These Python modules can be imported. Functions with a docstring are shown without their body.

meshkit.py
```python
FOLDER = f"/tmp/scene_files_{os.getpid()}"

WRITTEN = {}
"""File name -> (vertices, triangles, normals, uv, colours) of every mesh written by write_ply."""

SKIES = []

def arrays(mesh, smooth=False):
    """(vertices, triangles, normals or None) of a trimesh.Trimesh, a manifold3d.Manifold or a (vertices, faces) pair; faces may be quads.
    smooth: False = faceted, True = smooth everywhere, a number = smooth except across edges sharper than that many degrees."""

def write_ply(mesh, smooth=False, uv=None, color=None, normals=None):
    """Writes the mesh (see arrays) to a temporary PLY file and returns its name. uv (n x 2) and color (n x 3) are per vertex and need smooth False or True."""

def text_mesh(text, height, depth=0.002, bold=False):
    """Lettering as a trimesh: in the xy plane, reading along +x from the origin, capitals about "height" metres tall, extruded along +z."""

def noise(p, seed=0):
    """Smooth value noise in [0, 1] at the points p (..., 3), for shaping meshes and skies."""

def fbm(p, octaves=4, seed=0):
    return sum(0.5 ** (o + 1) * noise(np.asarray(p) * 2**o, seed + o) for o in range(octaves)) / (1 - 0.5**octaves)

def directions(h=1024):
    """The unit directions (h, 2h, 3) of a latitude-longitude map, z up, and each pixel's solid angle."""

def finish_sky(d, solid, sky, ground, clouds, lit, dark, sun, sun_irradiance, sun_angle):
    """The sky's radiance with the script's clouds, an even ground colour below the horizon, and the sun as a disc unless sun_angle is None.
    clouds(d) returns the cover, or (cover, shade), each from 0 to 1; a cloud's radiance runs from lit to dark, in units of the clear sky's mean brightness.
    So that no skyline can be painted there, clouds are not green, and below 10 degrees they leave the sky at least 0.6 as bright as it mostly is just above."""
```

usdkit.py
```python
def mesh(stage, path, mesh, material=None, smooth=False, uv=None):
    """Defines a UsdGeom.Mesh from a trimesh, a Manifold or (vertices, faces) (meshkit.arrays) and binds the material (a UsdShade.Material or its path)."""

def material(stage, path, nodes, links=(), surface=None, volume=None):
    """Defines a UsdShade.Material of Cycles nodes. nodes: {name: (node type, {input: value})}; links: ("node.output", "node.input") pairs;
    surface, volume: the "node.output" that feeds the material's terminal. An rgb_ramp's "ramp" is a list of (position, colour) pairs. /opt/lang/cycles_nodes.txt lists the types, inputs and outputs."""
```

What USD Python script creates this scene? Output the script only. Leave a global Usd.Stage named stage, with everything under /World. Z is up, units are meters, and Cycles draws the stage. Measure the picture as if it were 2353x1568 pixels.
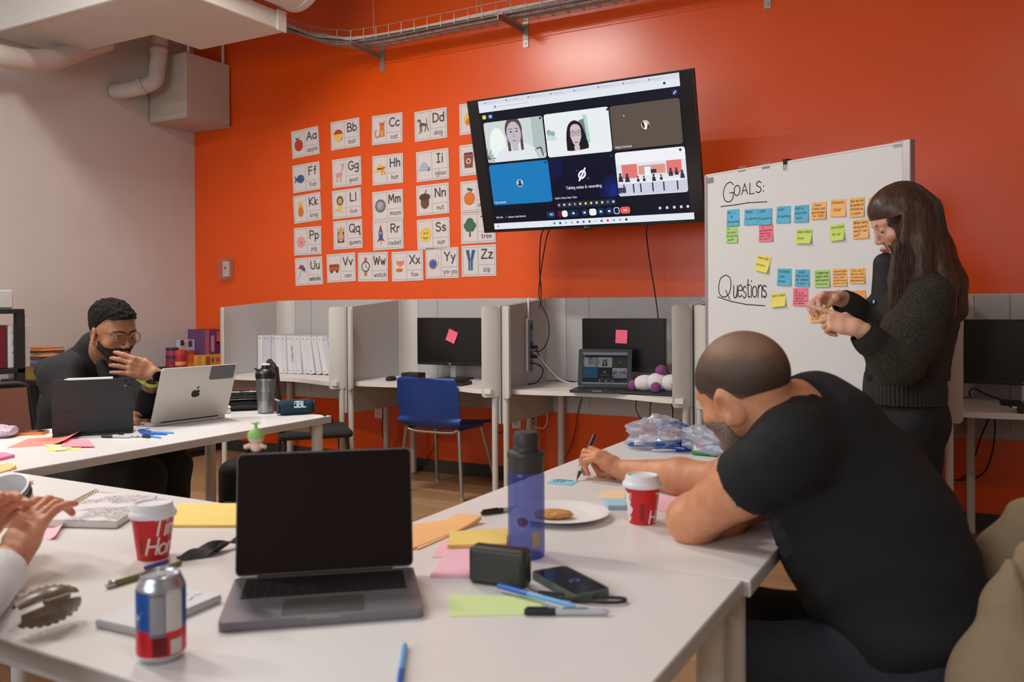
import math, random, numpy as np, trimesh, shapely
from shapely.geometry import Polygon, LineString, MultiLineString, Point, box as sbox
from shapely import affinity
from shapely.ops import unary_union
import manifold3d as m3, usdkit, meshkit
from scipy.spatial import ConvexHull
from pxr import Usd, UsdGeom, UsdLux, UsdShade, Gf, Sdf
stage = Usd.Stage.CreateInMemory()
UsdGeom.SetStageUpAxis(stage, 'Z'); UsdGeom.SetStageMetersPerUnit(stage, 1.0)
UsdGeom.Xform.Define(stage, '/World'); UsdGeom.Scope.Define(stage, '/World/Looks')
rng = random.Random(7); nrng = np.random.default_rng(7)
pi = math.pi; A = lambda *x: np.array(x, float)

# ---------------------------------------------------------------- camera, lights, exposure
F, YAW, PITCH, ROLL, SH = 1981.65, .504, .004, -.006, -77.4
CAM = A(6.061, -5.265, 1.233)
_fw = A(-math.sin(YAW)*math.cos(PITCH), math.cos(YAW)*math.cos(PITCH), -math.sin(PITCH)); _rt = A(math.cos(YAW), math.sin(YAW), 0); _up = np.cross(_rt, _fw)
_R = _rt*math.cos(ROLL)+_up*math.sin(ROLL); _U = -_rt*math.sin(ROLL)+_up*math.cos(ROLL)
EXPOSURE = 0.0
def ray(px, py): return _fw+_R*(px-1176.5)/F-_U*(py-784-SH)/F
def at(px, py, **k):
    """the point of a plane (x=, y= or z=, or depth d=) that stands at this place of the photograph"""
    d = ray(px, py); (a, v), = k.items()
    return CAM+d*v if a == 'd' else CAM+d*((v-CAM['xyz'.find(a)])/d['xyz'.find(a)])
cam = UsdGeom.Camera.Define(stage, '/World/camera')
_m = np.eye(4); _m[:3, 0] = _R; _m[:3, 1] = _U; _m[:3, 2] = -_fw; _m[:3, 3] = CAM
cam.AddTransformOp().Set(Gf.Matrix4d(*_m.T.ravel().tolist()))
cam.CreateHorizontalApertureAttr(36.0); cam.CreateVerticalApertureAttr(36.0*1568/2353)
cam.CreateFocalLengthAttr(F*36/2353); cam.CreateVerticalApertureOffsetAttr(SH*36/2353)
cam.CreateFStopAttr(4.2); cam.CreateFocusDistanceAttr(3.9); cam.CreateClippingRangeAttr((0.05, 100.0)); cam.CreateExposureAttr(EXPOSURE)
def rect_light(name, w, h, m, power, col):
    l = UsdLux.RectLight.Define(stage, '/World/'+name)
    l.AddTransformOp().Set(Gf.Matrix4d(*np.asarray(m).T.ravel().tolist()))
    l.CreateWidthAttr(w); l.CreateHeightAttr(h); l.CreateIntensityAttr(power); l.CreateColorAttr(Gf.Vec3f(*col)); l.CreateNormalizeAttr(False)
    return l
WARM, COOL = (1, .955, .90), (.80, .90, 1)
UNSEEN_LAMPS = [(2.75, -2.25, 3.64, .9, .16, 135), (2.55, -4.1, 3.64, 1.5, .16, 75), (1.45, -5.2, 3.64, 1.5, .16, 75), (6.95, -5.1, 3.64, 1.5, .16, 30)]  # unseen ceiling lamps, placed to light the orange wall, left wall and tables
for lx, ly, lz, lw, lh, pw in UNSEEN_LAMPS:
    mm = np.eye(4); mm[:3, 3] = (lx, ly, lz-.002)
    rect_light('unseen_lamp_light_%d' % UNSEEN_LAMPS.index((lx, ly, lz, lw, lh, pw)), lw, lh, mm, pw, WARM)
mm = np.eye(4); mm[:3, 0] = (1, 0, 0); mm[:3, 1] = (0, 0, 1); mm[:3, 2] = (0, -1, 0); mm[:3, 3] = (4.2, -7.88, 1.75)   # cool daylight from an unseen window behind the camera: faces +y
rect_light('unseen_window_daylight', 3.0, 1.5, mm, 6, COOL)

# ---------------------------------------------------------------- helpers
_names = {}
def path(parent, name):
    k = (parent, name); n = _names.get(k, 0); _names[k] = n+1
    return '%s/%s' % (parent, name if n == 0 else '%s_%03d' % (name, n))
def xf(loc=(0, 0, 0), rz=0, rot=None, s=1):
    m = np.eye(4); R = rotz(rz) if rot is None else np.asarray(rot, float)
    m[:3, :3] = R*s; m[:3, 3] = loc
    return m
def rotz(a): c, s = math.cos(a), math.sin(a); return np.array([[c, -s, 0], [s, c, 0], [0, 0, 1.]])
def rotx(a): c, s = math.cos(a), math.sin(a); return np.array([[1, 0, 0], [0, c, -s], [0, s, c]])
def roty(a): c, s = math.cos(a), math.sin(a); return np.array([[c, 0, s], [0, 1, 0], [-s, 0, c]])
def frame(u, v=None, n=None):
    """rotation with columns u, v, n made orthonormal from u and v"""
    u = np.asarray(u, float)/np.linalg.norm(u)
    if v is None: v = np.cross(n, u)
    v = np.asarray(v, float); v = v-u*(u@v); v /= np.linalg.norm(v)
    return np.stack([u, v, np.cross(u, v)], 1)
def setdata(p, **k):
    for a, b in k.items():
        if b: p.SetCustomDataByKey(a, b)
def thing(name, label, cat, m=None, group=None, kind=None):
    p = path('/World', name); x = UsdGeom.Xform.Define(stage, p)
    x.AddTransformOp().Set(Gf.Matrix4d(*(np.eye(4) if m is None else m).T.ravel().tolist()))
    setdata(x.GetPrim(), label=label, category=cat, group=group, kind=kind)
    return p
def part(parent, name, mesh, material, smooth=35, label=None, kind=None):
    p = path(parent, name); g = usdkit.mesh(stage, p, mesh, material, smooth)
    setdata(g.GetPrim(), label=label, kind=kind)
    return p
def solo(name, mesh, material, label, cat, m=None, group=None, kind=None, smooth=35):
    p = path('/World', name); g = usdkit.mesh(stage, p, mesh, material, smooth)
    if m is not None: g.AddTransformOp().Set(Gf.Matrix4d(*m.T.ravel().tolist()))
    setdata(g.GetPrim(), label=label, category=cat, group=group, kind=kind)
    return p
def struct(name, mesh, material, smooth=False): return solo(name, mesh, material, None, None, kind='structure', smooth=smooth)
def copy(src, label, cat, m, group=None):
    p = path('/World', src.split('/')[-1]); x = UsdGeom.Xform.Define(stage, p); pr = x.GetPrim()
    pr.GetReferences().AddInternalReference(src); pr.SetInstanceable(True)
    x.ClearXformOpOrder(); x.MakeMatrixXform().Set(Gf.Matrix4d(*m.T.ravel().tolist()))
    setdata(pr, label=label, category=cat, group=group)
    return p
def lin(r, g, b): return tuple(x/12.92 if x <= .04045 else ((x+.055)/1.055)**2.4 for x in (r/255, g/255, b/255))
_mats = {}
def mat(name, rgb, rough=.5, metal=0, var=None, bump=None, em=0, trans=0, coat=0, spec=.5, sheen=0, sss=0, ior=1.5, alpha=1, var2=None):
    """a procedural look: colour given in sRGB bytes; var=(noise scale, amount) mottles it; bump=(scale, strength)"""
    if name in _mats: return _mats[name]
    col = lin(*rgb)
    n = {'p': ('principled_bsdf', dict(base_color=col, roughness=rough, metallic=metal, specular_ior_level=spec, ior=ior))}; L = []
    pr = n['p'][1]
    if em: pr.update(emission_color=col, emission_strength=em, base_color=(0, 0, 0), specular_ior_level=.2)
    if trans: pr['transmission_weight'] = trans
    if coat: pr['coat_weight'] = coat
    if alpha < 1: pr['alpha'] = alpha
    if sheen: pr.update(sheen_weight=sheen, sheen_tint=col)
    if sss: pr.update(subsurface_weight=sss, subsurface_scale=.006)
    if var or bump: n['tc'] = ('texture_coordinate', {})
    if var:
        sc, am = var[:2]; st = var[2] if len(var) > 2 else (1, 1, 1)
        lo = tuple(x*(1-am) for x in col) if var2 is None else lin(*var2); hi = tuple(min(1, x*(1+am)) for x in col)
        n['mp'] = ('mapping', dict(scale=st)); n['n'] = ('noise_texture', dict(scale=sc, detail=4, roughness=.6))
        n['r'] = ('rgb_ramp', {'ramp': [(.3, lo), (.7, hi)]})
        L += [('tc.object', 'mp.vector'), ('mp.vector', 'n.vector'), ('n.fac', 'r.fac'), ('r.color', 'p.base_color')]
    if bump:
        st = bump[2] if len(bump) > 2 else (1, 1, 1)
        n['mb'] = ('mapping', dict(scale=st)); n['nb'] = ('noise_texture', dict(scale=bump[0], detail=3)); n['b'] = ('bump', dict(strength=bump[1], distance=.01))
        L += [('tc.object', 'mb.vector'), ('mb.vector', 'nb.vector'), ('nb.fac', 'b.height'), ('b.normal', 'p.normal')]
    _mats[name] = usdkit.material(stage, '/World/Looks/'+name, n, L, surface='p.BSDF')
    return _mats[name]
def glassy(name, rgb, fac=.15, rough=.05):
    """thin clear plastic or glass: transparent mixed with gloss by fresnel"""
    if name in _mats: return _mats[name]
    n = {'t': ('transparent_bsdf', dict(color=lin(*rgb))), 'g': ('glossy_bsdf', dict(color=(.9, .9, .9), roughness=rough)), 'f': ('fresnel', dict(IOR=1.45)), 'k': ('math', dict(math_type='add', value2=fac, use_clamp=True)), 'm': ('mix_closure', {})}
    _mats[name] = usdkit.material(stage, '/World/Looks/'+name, n, [('f.fac', 'k.value1'), ('k.value', 'm.fac'), ('t.BSDF', 'm.closure1'), ('g.BSDF', 'm.closure2')], surface='m.closure')
    return _mats[name]
def film(name, tint, white=.15, gloss=.1, rough=.2):
    """thin hazy plastic: transparent, a little white scatter and gloss"""
    if name in _mats: return _mats[name]
    n = {'t': ('transparent_bsdf', dict(color=lin(*tint))), 'd': ('principled_bsdf', dict(base_color=lin(*tint), roughness=rough)), 'm': ('mix_closure', dict(fac=white)), 'g': ('glossy_bsdf', dict(color=(.9, .9, .9), roughness=rough)), 'f': ('fresnel', dict(IOR=1.35)), 'k': ('math', dict(math_type='multiply', value2=gloss*10, use_clamp=True)), 'm2': ('mix_closure', {})}
    _mats[name] = usdkit.material(stage, '/World/Looks/'+name, n, [('t.BSDF', 'm.closure1'), ('d.BSDF', 'm.closure2'), ('f.fac', 'k.value1'), ('k.value', 'm2.fac'), ('m.closure', 'm2.closure1'), ('g.BSDF', 'm2.closure2')], surface='m2.closure')
    return _mats[name]
def glow(rgb, k=1.0, name=None):
    return mat(name or 'screen_%02x%02x%02x_%d' % (*rgb, int(k*100)), rgb, .3, em=k)

# ---- mesh makers; every one returns (v, f)
def cat(*ms):
    vs, fs, o = [], [], 0
    for v, f in ms:
        vs.append(np.asarray(v, float)); fs.append(np.asarray(f, int)+o); o += len(v)
    return np.vstack(vs), np.vstack(fs)
def tm(m): return np.array(m.vertices), np.array(m.faces)
def mv(m, loc=(0, 0, 0), rot=None):
    v = np.asarray(m[0], float)
    if rot is not None: v = v@np.asarray(rot).T
    return v+np.asarray(loc, float), m[1]
_BF = np.array([[0, 2, 1], [0, 3, 2], [4, 5, 6], [4, 6, 7], [0, 1, 5], [0, 5, 4], [1, 2, 6], [1, 6, 5], [2, 3, 7], [2, 7, 6], [3, 0, 4], [3, 4, 7]])
def box(lo, hi):
    (a, b, c), (d, e, f) = lo, hi
    return np.array([[a, b, c], [d, b, c], [d, e, c], [a, e, c], [a, b, f], [d, b, f], [d, e, f], [a, e, f]], float), _BF
def hull(p):
    p = np.asarray(p, float); h = ConvexHull(p); f = h.simplices.copy(); ce = p[h.vertices].mean(0)
    n = np.cross(p[f[:, 1]]-p[f[:, 0]], p[f[:, 2]]-p[f[:, 0]]); flip = np.einsum('ij,ij->i', n, p[f[:, 0]]-ce) < 0
    f[flip] = f[flip][:, ::-1]
    u, inv = np.unique(f, return_inverse=True)
    return p[u], inv.reshape(f.shape)
def rbox(lo, hi, r, seg=2):
    """box with rounded edges"""
    lo, hi = np.asarray(lo, float), np.asarray(hi, float); r = min(r, (hi-lo).min()/2*.999)
    a = np.linspace(0, pi/2, seg+1); d = np.array([(math.cos(p)*math.cos(t), math.cos(p)*math.sin(t), math.sin(p)) for p in a for t in a])
    pts = [np.where(s > 0, hi-r, lo+r)+s*d*r for s in np.array(np.meshgrid([-1, 1], [-1, 1], [-1, 1])).reshape(3, -1).T]
    return hull(np.round(np.vstack(pts), 7))
def rrect(w, h, r, cx=0, cy=0, q=4): return sbox(cx-w/2+r, cy-h/2+r, cx+w/2-r, cy+h/2-r).buffer(r, quad_segs=q)
def prism(poly, z0, z1):
    out = []
    for g in getattr(poly, 'geoms', [poly]):
        if g.geom_type == 'Polygon' and g.area > 0:
            v, f = tm(trimesh.creation.extrude_polygon(g, z1-z0, engine='earcut')); out.append((v+[0, 0, z0], f))
    return cat(*out)
def tri2(poly, z=0.0):
    out = []
    for g in getattr(poly, 'geoms', [poly]):
        if g.geom_type == 'Polygon' and g.area > 1e-12:
            v, f = trimesh.creation.triangulate_polygon(g, engine='earcut'); v, f = np.asarray(v), np.asarray(f)
            s = (v[f[:, 1]]-v[f[:, 0]]); t = (v[f[:, 2]]-v[f[:, 0]]); neg = s[:, 0]*t[:, 1]-s[:, 1]*t[:, 0] < 0
            f = f.copy(); f[neg] = f[neg][:, ::-1]; out.append((np.c_[v, np.full(len(v), z)], f))
    return cat(*out) if out else (np.zeros((3, 3)), np.array([[0, 1, 2]]))
def tube(p, r, n=8, caps=True):
    """a round bar through points; r a number or one per point"""
    p = np.asarray(p, float); r = np.broadcast_to(np.asarray(r, float), (len(p),))
    t = np.gradient(p, axis=0); t /= np.linalg.norm(t, axis=1, keepdims=True)+1e-12
    a = np.cross(t[0], [0, 0, 1.] if abs(t[0][2]) < .9 else [1., 0, 0]); A_ = []
    for i in range(len(p)):
        a = a-t[i]*(a@t[i]); a /= np.linalg.norm(a); A_.append(a)
    A_ = np.array(A_); B_ = np.cross(t, A_); g = np.arange(n)*2*pi/n
    v = (p[:, None]+r[:, None, None]*(np.cos(g)[None, :, None]*A_[:, None]+np.sin(g)[None, :, None]*B_[:, None])).reshape(-1, 3); f = []
    for i in range(len(p)-1):
        for j in range(n):
            k = (j+1) % n; q = (i*n+j, i*n+k, (i+1)*n+k, (i+1)*n+j); f += [(q[0], q[1], q[2]), (q[0], q[2], q[3])]
    if caps:
        o = len(v); v = np.vstack([v, p[0], p[-1]]); e = (len(p)-1)*n
        for j in range(n): k = (j+1) % n; f += [(o, k, j), (o+1, e+j, e+k)]
    return v, np.array(f)
def cyl(a, b, r, n=16, r2=None): return tube([a, b], [r, r if r2 is None else r2], n)
def lathe(prof, n=32, close=False):
    """prof: (radius, z) pairs from bottom to top, outer surface"""
    P_ = np.asarray(prof, float); g = np.arange(n)*2*pi/n
    v = np.stack([P_[:, None, 0]*np.cos(g), P_[:, None, 0]*np.sin(g), np.repeat(P_[:, 1:2], n, 1)], -1).reshape(-1, 3); f = []
    for i in range(len(P_)-1):
        for j in range(n):
            k = (j+1) % n; a, b, c, d = i*n+j, i*n+k, (i+1)*n+k, (i+1)*n+j
            if P_[i, 0] > 1e-9: f.append((a, b, c))
            if P_[i+1, 0] > 1e-9: f.append((a, c, d))
    return v, np.array(f)
def ball(c, r, n=2):
    m = trimesh.creation.icosphere(n, 1.0); return np.array(m.vertices)*np.asarray(r)*np.ones(3)+np.asarray(c, float), np.array(m.faces)
def spline(pts, n=8, closed=False):
    """Catmull-Rom through points"""
    P_ = np.asarray(pts, float)
    if len(P_) < 3: return P_
    Q = np.vstack([P_[-1], P_, P_[:2]]) if closed else np.vstack([2*P_[0]-P_[1], P_, 2*P_[-1]-P_[-2]])
    out = []; t = np.linspace(0, 1, n, endpoint=False)[:, None]
    for i in range(len(Q)-3):
        a, b, c, d = Q[i:i+4]; out.append(.5*(2*b+(c-a)*t+(2*a-5*b+4*c-d)*t**2+(3*b-a-3*c+d)*t**3))
    if not closed: out.append(P_[-1:])
    return np.vstack(out)
def sheet(grid, thick=.0):
    """surface through an (m, n, 3) grid of points; given a thickness it becomes a closed solid"""
    g = np.asarray(grid, float); m, n = g.shape[:2]
    def faces(o): return [(o+i*n+j, o+i*n+j+1, o+(i+1)*n+j+1) for i in range(m-1) for j in range(n-1)]+[(o+i*n+j, o+(i+1)*n+j+1, o+(i+1)*n+j) for i in range(m-1) for j in range(n-1)]
    f = faces(0); v = g.reshape(-1, 3)
    if not thick: return v, np.array(f)
    du = np.gradient(g, axis=0); dv = np.gradient(g, axis=1); nn = np.cross(dv, du); nn /= np.linalg.norm(nn, axis=-1, keepdims=True)+1e-12
    v2 = (g-nn*-thick).reshape(-1, 3); o = m*n
    f2 = [(c, b, a) for a, b, c in faces(o)]
    rim = [i*n for i in range(m)]+[(m-1)*n+j for j in range(1, n)]+[i*n+n-1 for i in range(m-2, -1, -1)]+[j for j in range(n-2, 0, -1)]
    side = []
    for a, b in zip(rim, rim[1:]+rim[:1]): side += [(a, o+b, b), (a, o+a, o+b)]
    return np.vstack([v, v2]), np.array([(c, b, a) for a, b, c in f]+[(c, b, a) for a, b, c in f2]+[(c, b, a) for a, b, c in side])

# ---- a single-stroke alphabet: for handwriting, printed rounded lettering, and tiny print
_G = {}
for _l in '''a 7 ~6.5,7.5 4,9 1.3,8 0,4.5 1.3,.7 4,.3 6.5,3.5|6.5,9 6.5,0
b 7 .5,14 .5,0|~.5,6 3,9 6,8 6.8,4.5 6,1 3,0 .5,2
c 6 ~6,7.5 3.5,9 .8,7.5 0,4.5 .8,1.2 3.5,0 6,1.5
d 7 6.5,14 6.5,0|~6.5,6 4,9 1,8 0,4.5 1,1 4,0 6.5,2
e 6.5 ~.3,5 6.2,5 5.5,8 3.3,9 .8,7.5 0,4.2 1,1 3.5,0 6,1.5
f 5 ~5,13 3.5,14 2,12.5 2,9 2,0|0,8.5 4.5,8.5
g 7 ~6.5,7.5 4,9 1,8 0,5 1,2 4,1.5 6.5,4|~6.5,9 6.5,0 6,-4 3,-5 .5,-4
h 6.5 .5,14 .5,0|~.5,5.5 3,9 5.8,8 6,5 6,0
i 2 1,9 1,0|1,12.5 1,13.2
j 4 ~3,9 3,-2 2,-4.5 0,-4.5|3,12.5 3,13.2
k 6 .5,14 .5,0|5.5,9 .8,4 6,0
l 2 1,14 1,0
m 10 .5,9 .5,0|~.5,6 2.5,9 4.6,8 5,5 5,0|~5,6 7,9 9.1,8 9.5,5 9.5,0
n 6.5 .5,9 .5,0|~.5,6 3,9 5.8,8 6,5 6,0
o 7 ~3.5,9 .8,7.5 0,4.5 .8,1.3 3.5,0 6.2,1.3 7,4.5 6.2,7.5 3.5,9
p 7 .5,9 .5,-5|~.5,6.5 3,9 6,8 6.8,4.5 6,1 3,0 .5,2
q 7 6.5,9 6.5,-5 8,-4|~6.5,6.5 4,9 1,8 0,4.5 1,1 4,0 6.5,2
r 5 .5,9 .5,0|~.5,5.5 2.5,8.5 5,8.7
s 6 ~5.5,7.8 3,9 .6,7.5 1.5,5.3 4.6,4 5.6,2 3.5,0 .2,1.2
t 5 ~2,13 2,2 3,0 5,.5|0,9 4.8,9
u 6.5 ~.5,9 .5,3 1.5,0 4,0 6,3.5|6,9 6,0
v 6.5 0,9 3.2,0 6.4,9
w 9 0,9 2.4,0 4.5,7 6.6,0 9,9
x 6.5 0,9 6.2,0|6,9 0,0
y 6.5 0,9 3.2,1|6.4,9 1.2,-5
z 6.5 .3,9 6,9 0,0 6.4,0
A 10 0,0 5,14 10,0|1.8,5 8.2,5
B 8 .5,0 .5,14|~.5,14 5,14 7,12 6.5,8.5 4,7.5 .8,7.3|~.8,7.3 5,7.2 8,5 7.5,1.5 4.5,0 .5,0
C 9 ~9,12 6,14 2,12.5 0,7 2,1.5 6,0 9,2
D 9.5 .5,0 .5,14|~.5,14 5,13.5 9,10.5 9,4 5.5,.6 .5,0
E 8 7.5,14 .5,14 .5,0 8,0|.5,7.3 6.5,7.3
F 8 7.5,14 .5,14 .5,0|.5,7.3 6.5,7.3
G 9.5 ~9,12 6,14 2,12.5 0,7 2,1.5 6,0 9.2,2 9.3,6|6,6.3 9.5,6.3
H 9 .5,14 .5,0|8.5,14 8.5,0|.5,7 8.5,7
I 6 3,14 3,0|.5,14 5.5,14|.5,0 5.5,0
J 7 ~6.5,14 6.5,3 5,.3 2.5,0 .3,2|3,14 8,14
K 8.5 .5,14 .5,0|8,14 .8,6 8.5,0
L 7.5 .5,14 .5,0 7.5,0
M 11 0,0 1.5,14 5.5,4 9.5,14 11,0
N 9 .5,0 .5,14 8.5,0 8.5,14
O 10 ~5,14 1.2,12 0,7 1.2,2 5,0 8.8,2 10,7 8.8,12 5,14
P 8 .5,0 .5,14|~.5,14 5,14 7.8,12 7.5,8.5 5,7 .8,6.7
Q 10 ~5,14 1.2,12 0,7 1.2,2 5,0 8.8,2 10,7 8.8,12 5,14|6,4 10,-1.5
R 8.5 .5,0 .5,14|~.5,14 5,14 7.8,12 7.5,9 5,7.3 .8,7|3.5,7 8.5,0
S 8 ~7.5,12 4.5,14 1,12.5 1,9.5 4,7.5 7.2,5.5 7.5,2 4,0 .2,1.8
T 9 0,14 9,14|4.5,14 4.5,0
U 9 ~.5,14 .5,5 1.5,1.2 4.5,0 7.5,1.2 8.5,5 8.5,14
V 9 0,14 4.5,0 9,14
W 12 0,14 3,0 6,12 9,0 12,14
X 9 0,14 9,0|9,14 0,0
Y 9 0,14 4.5,7 9,14|4.5,7 4.5,0
Z 9 .5,14 8.5,14 0,0 9,0
0 8 ~4,14 1,12 0,7 1,2 4,0 7,2 8,7 7,12 4,14
1 4 .5,11.5 2.5,14 2.5,0
2 8 ~.5,11 2,13.6 5.5,13.6 7,10.5 4,5.5 .2,0|.2,0 8,0
3 8 ~.5,12.5 4,14 7,11.5 4,7.6 7.5,4 4.5,0 .3,1.5
5 8 7,14 1.5,14 1,8|~1,8 4.5,9 7.5,5 5,.4 .4,1
6 8 ~6.5,13.5 2.5,10 .2,4.5 2,.3 5.5,.3 7.5,4 5,7.5 .8,6
7 7 0,14 7,14 2,0
9 7 ~6.5,10 4,7 .5,9.5 2,13.6 5.5,13.5 6.6,9 5,0
! 2 1,14 1,4|1,.8 1,0
? 7 ~.5,11.5 2.5,14 6,13 6.5,10 3.5,7 3.3,4|3.3,.8 3.3,0
: 2 1,7.5 1,6.7|1,1 1,0
. 2 1,.8 1,0
, 2 1.2,1 .4,-2
' 2 1,14 1,11
- 5 .5,5 4.5,5
& 9 ~9,0 2,10 2.5,13.5 5,13.5 5,10 .5,5 .8,1 4,0 8.5,5
@ 11 ~7.5,8 5,9.5 3.3,7 3.6,4 6,3.6 7.6,5.5 7.8,9 8.2,4.5 10,4.5 10.8,8 8,12.5 4,12.5 .5,8.5 1,3 4.5,-.5 8.5,0
/ 5 0,-1 5,14
( 3 ~3,14.5 .8,11 .8,3 3,-.5
) 3 ~0,14.5 2.2,11 2.2,3 0,-.5'''.split('\n'):
    _k, _w, _s = _l.split(' ', 2); _G[_k] = (float(_w), [(q[0] == '~', [tuple(map(float, z.split(','))) for z in q.lstrip('~').split()]) for q in _s.split('|')])
def strokes(text, h, x=0, y=0, jit=0, slant=0, gap=2.6, n=4, seed=1, wid=None):
    """polylines of a line of text whose capitals are h tall, from (x, y); wid squeezes it to a width"""
    r = random.Random(seed); s = h/14; out = []; cx = 0.0
    for ch in text:
        if ch not in _G: cx += 6; continue
        w, ss = _G[ch]; jy, js, jr = r.uniform(-1, 1)*jit, 1+r.uniform(-.12, .12)*min(1, jit), r.uniform(-.1, .1)*min(1, jit)
        for sm, q in ss:
            q = np.array(q); q = spline(q, n) if sm and n > 1 else q
            q = q*js+[0, jy]; q = np.c_[q[:, 0]+q[:, 1]*(slant+jr), q[:, 1]]
            out.append(np.c_[q[:, 0]+cx, q[:, 1]])
        cx += w+gap
    sx = s if not wid else min(s*1.15, wid/max(cx-gap, 1))
    return [np.c_[q[:, 0]*sx+x, q[:, 1]*s+y] for q in out]
def text_w(text, h, gap=2.6): return (sum(_G[c][0]+gap if c in _G else 6 for c in text)-gap)*h/14
def inked(st, width, q=3): return unary_union([LineString(p).buffer(width/2, quad_segs=q) for p in st])
def ribbon(st, width, z=0.0):
    """cheap flat strokes: one quad per segment"""
    v, f = [], []
    for p in st:
        for a, b in zip(p[:-1], p[1:]):
            d = b-a; l = np.linalg.norm(d)
            if l < 1e-9: continue
            d = d/l*width/2; n = np.array([-d[1], d[0]]); o = len(v)
            for q in (a-d+n*-1, b+d-n, b+d+n, a-d+n): v.append((*q, z))
            f += [(o, o+1, o+2), (o, o+2, o+3)]
    return np.array(v), np.array(f)
# ---------------------------------------------------------------- the room
ORANGE = mat('orange_paint', (238, 84, 2), .27, var=(3, .03), bump=(220, .03), spec=.66)
WHITE_WALL = mat('white_wall_paint', (206, 199, 194), .6, var=(2, .03), bump=(200, .04))
CEIL = mat('ceiling_paint', (200, 196, 190), .8)
DARKRUB = mat('dark_rubber_skirting', (62, 58, 54), .6)
X1, Y1, Z1 = 9.5, -8.0, 4.3
struct('wall_back', box((-.1, 0, 0), (X1, .1, Z1)), ORANGE)
struct("wall_left", box((-.1, Y1, 0), (0, 0, Z1)), WHITE_WALL)
struct('wall_right', box((X1, Y1, 0), (X1+.1, .1, Z1)), WHITE_WALL)
W = WHITE_WALL   # wall behind the camera, in four pieces round an unseen window for cool light
struct('wall_front', cat(box((-.1, Y1-.1, 0), (2.6, Y1, Z1)), box((5.8, Y1-.1, 0), (X1+.1, Y1, Z1)), box((2.6, Y1-.1, 0), (5.8, Y1, .95)), box((2.6, Y1-.1, 2.55), (5.8, Y1, Z1))), W)
w = path('/World', 'window_1'); UsdGeom.Xform.Define(stage, w); setdata(stage.GetPrimAtPath(w), kind='structure')
fr = mat('white_frame', (225, 225, 222), .4)
for x in (2.6, 4.17, 5.74): part(w, 'window_frame', box((x, Y1-.08, .95), (x+.06, Y1-.02, 2.55)), fr, False)
for z in (.95, 2.49): part(w, 'window_frame', box((2.6, Y1-.08, z), (5.8, Y1-.02, z+.06)), fr, False)
for x in (2.66, 4.23): part(w, 'window_pane', box((x, Y1-.055, 1.01), (x+1.51, Y1-.05, 2.49)), glassy('window_glass', (240, 245, 245), .03), False)
struct('ceiling', box((-.1, Y1-.1, Z1), (X1+.1, .1, Z1+.1)), CEIL)
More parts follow.
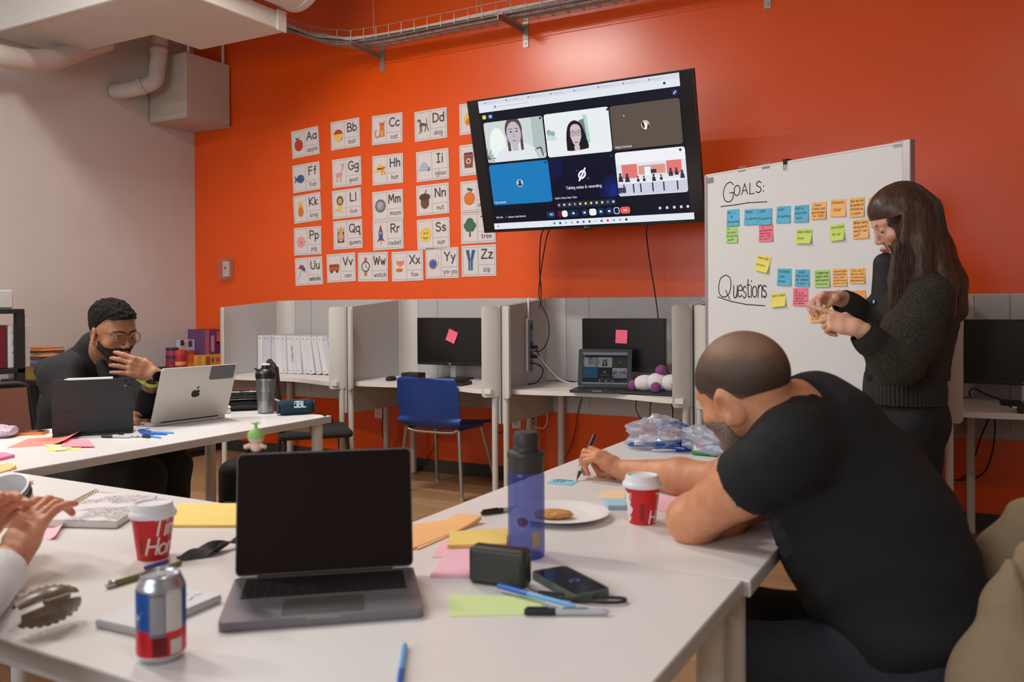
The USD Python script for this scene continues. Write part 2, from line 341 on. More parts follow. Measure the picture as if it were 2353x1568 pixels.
# floor of wood-look vinyl planks laid along the back wall
fl = path('/World', 'floor'); UsdGeom.Xform.Define(stage, fl); setdata(stage.GetPrimAtPath(fl), kind='structure')
part(fl, 'subfloor', box((0, Y1, -.06), (X1, 0, -.008)), mat('subfloor_dark', (52, 40, 30), .8), False)
WOOD = []
for i, (a, b) in enumerate([((150, 112, 78), (183, 146, 107)), ((158, 121, 86), (190, 154, 116)), ((143, 107, 74), (176, 139, 100))]):
    m_ = usdkit.material(stage, '/World/Looks/plank_wood_%d' % i, {'tc': ('texture_coordinate', {}), 'mp': ('mapping', dict(scale=(1.1, 26, 1), location=(i*3.1, i*1.7, 0))), 'n': ('noise_texture', dict(scale=2.2, detail=6, roughness=.65, distortion=.6)), 'r': ('rgb_ramp', {'ramp': [(.25, lin(*a)), (.7, lin(*b))]}), 'p': ('principled_bsdf', dict(roughness=.42))}, [('tc.object', 'mp.vector'), ('mp.vector', 'n.vector'), ('n.fac', 'r.fac'), ('r.color', 'p.base_color')], surface='p.BSDF')
    WOOD.append(m_)
y, k = 0.0, 0
while y > -6.6:
    x = -rng.uniform(.1, 1.1)
    while x < 7.6:
        x2 = x+1.22; lo, hi = max(x, 0), min(x2, 7.6)
        if hi-lo > .02: part(fl, 'plank', box((lo+.0008, y-.1815, -.008), (hi-.0008, y-.0008, 0)), WOOD[rng.randrange(3)], False)
        x = x2
    y -= .1824
part(fl, 'far_planks', cat(box((7.6, -6.6, -.008), (X1, 0, 0)), box((0, Y1, -.008), (X1, -6.6, 0))), WOOD[0], False)
struct('baseboard_back', cat(box((.012, -.006, 0), (X1, 0, .094)), box((.012, -.014, 0), (X1, 0, .012))), DARKRUB)
struct('baseboard_left', cat(box((0, Y1, 0), (.006, 0, .094)), box((0, Y1, 0), (.014, 0, .012))), DARKRUB)
# unseen ceiling fixtures out of the frame, placed to light walls and tables (their light is set at the top)
HOUS = mat('lamp_housing_white', (235, 235, 232), .5)
LB = ['unseen linear pendant lamp in front of the white ventilation unit', 'unseen linear pendant lamp above the left table', 'unseen linear pendant lamp at the left rear of the room', 'unseen linear pendant lamp behind the camera on the right']
for (lx, ly, lz, lw, lh, pw), lb in zip(UNSEEN_LAMPS, LB):
    t = thing('pendant_lamp', lb, 'lamp', xf((lx, ly, lz)), group='unseen linear ceiling lamps')
    part(t, 'housing', cat(box((-lw/2-.03, -lh/2-.03, 0), (lw/2+.03, lh/2+.03, .05)), box((-lw/2-.03, -lh/2-.03, -.03), (-lw/2-.001, lh/2+.03, 0)), box((lw/2+.001, -lh/2-.03, -.03), (lw/2+.03, lh/2+.03, 0))), HOUS, False)
    for s in (-1, 1): part(t, 'suspension_wire', cyl((s*lw*.4, 0, .05), (s*lw*.4, 0, Z1-lz), .003, 6), mat('galvanised_steel', (176, 172, 166), .42, .7), True)

# ---------------------------------------------------------------- ventilation unit, boxes and pipes, upper left
VENT = mat('white_sheet_metal', (214, 209, 200), .5, var=(4, .03))
STEEL = mat('galvanised_steel', (176, 172, 166), .42, .7)
t = thing('ventilation_unit', 'large white ceiling ventilation unit with a flat underside, upper left', 'ventilation unit')
part(t, 'casing', cat(rbox((1.04, -1.80, 3.10), (1.87, -.84, 3.225), .006, 1)), VENT)
part(t, 'casing', rbox((-.0+.02, -1.80, 3.112), (1.035, -1.22, 3.62), .006, 1), VENT)
part(t, 'casing', rbox((-.0+.02, -1.22, 3.16), (1.035, -1.1, 3.62), .03, 2), VENT)
part(t, 'side_plate', box((1.872, -.93, 3.09), (1.885, -.85, 3.23)), VENT, False)
part(t, 'front_cover', rbox((.02, -1.835, 3.098), (1.50, -1.803, 3.62), .01, 2), mat('lit_white_cover', (236, 236, 232), .45))  # whiter than the casing: light on this face put into the colour
for x in (1.1, 1.8): part(t, 'hanger_rod', cyl((x, -.9, 3.6), (x, -.9, Z1), .006, 8), STEEL)
t = thing('round_duct', 'round white air duct resting above the ventilation unit', 'duct')
part(t, 'duct_body', cyl((1.95, -.8, 3.46), (1.95, -1.78, 3.46), .22, 48), VENT, 50)
part(t, 'end_collar', tube([(1.95, -.8, 3.46), (1.95, -.86, 3.46)], .2255, 48), VENT, 50)
t = thing('equipment_box', 'beige ventilation box hung in the room corner', 'ventilation box')
part(t, 'casing', rbox((.015, -.47, 2.75), (.45, -.012, 3.27), .006, 1), mat('beige_sheet_metal', (196, 184, 172), .55))
part(t, 'bottom_flange', box((.01, -.475, 2.742), (.455, -.008, 2.75)), mat('beige_sheet_metal', (196, 184, 172), .55), False)
for q in ((.42, -.42), (.42, -.06)): part(t, 'hanger_rod', cyl((*q, 3.27), (*q, Z1), .012, 8), VENT)
WRAP = mat('white_pipe_wrap', (206, 198, 190), .7, bump=(30, .3))
t = thing('wrapped_pipe', 'bent white wrapped pipe beside the beige ventilation box', 'pipe')
part(t, 'bent_pipe', tube(spline([at(372, 95, x=.3)+A(-.0, 0, .3), at(366, 120, x=.3), at(362, 150, x=.3), at(355, 185, x=.3), at(322, 200, x=.22), at(285, 208, x=.1), at(262, 210, x=.0)], 8), .062, 16), WRAP, True)
part(t, 'joint_band', tube([at(365, 112, x=.3)+A(0, 0, .012), at(365, 112, x=.3)-A(0, 0, .03)], .068, 16), WRAP, True)
part(t, 'joint_band', tube([at(332, 196, x=.25), at(322, 200, x=.22)], .067, 16), WRAP, True)
t = thing('flexible_duct', 'horizontal white flexible duct along the left wall under the ventilation unit', 'duct')
part(t, 'duct_body', tube(spline([at(-60, 112, x=.35), at(0, 128, x=.35), at(60, 138, x=.3), at(120, 136, x=.28), at(160, 124, x=.25), at(200, 108, x=.22)]+[at(250, 92, x=.25)], 8), [.075]*(8*6+1), 18), WRAP, True)

# ---------------------------------------------------------------- cable tray along the back wall
t = thing('cable_tray', 'wire basket cable tray full of cables high on the orange wall', 'cable tray')
CABLE = [mat('cable_grey', (196, 188, 182), .5), mat('cable_dark', (110, 98, 94), .5), mat('cable_beige', (214, 202, 192), .5)]
# path of the tray: it comes from the wall's left end, drops and then follows the wall to the right
ctr = [A(1.02, -.34, 3.42), A(1.35, -.34, 3.37), A(1.66, -.30, 3.25), A(1.9, -.26, 3.19), A(2.2, -.22, 3.17), A(3.4, -.22, 3.17), A(4.6, -.22, 3.17), A(6.6, -.22, 3.17)]
cl = spline(ctr, 10)
def off(p, dy, dz): return p+A(0, dy, dz)
for dy in (-.10, -.035, .035, .10): part(t, 'floor_wire', tube(off(cl, dy, -.03), .0028, 5), STEEL, True)
for dy in (-.10, .10): part(t, 'rim_wire', tube(off(cl, dy, .055), .003, 5), STEEL, True)
L_ = np.r_[0, np.cumsum(np.linalg.norm(np.diff(cl, axis=0), axis=1))]
for d in np.arange(.05, L_[-1], .11):
    c_ = A(*[np.interp(d, L_, cl[:, k]) for k in range(3)])
    part(t, 'cross_wire', tube([c_+A(0, -.10, .055), c_+A(0, -.10, -.032), c_+A(0, .10, -.032), c_+A(0, .10, .055)], .0026, 5), STEEL, False)
for i in range(9):
    dy, dz = -.075+.15*i/8, (.0, .012, -.012)[i % 3]
    w_ = np.array([[0, .004*math.sin(k*.35+i), .004*math.sin(k*.5+2*i)] for k in range(len(cl))])
    part(t, 'cable', tube(cl+w_+A(0, dy, dz), (.009, .007, .011)[i % 3], 6), CABLE[(i*2+i//4) % 3], True)
for (x, z1), nm in zip(((2.05, 3.0), (3.28, 3.0), (4.915, 2.99)), ('leftmost, over the letter cards', 'middle, left of the screen', 'rightmost, at the upper frame edge')):
    b = thing('wall_bracket', 'galvanised angle bracket holding the cable tray, '+nm, 'bracket', xf((x, 0, z1)))
    part(b, 'wall_plate', box((-.02, -.006, 0), (.02, -.001, .22)), STEEL, False); part(b, 'arm', cat(box((-.02, -.36, .128), (.02, -.006, .132)), box((-.02, -.36, .10), (-.016, -.006, .132))), STEEL, False)
    for z in (.03, .19): part(b, 'bolt', cyl((0, -.012, z), (0, -.006, z), .007, 6), STEEL, False)
for x in (1.28, 2.14, 3.02, 3.05):
    p_ = A(x, -.22 if x > 2 else -.34, 3.2 if x > 2 else 3.36)
    part(t, 'hanger_wire', cyl(p_, (x, -.25 if x != 3.05 else -.1, Z1), .003, 6), STEEL, True)

# ---------------------------------------------------------------- study carrels along the back wall
LAM = mat('white_laminate', (226, 223, 218), .38, var=(8, .015))
FAB = mat('grey_panel_fabric', (188, 185, 184), .9, var=(160, .06), bump=(500, .25))
CAP = mat('pale_end_cap', (208, 203, 196), .45)
POST = mat('pale_painted_steel', (206, 201, 193), .4)
PITCH_, XC0 = 1.2, 1.06
def bend_cap(side):
    v, f = prism(rrect(.105, .556, .018, 0, 0, 4), -.008, .008)
    m_ = trimesh.Trimesh(v, f); v, f = trimesh.remesh.subdivide_to_size(m_.vertices, m_.faces, .03)
    r, a0 = .13, .45; q = a0+(v[:, 0]+.0525)/r                     # the sheet leaves the panel obliquely and curls on into the bay
    X = r*(math.cos(a0)-np.cos(q))+v[:, 2]*np.cos(q); Y = -r*(np.sin(q)-math.sin(a0))+v[:, 2]*np.sin(q)
    return np.c_[-side*X, Y, v[:, 1]], (f if side < 0 else f[:, ::-1])
def carrel():
    t = thing('study_carrel', '-', 'study carrel', xf((XC0, 0, 0)))
    part(t, 'rear_panel', rbox((.004, -.045, .50), (1.196, -.012, 1.272), .006, 1), FAB)
    part(t, 'panel_seam', box((.30, -.0462, .55), (.306, -.044, 1.27)), mat('seam_grey', (150, 147, 145), .8), False)  # thin grey strip for the panel joint
    for s, x in ((-1, .006), (1, 1.166)):
        pf = Polygon([(-.05, .50), (-.05, 1.272), (-.69, 1.220), (-.69, .50)])
        v, f = prism(pf, 0, .028); part(t, 'side_panel', (np.c_[x+v[:, 2], v[:, 0], v[:, 1]], f), FAB, False)
        v, f = bend_cap(s); part(t, 'end_cap', mv((v, f), ((.02 if s < 0 else 1.18), -.69, .942)), CAP, 40)
        a = np.linspace(0, pi/2, 7); R_ = .10; cx, cy = (x+.028+R_, -.046-R_) if s < 0 else (x-R_, -.046-R_)
        g = [[(cx+(-1 if s < 0 else 1)*R_*math.cos(q), cy+R_*math.sin(q), z) for z in (.72, 1.268)] for q in a]
        part(t, 'corner_trim', sheet(g if s > 0 else g[::-1], .004), CAP, 60)
        part(t, 'front_leg', cyl((.04 if s < 0 else 1.16, -.70, 0), (.04 if s < 0 else 1.16, -.70, .69), .019, 14), POST)
        part(t, 'rear_leg', rbox((.10 if s < 0 else 1.06, -.12, 0), (.14 if s < 0 else 1.10, -.08, .69), .008, 1), POST)
    fr_ = spline([(.036, -.685), (.12, -.70), (.3, -.685), (.5, -.645), (.7, -.645), (.9, -.70), (1.05, -.755), (1.164, -.76)], 6)
    pl = Polygon([(.036, -.05)]+[tuple(q) for q in fr_]+[(1.164, -.05)])
    part(t, 'desktop', prism(pl, .687, .715), LAM, 30)
    part(t, 'cable_box', rbox((.22, -.30, .64), (.34, -.2, .686), .006, 1), mat('dark_plastic', (38, 36, 36), .5))
    part(t, 'cable_box', rbox((.44, -.28, .65), (.52, -.2, .686), .006, 1), mat('dark_plastic', (38, 36, 36), .5))
    return t
CL = ['grey study carrel nearest the left wall, holding a row of white binders', 'grey study carrel behind the blue plastic chair', 'grey study carrel with the open laptop and power strip', 'grey study carrel hidden behind the whiteboard', 'grey study carrel at the right edge of the picture']
c0 = carrel(); stage.GetPrimAtPath(c0).SetCustomDataByKey('label', CL[0]); stage.GetPrimAtPath(c0).SetCustomDataByKey('group', 'study carrels along the orange wall')
for k in range(1, 5): copy(c0, CL[k], 'study carrel', xf((XC0+PITCH_*k, 0, 0)), 'study carrels along the orange wall')

# ---------------------------------------------------------------- tables
TT = .737
TABLE = mat('white_table_laminate', (228, 226, 224), .33, var=(5, .012))
EDGE = mat('table_edge_band', (196, 190, 184), .45)
def table(name, lab, x0, y0, x1, y1, legs):
    t = thing(name, lab, 'table', xf(((x0+x1)/2, (y0+y1)/2, 0)))
    hx, hy = (x1-x0)/2, (y1-y0)/2
    part(t, 'tabletop', rbox((-hx, -hy, TT-.03), (hx, hy, TT), .0012, 1), TABLE, 30)
    for sx in (-1, 1): part(t, 'edge_band', box((min(sx*hx, sx*(hx+.0012)), -hy+.003, TT-.027), (max(sx*hx, sx*(hx+.0012)), hy-.003, TT-.003)), EDGE, False)
    for sy in (-1, 1): part(t, 'edge_band', box((-hx+.003, min(sy*hy, sy*(hy+.0012)), TT-.027), (hx-.003, max(sy*hy, sy*(hy+.0012)), TT-.003)), EDGE, False)
    for sx, sy in legs:
        part(t, 'leg', cyl((sx*(hx-.045), sy*(hy-.045), .012), (sx*(hx-.045), sy*(hy-.045), TT-.03), .025, 18), POST)
        part(t, 'foot', cyl((sx*(hx-.045), sy*(hy-.045), 0), (sx*(hx-.045), sy*(hy-.045), .012), .02, 12), mat('dark_plastic', (38, 36, 36), .5))
    for sy in (-1, 1): part(t, 'rail', box((-hx+.07, sy*(hy-.06)-.012, TT-.07), (hx-.07, sy*(hy-.06)+.012, TT-.03)), POST, False)
    return t
L4 = [(-1, -1), (1, -1), (-1, 1), (1, 1)]
table('table', 'white table in the foreground carrying the open dark laptop and the drink can', 4.154, -4.509, 5.676, -3.7235, L4)
table('table', 'white table at the lower left with the spiral notebook, joining the left table', 2.63, -4.509, 4.1525, -3.7235, L4)
table('table', 'white table on the right at which the man in the black shirt writes', 4.912, -3.7185, 5.689, -2.19, L4)
table('table', 'white table on the left in front of the man with glasses', 2.72, -3.7185, 3.485, -2.275, L4)
# ---------------------------------------------------------------- pictures for the letter cards (cell 1 x 1.6 units, drawn flat)
def el(x, y, rx, ry=None, rot=0): return affinity.rotate(affinity.scale(Point(x, y).buffer(1, quad_segs=7), rx, rx if ry is None else ry), rot)
def pg(*p): return Polygon(p)
def ln(w, *p): return LineString(p).buffer(w/2, quad_segs=3)
RED, ORG, YEL, BLU, GRN, BRN, PNK, GRY, DRK, TAN = (196, 62, 40), (226, 122, 48), (238, 200, 96), (62, 92, 150), (70, 110, 84), (112, 80, 60), (226, 160, 150), (150, 152, 160), (64, 58, 60), (214, 168, 116)
LBL = (170, 178, 200)
def pic(L):
    s = lambda q: spline(q, 5, True)
    if L == 'A': return [(RED, el(.5, .62, .4, .4).union(el(.38, .66, .27, .36)).union(el(.62, .66, .27, .36))), (GRN, el(.36, 1.1, .16, .08, -35)), (BRN, ln(.05, (.5, 1), (.58, 1.22)))]
    if L == 'B':
        c = el(.5, .72, .43); return [(RED, c.intersection(sbox(0, .82, 1, 2))), (YEL, c.intersection(pg((0, .82), (1, .82), (1, .7), (.55, .2), (0, .2)))), (BLU, c.intersection(pg((1, .7), (.55, .2), (1, .2))))]
    if L == 'C': return [(ORG, pg((.42, .25), (.92, .25), (.86, .85), (.92, 1.35), (.78, 1.22), (.58, 1.22), (.45, 1.35), (.5, .85))), (ORG, ln(.09, *spline([(.45, .3), (.2, .25), (.12, .5), (.2, .75)], 5))), (TAN, el(.68, .5, .13, .22)), (DRK, el(.6, 1.08, .035).union(el(.76, 1.08, .035)))]
    if L == 'D': return [(BRN, pg((.2, .75), (.8, .72), (.85, .85), (.3, .98)).union(el(.2, 1.1, .15, .11)).union(ln(.08, (.28, 1.05), (.38, .85)))), (BRN, unary_union([ln(.07, (.3, .8), (.26, .3), (.2, .28)), ln(.07, (.36, .8), (.42, .35)), ln(.07, (.74, .8), (.66, .35)), ln(.07, (.8, .8), (.92, .4)), ln(.05, (.82, .85), (.8, 1.2))])), (TAN, el(.14, 1.06, .07, .05))]
    if L == 'E': return [(YEL, el(.5, .7, .34, .42)), (ORG, el(.5, .55, .2, .2))]
    if L == 'F': return [(BLU, el(.58, .7, .36, .3)), (BLU, pg((.3, .7), (.02, 1), (.08, .7), (.02, .42))), (LBL, el(.75, .78, .04))]
    if L == 'G': return [(PNK, el(.42, .62, .3, .17)), (PNK, ln(.1, (.62, .7), (.76, 1.1))), (TAN, el(.76, 1.15, .09, .15)), (PNK, unary_union([ln(.05, (x, .6), (x, .15)) for x in (.22, .3, .56, .62)])), (BRN, ln(.03, (.7, 1.3), (.6, 1.38)).union(ln(.03, (.8, 1.3), (.92, 1.36))))]
    if L == 'H': return [(YEL, el(.5, .85, .27, .3).intersection(sbox(0, .78, 1, 2)).union(el(.42, .72, .44, .12))), (BRN, sbox(.24, .78, .76, .9)), (ORG, pg((.66, .9), (.72, .4), (.6, .4)).union(pg((.72, .9), (.95, .45), (.85, .42))).union(el(.8, .9, .13, .08)))]
    if L == 'I': return [(LBL, el(.45, .45, .4, .55).intersection(sbox(0, .45, 1, 2)).union(sbox(.62, .45, .95, .68))), ((236, 236, 240), unary_union([ln(.025, (.05, y), (.85, y)) for y in (.58, .72, .86)])), ((120, 128, 160), el(.8, .5, .08, .12))]
    if L == 'J': return [((150, 76, 60), pg((.2, .25), (.8, .25), (.86, 1.05), (.14, 1.05))), ((120, 54, 44), rrect(.66, .16, .03, .5, 1.15)), ((226, 206, 196), el(.5, .68, .18).difference(el(.5, .68, .1)))]
    if L == 'K': return [(TAN, el(.5, .75, .24, .3)), (ORG, el(.5, .5, .26, .32)), (YEL, pg((.28, 1), (.22, 1.35), (.38, 1.15), (.5, 1.4), (.62, 1.15), (.78, 1.35), (.72, 1))), (DRK, el(.42, .8, .03).union(el(.58, .8, .03)))]
    if L == 'L': return [(YEL, pg((.3, .2), (.75, .2), (.7, .8), (.35, .8))), (BRN, el(.53, 1, .3, .33)), (TAN, el(.53, .98, .18, .22)), (BRN, ln(.03, (.3, .4), (.1, .3)))]
    if L == 'M': return [((110, 112, 120), el(.5, .75, .45)), (GRY, el(.5, .75, .32)), ((176, 178, 186), el(.46, .8, .2, .22))]
    if L == 'N': return [(BRN, el(.5, .6, .34, .42)), ((88, 62, 46), el(.5, .95, .44, .24)), ((88, 62, 46), ln(.06, (.5, 1.15), (.64, 1.4)))]
    if L == 'O': return [(ORG, el(.5, .62, .42)), (GRN, el(.52, 1.2, .2, .1, -15)), (BRN, ln(.04, (.6, 1), (.75, 1.2)))]
    if L == 'P': return [((232, 160, 160), unary_union([el(.5+.28*math.cos(a), .7+.28*math.sin(a), .14) for a in np.arange(8)*pi/4]+[el(.5, .7, .3)])), ((214, 130, 134), el(.5, .64, .12, .08))]
    if L == 'Q': return [(BRN, pg((.2, .2), (.8, .2), (.8, 1), (.2, 1))), ((224, 178, 140), el(.5, .62, .24, .34)), (TAN, pg((.2, .95), (.16, 1.3), (.34, 1.12), (.5, 1.4), (.66, 1.12), (.84, 1.3), (.8, .95))), (DRK, ln(.04, (.42, .5), (.5, .46), (.58, .5))), (DRK, el(.42, .72, .03).union(el(.58, .72, .03)))]
    if L == 'R': return [(BLU, pg((.35, .4), (.65, .4), (.68, 1), (.5, 1.2), (.32, 1))), (RED, pg((.36, 1.1), (.5, 1.5), (.64, 1.1))), (RED, pg((.35, .6), (.15, .3), (.36, .4)).union(pg((.65, .6), (.85, .3), (.64, .4)))), ((236, 180, 140), pg((.4, .38), (.6, .38), (.5, .02))), (LBL, el(.5, .9, .09))]
    if L == 'S': return [(YEL, unary_union([el(.5+.4*math.cos(a), .72+.4*math.sin(a), .09) for a in np.arange(14)*pi/7]+[el(.5, .72, .4)])), (DRK, ln(.05, *spline([(.33, .55), (.5, .46), (.67, .55)], 5)).union(el(.4, .82, .035, .08)).union(el(.62, .82, .035, .08)))]
    if L == 'T': return [(GRN, unary_union([el(x, y, r) for x, y, r in ((.5, 1.1, .3), (.25, .9, .22), (.75, .9, .22), (.35, .72, .2), (.65, .72, .2), (.5, .85, .3))])), (BRN, pg((.46, .6), (.54, .6), (.57, .2), (.43, .2)))]
    if L == 'U': return [(RED, pg((.1, .95), (.35, 1.25), (.6, 1.2), (.45, .95))), (BLU, pg((.35, .95), (.6, 1.2), (.8, .95), (.75, .7))), (YEL, pg((.75, .75), (.85, 1.0), (.95, .6))), (GRY, ln(.04, (.5, .95), (.1, .2)))]
    if L == 'V': return [((190, 100, 56), rrect(.9, .5, .1, .5, .78)), ((120, 66, 44), unary_union([sbox(x, .82, x+.15, .98) for x in (.1, .32, .54, .76)])), (DRK, el(.25, .5, .1).union(el(.75, .5, .1)))]
    if L == 'W': return [((190, 120, 90), sbox(.38, .15, .62, .45).union(sbox(.38, 1.1, .62, 1.4))), (DRK, el(.5, .78, .36).difference(el(.5, .78, .29))), (DRK, ln(.04, (.5, .78), (.5, 1)).union(ln(.04, (.5, .78), (.68, .65))))]
    if L == 'X': return [((232, 140, 96), pg((.2, 1.25), (.3, 1.1), (.75, 1.1), (.85, 1.25), (.82, .9), (.52, .72), (.22, .9))), ((220, 110, 66), el(.45, .5, .28, .13)), (DRK, el(.42, .98, .025).union(el(.62, .98, .025)))]
    if L == 'Y': return [((216, 120, 120), el(.42, .7, .34)), ((54, 104, 176), el(.42, .7, .26)), (LBL, LineString(spline([(.6, .9), (.7, 1.3), (.85, 1.2), (.85, .6), (.92, .3)], 6)).buffer(.012))]
    if L == 'Z': return [(BLU, pg((.15, 1.45), (.4, 1.45), (.5, .8), (.6, 1.45), (.85, 1.45), (.66, .7), (.66, .15), (.34, .15), (.34, .7))), ((190, 200, 216), ln(.05, (.5, .2), (.5, .75)))]
PAPER = mat('card_paper', (226, 218, 216), .55, var=(12, .02))
INK = mat('card_ink', (70, 60, 62), .7); RULE = mat('card_rule', (120, 114, 140), .7)
CARDS = [('A', 'apple', 1.275, 2.537, 3.8), ('B', 'ball', 1.685, 2.563, 1.7), ('C', 'cat', 2.09, 2.562, -.4), ('D', 'dog', 2.487, 2.552, 1), ('E', 'egg', 2.88, 2.562, .8), ('F', 'fish', 1.284, 2.257, 3), ('G', 'goat', 1.697, 2.266, 1.8), ('H', 'hat', 2.093, 2.256, .3), ('I', 'igloo', 2.5, 2.254, 1.6), ('J', 'jam', 2.88, 2.266, .8),
         ('K', 'king', 1.291, 2.011, 3.9), ('L', 'lion', 1.696, 2.022, 2), ('M', 'moon', 2.091, 1.985, 1.4), ('N', 'nut', 2.5, 2.003, 1.4), ('O', 'orange', 2.885, 2.004, .6), ('P', 'pig', 1.294, 1.747, .6), ('Q', 'queen', 1.704, 1.781, 1.1), ('R', 'rocket', 2.093, 1.761, 1.3), ('S', 'sun', 2.504, 1.751, 1.6), ('T', 'tree', 2.888, 1.778, .5),
         ('U', 'umbrella', 1.303, 1.505, 1.9), ('V', 'van', 1.636, 1.524, 1.8), ('W', 'watch', 1.946, 1.523, -.2), ('X', 'fox', 2.27, 1.52, .9), ('Y', 'yo-yo', 2.578, 1.534, .3), ('Z', 'zip', 2.892, 1.542, .2)]
WALLV = A([1, 0, 0], [0, 0, -1], [0, 1, 0])       # card x, y -> wall x, z; card normal -> -y
CW, CH = .286, .222
for i, (L, word, x, z, r) in enumerate(CARDS):
    t = thing('letter_card', 'white alphabet card on the orange wall reading %s%s %s with its picture' % (L, L.lower(), word), 'alphabet card', xf((x, -.0035-.0008*(i % 2), z), rot=roty(math.radians(-r))@WALLV), group='alphabet cards on the orange wall')
    gx, gy = np.meshgrid(np.linspace(-CW/2, CW/2, 9), np.linspace(-CH/2, CH/2, 7), indexing='ij')
    wob = .0016*np.sin(gx*40+i)*np.cos(gy*30+2*i)
    part(t, 'paper', sheet(np.stack([gx, gy, wob*0], -1), .0006), PAPER, 60)
    z_ = .0012
    bx, by = CW/2-.012, CH/2-.012
    rules = [np.array([(-bx, -by), (bx, -by), (bx, by), (-bx, by), (-bx, -by)]), np.array([(-.005, -by), (-.005, by)]), np.array([(-.005, -.03), (bx, -.03)])]
    part(t, 'ruled_border', ribbon(rules, .0016, z_), RULE, False)
    tx = L+L.lower(); wd = text_w(tx, .062); part(t, 'letter_pair', tri2(inked(strokes(tx, .062, -.005+(bx+.005-min(wd, .105))/2, .016, wid=.108), .0098), z_), INK, False)
    wd = min(text_w(word, .032), .112)
    part(t, 'word', tri2(inked(strokes(word, .032, -.005+(bx+.005-wd)/2, -.077, wid=.112),   .0042), z_), INK, False)
    for j, (col, g) in enumerate(pic(L)):
        g = affinity.translate(affinity.scale(g, .112, .112, origin=(.5, .75)), -.068-.5, -.75)
        part(t, 'picture', tri2(g, z_+.0002*(j+1)), mat('print_%02x%02x%02x' % col, col, .7), False)

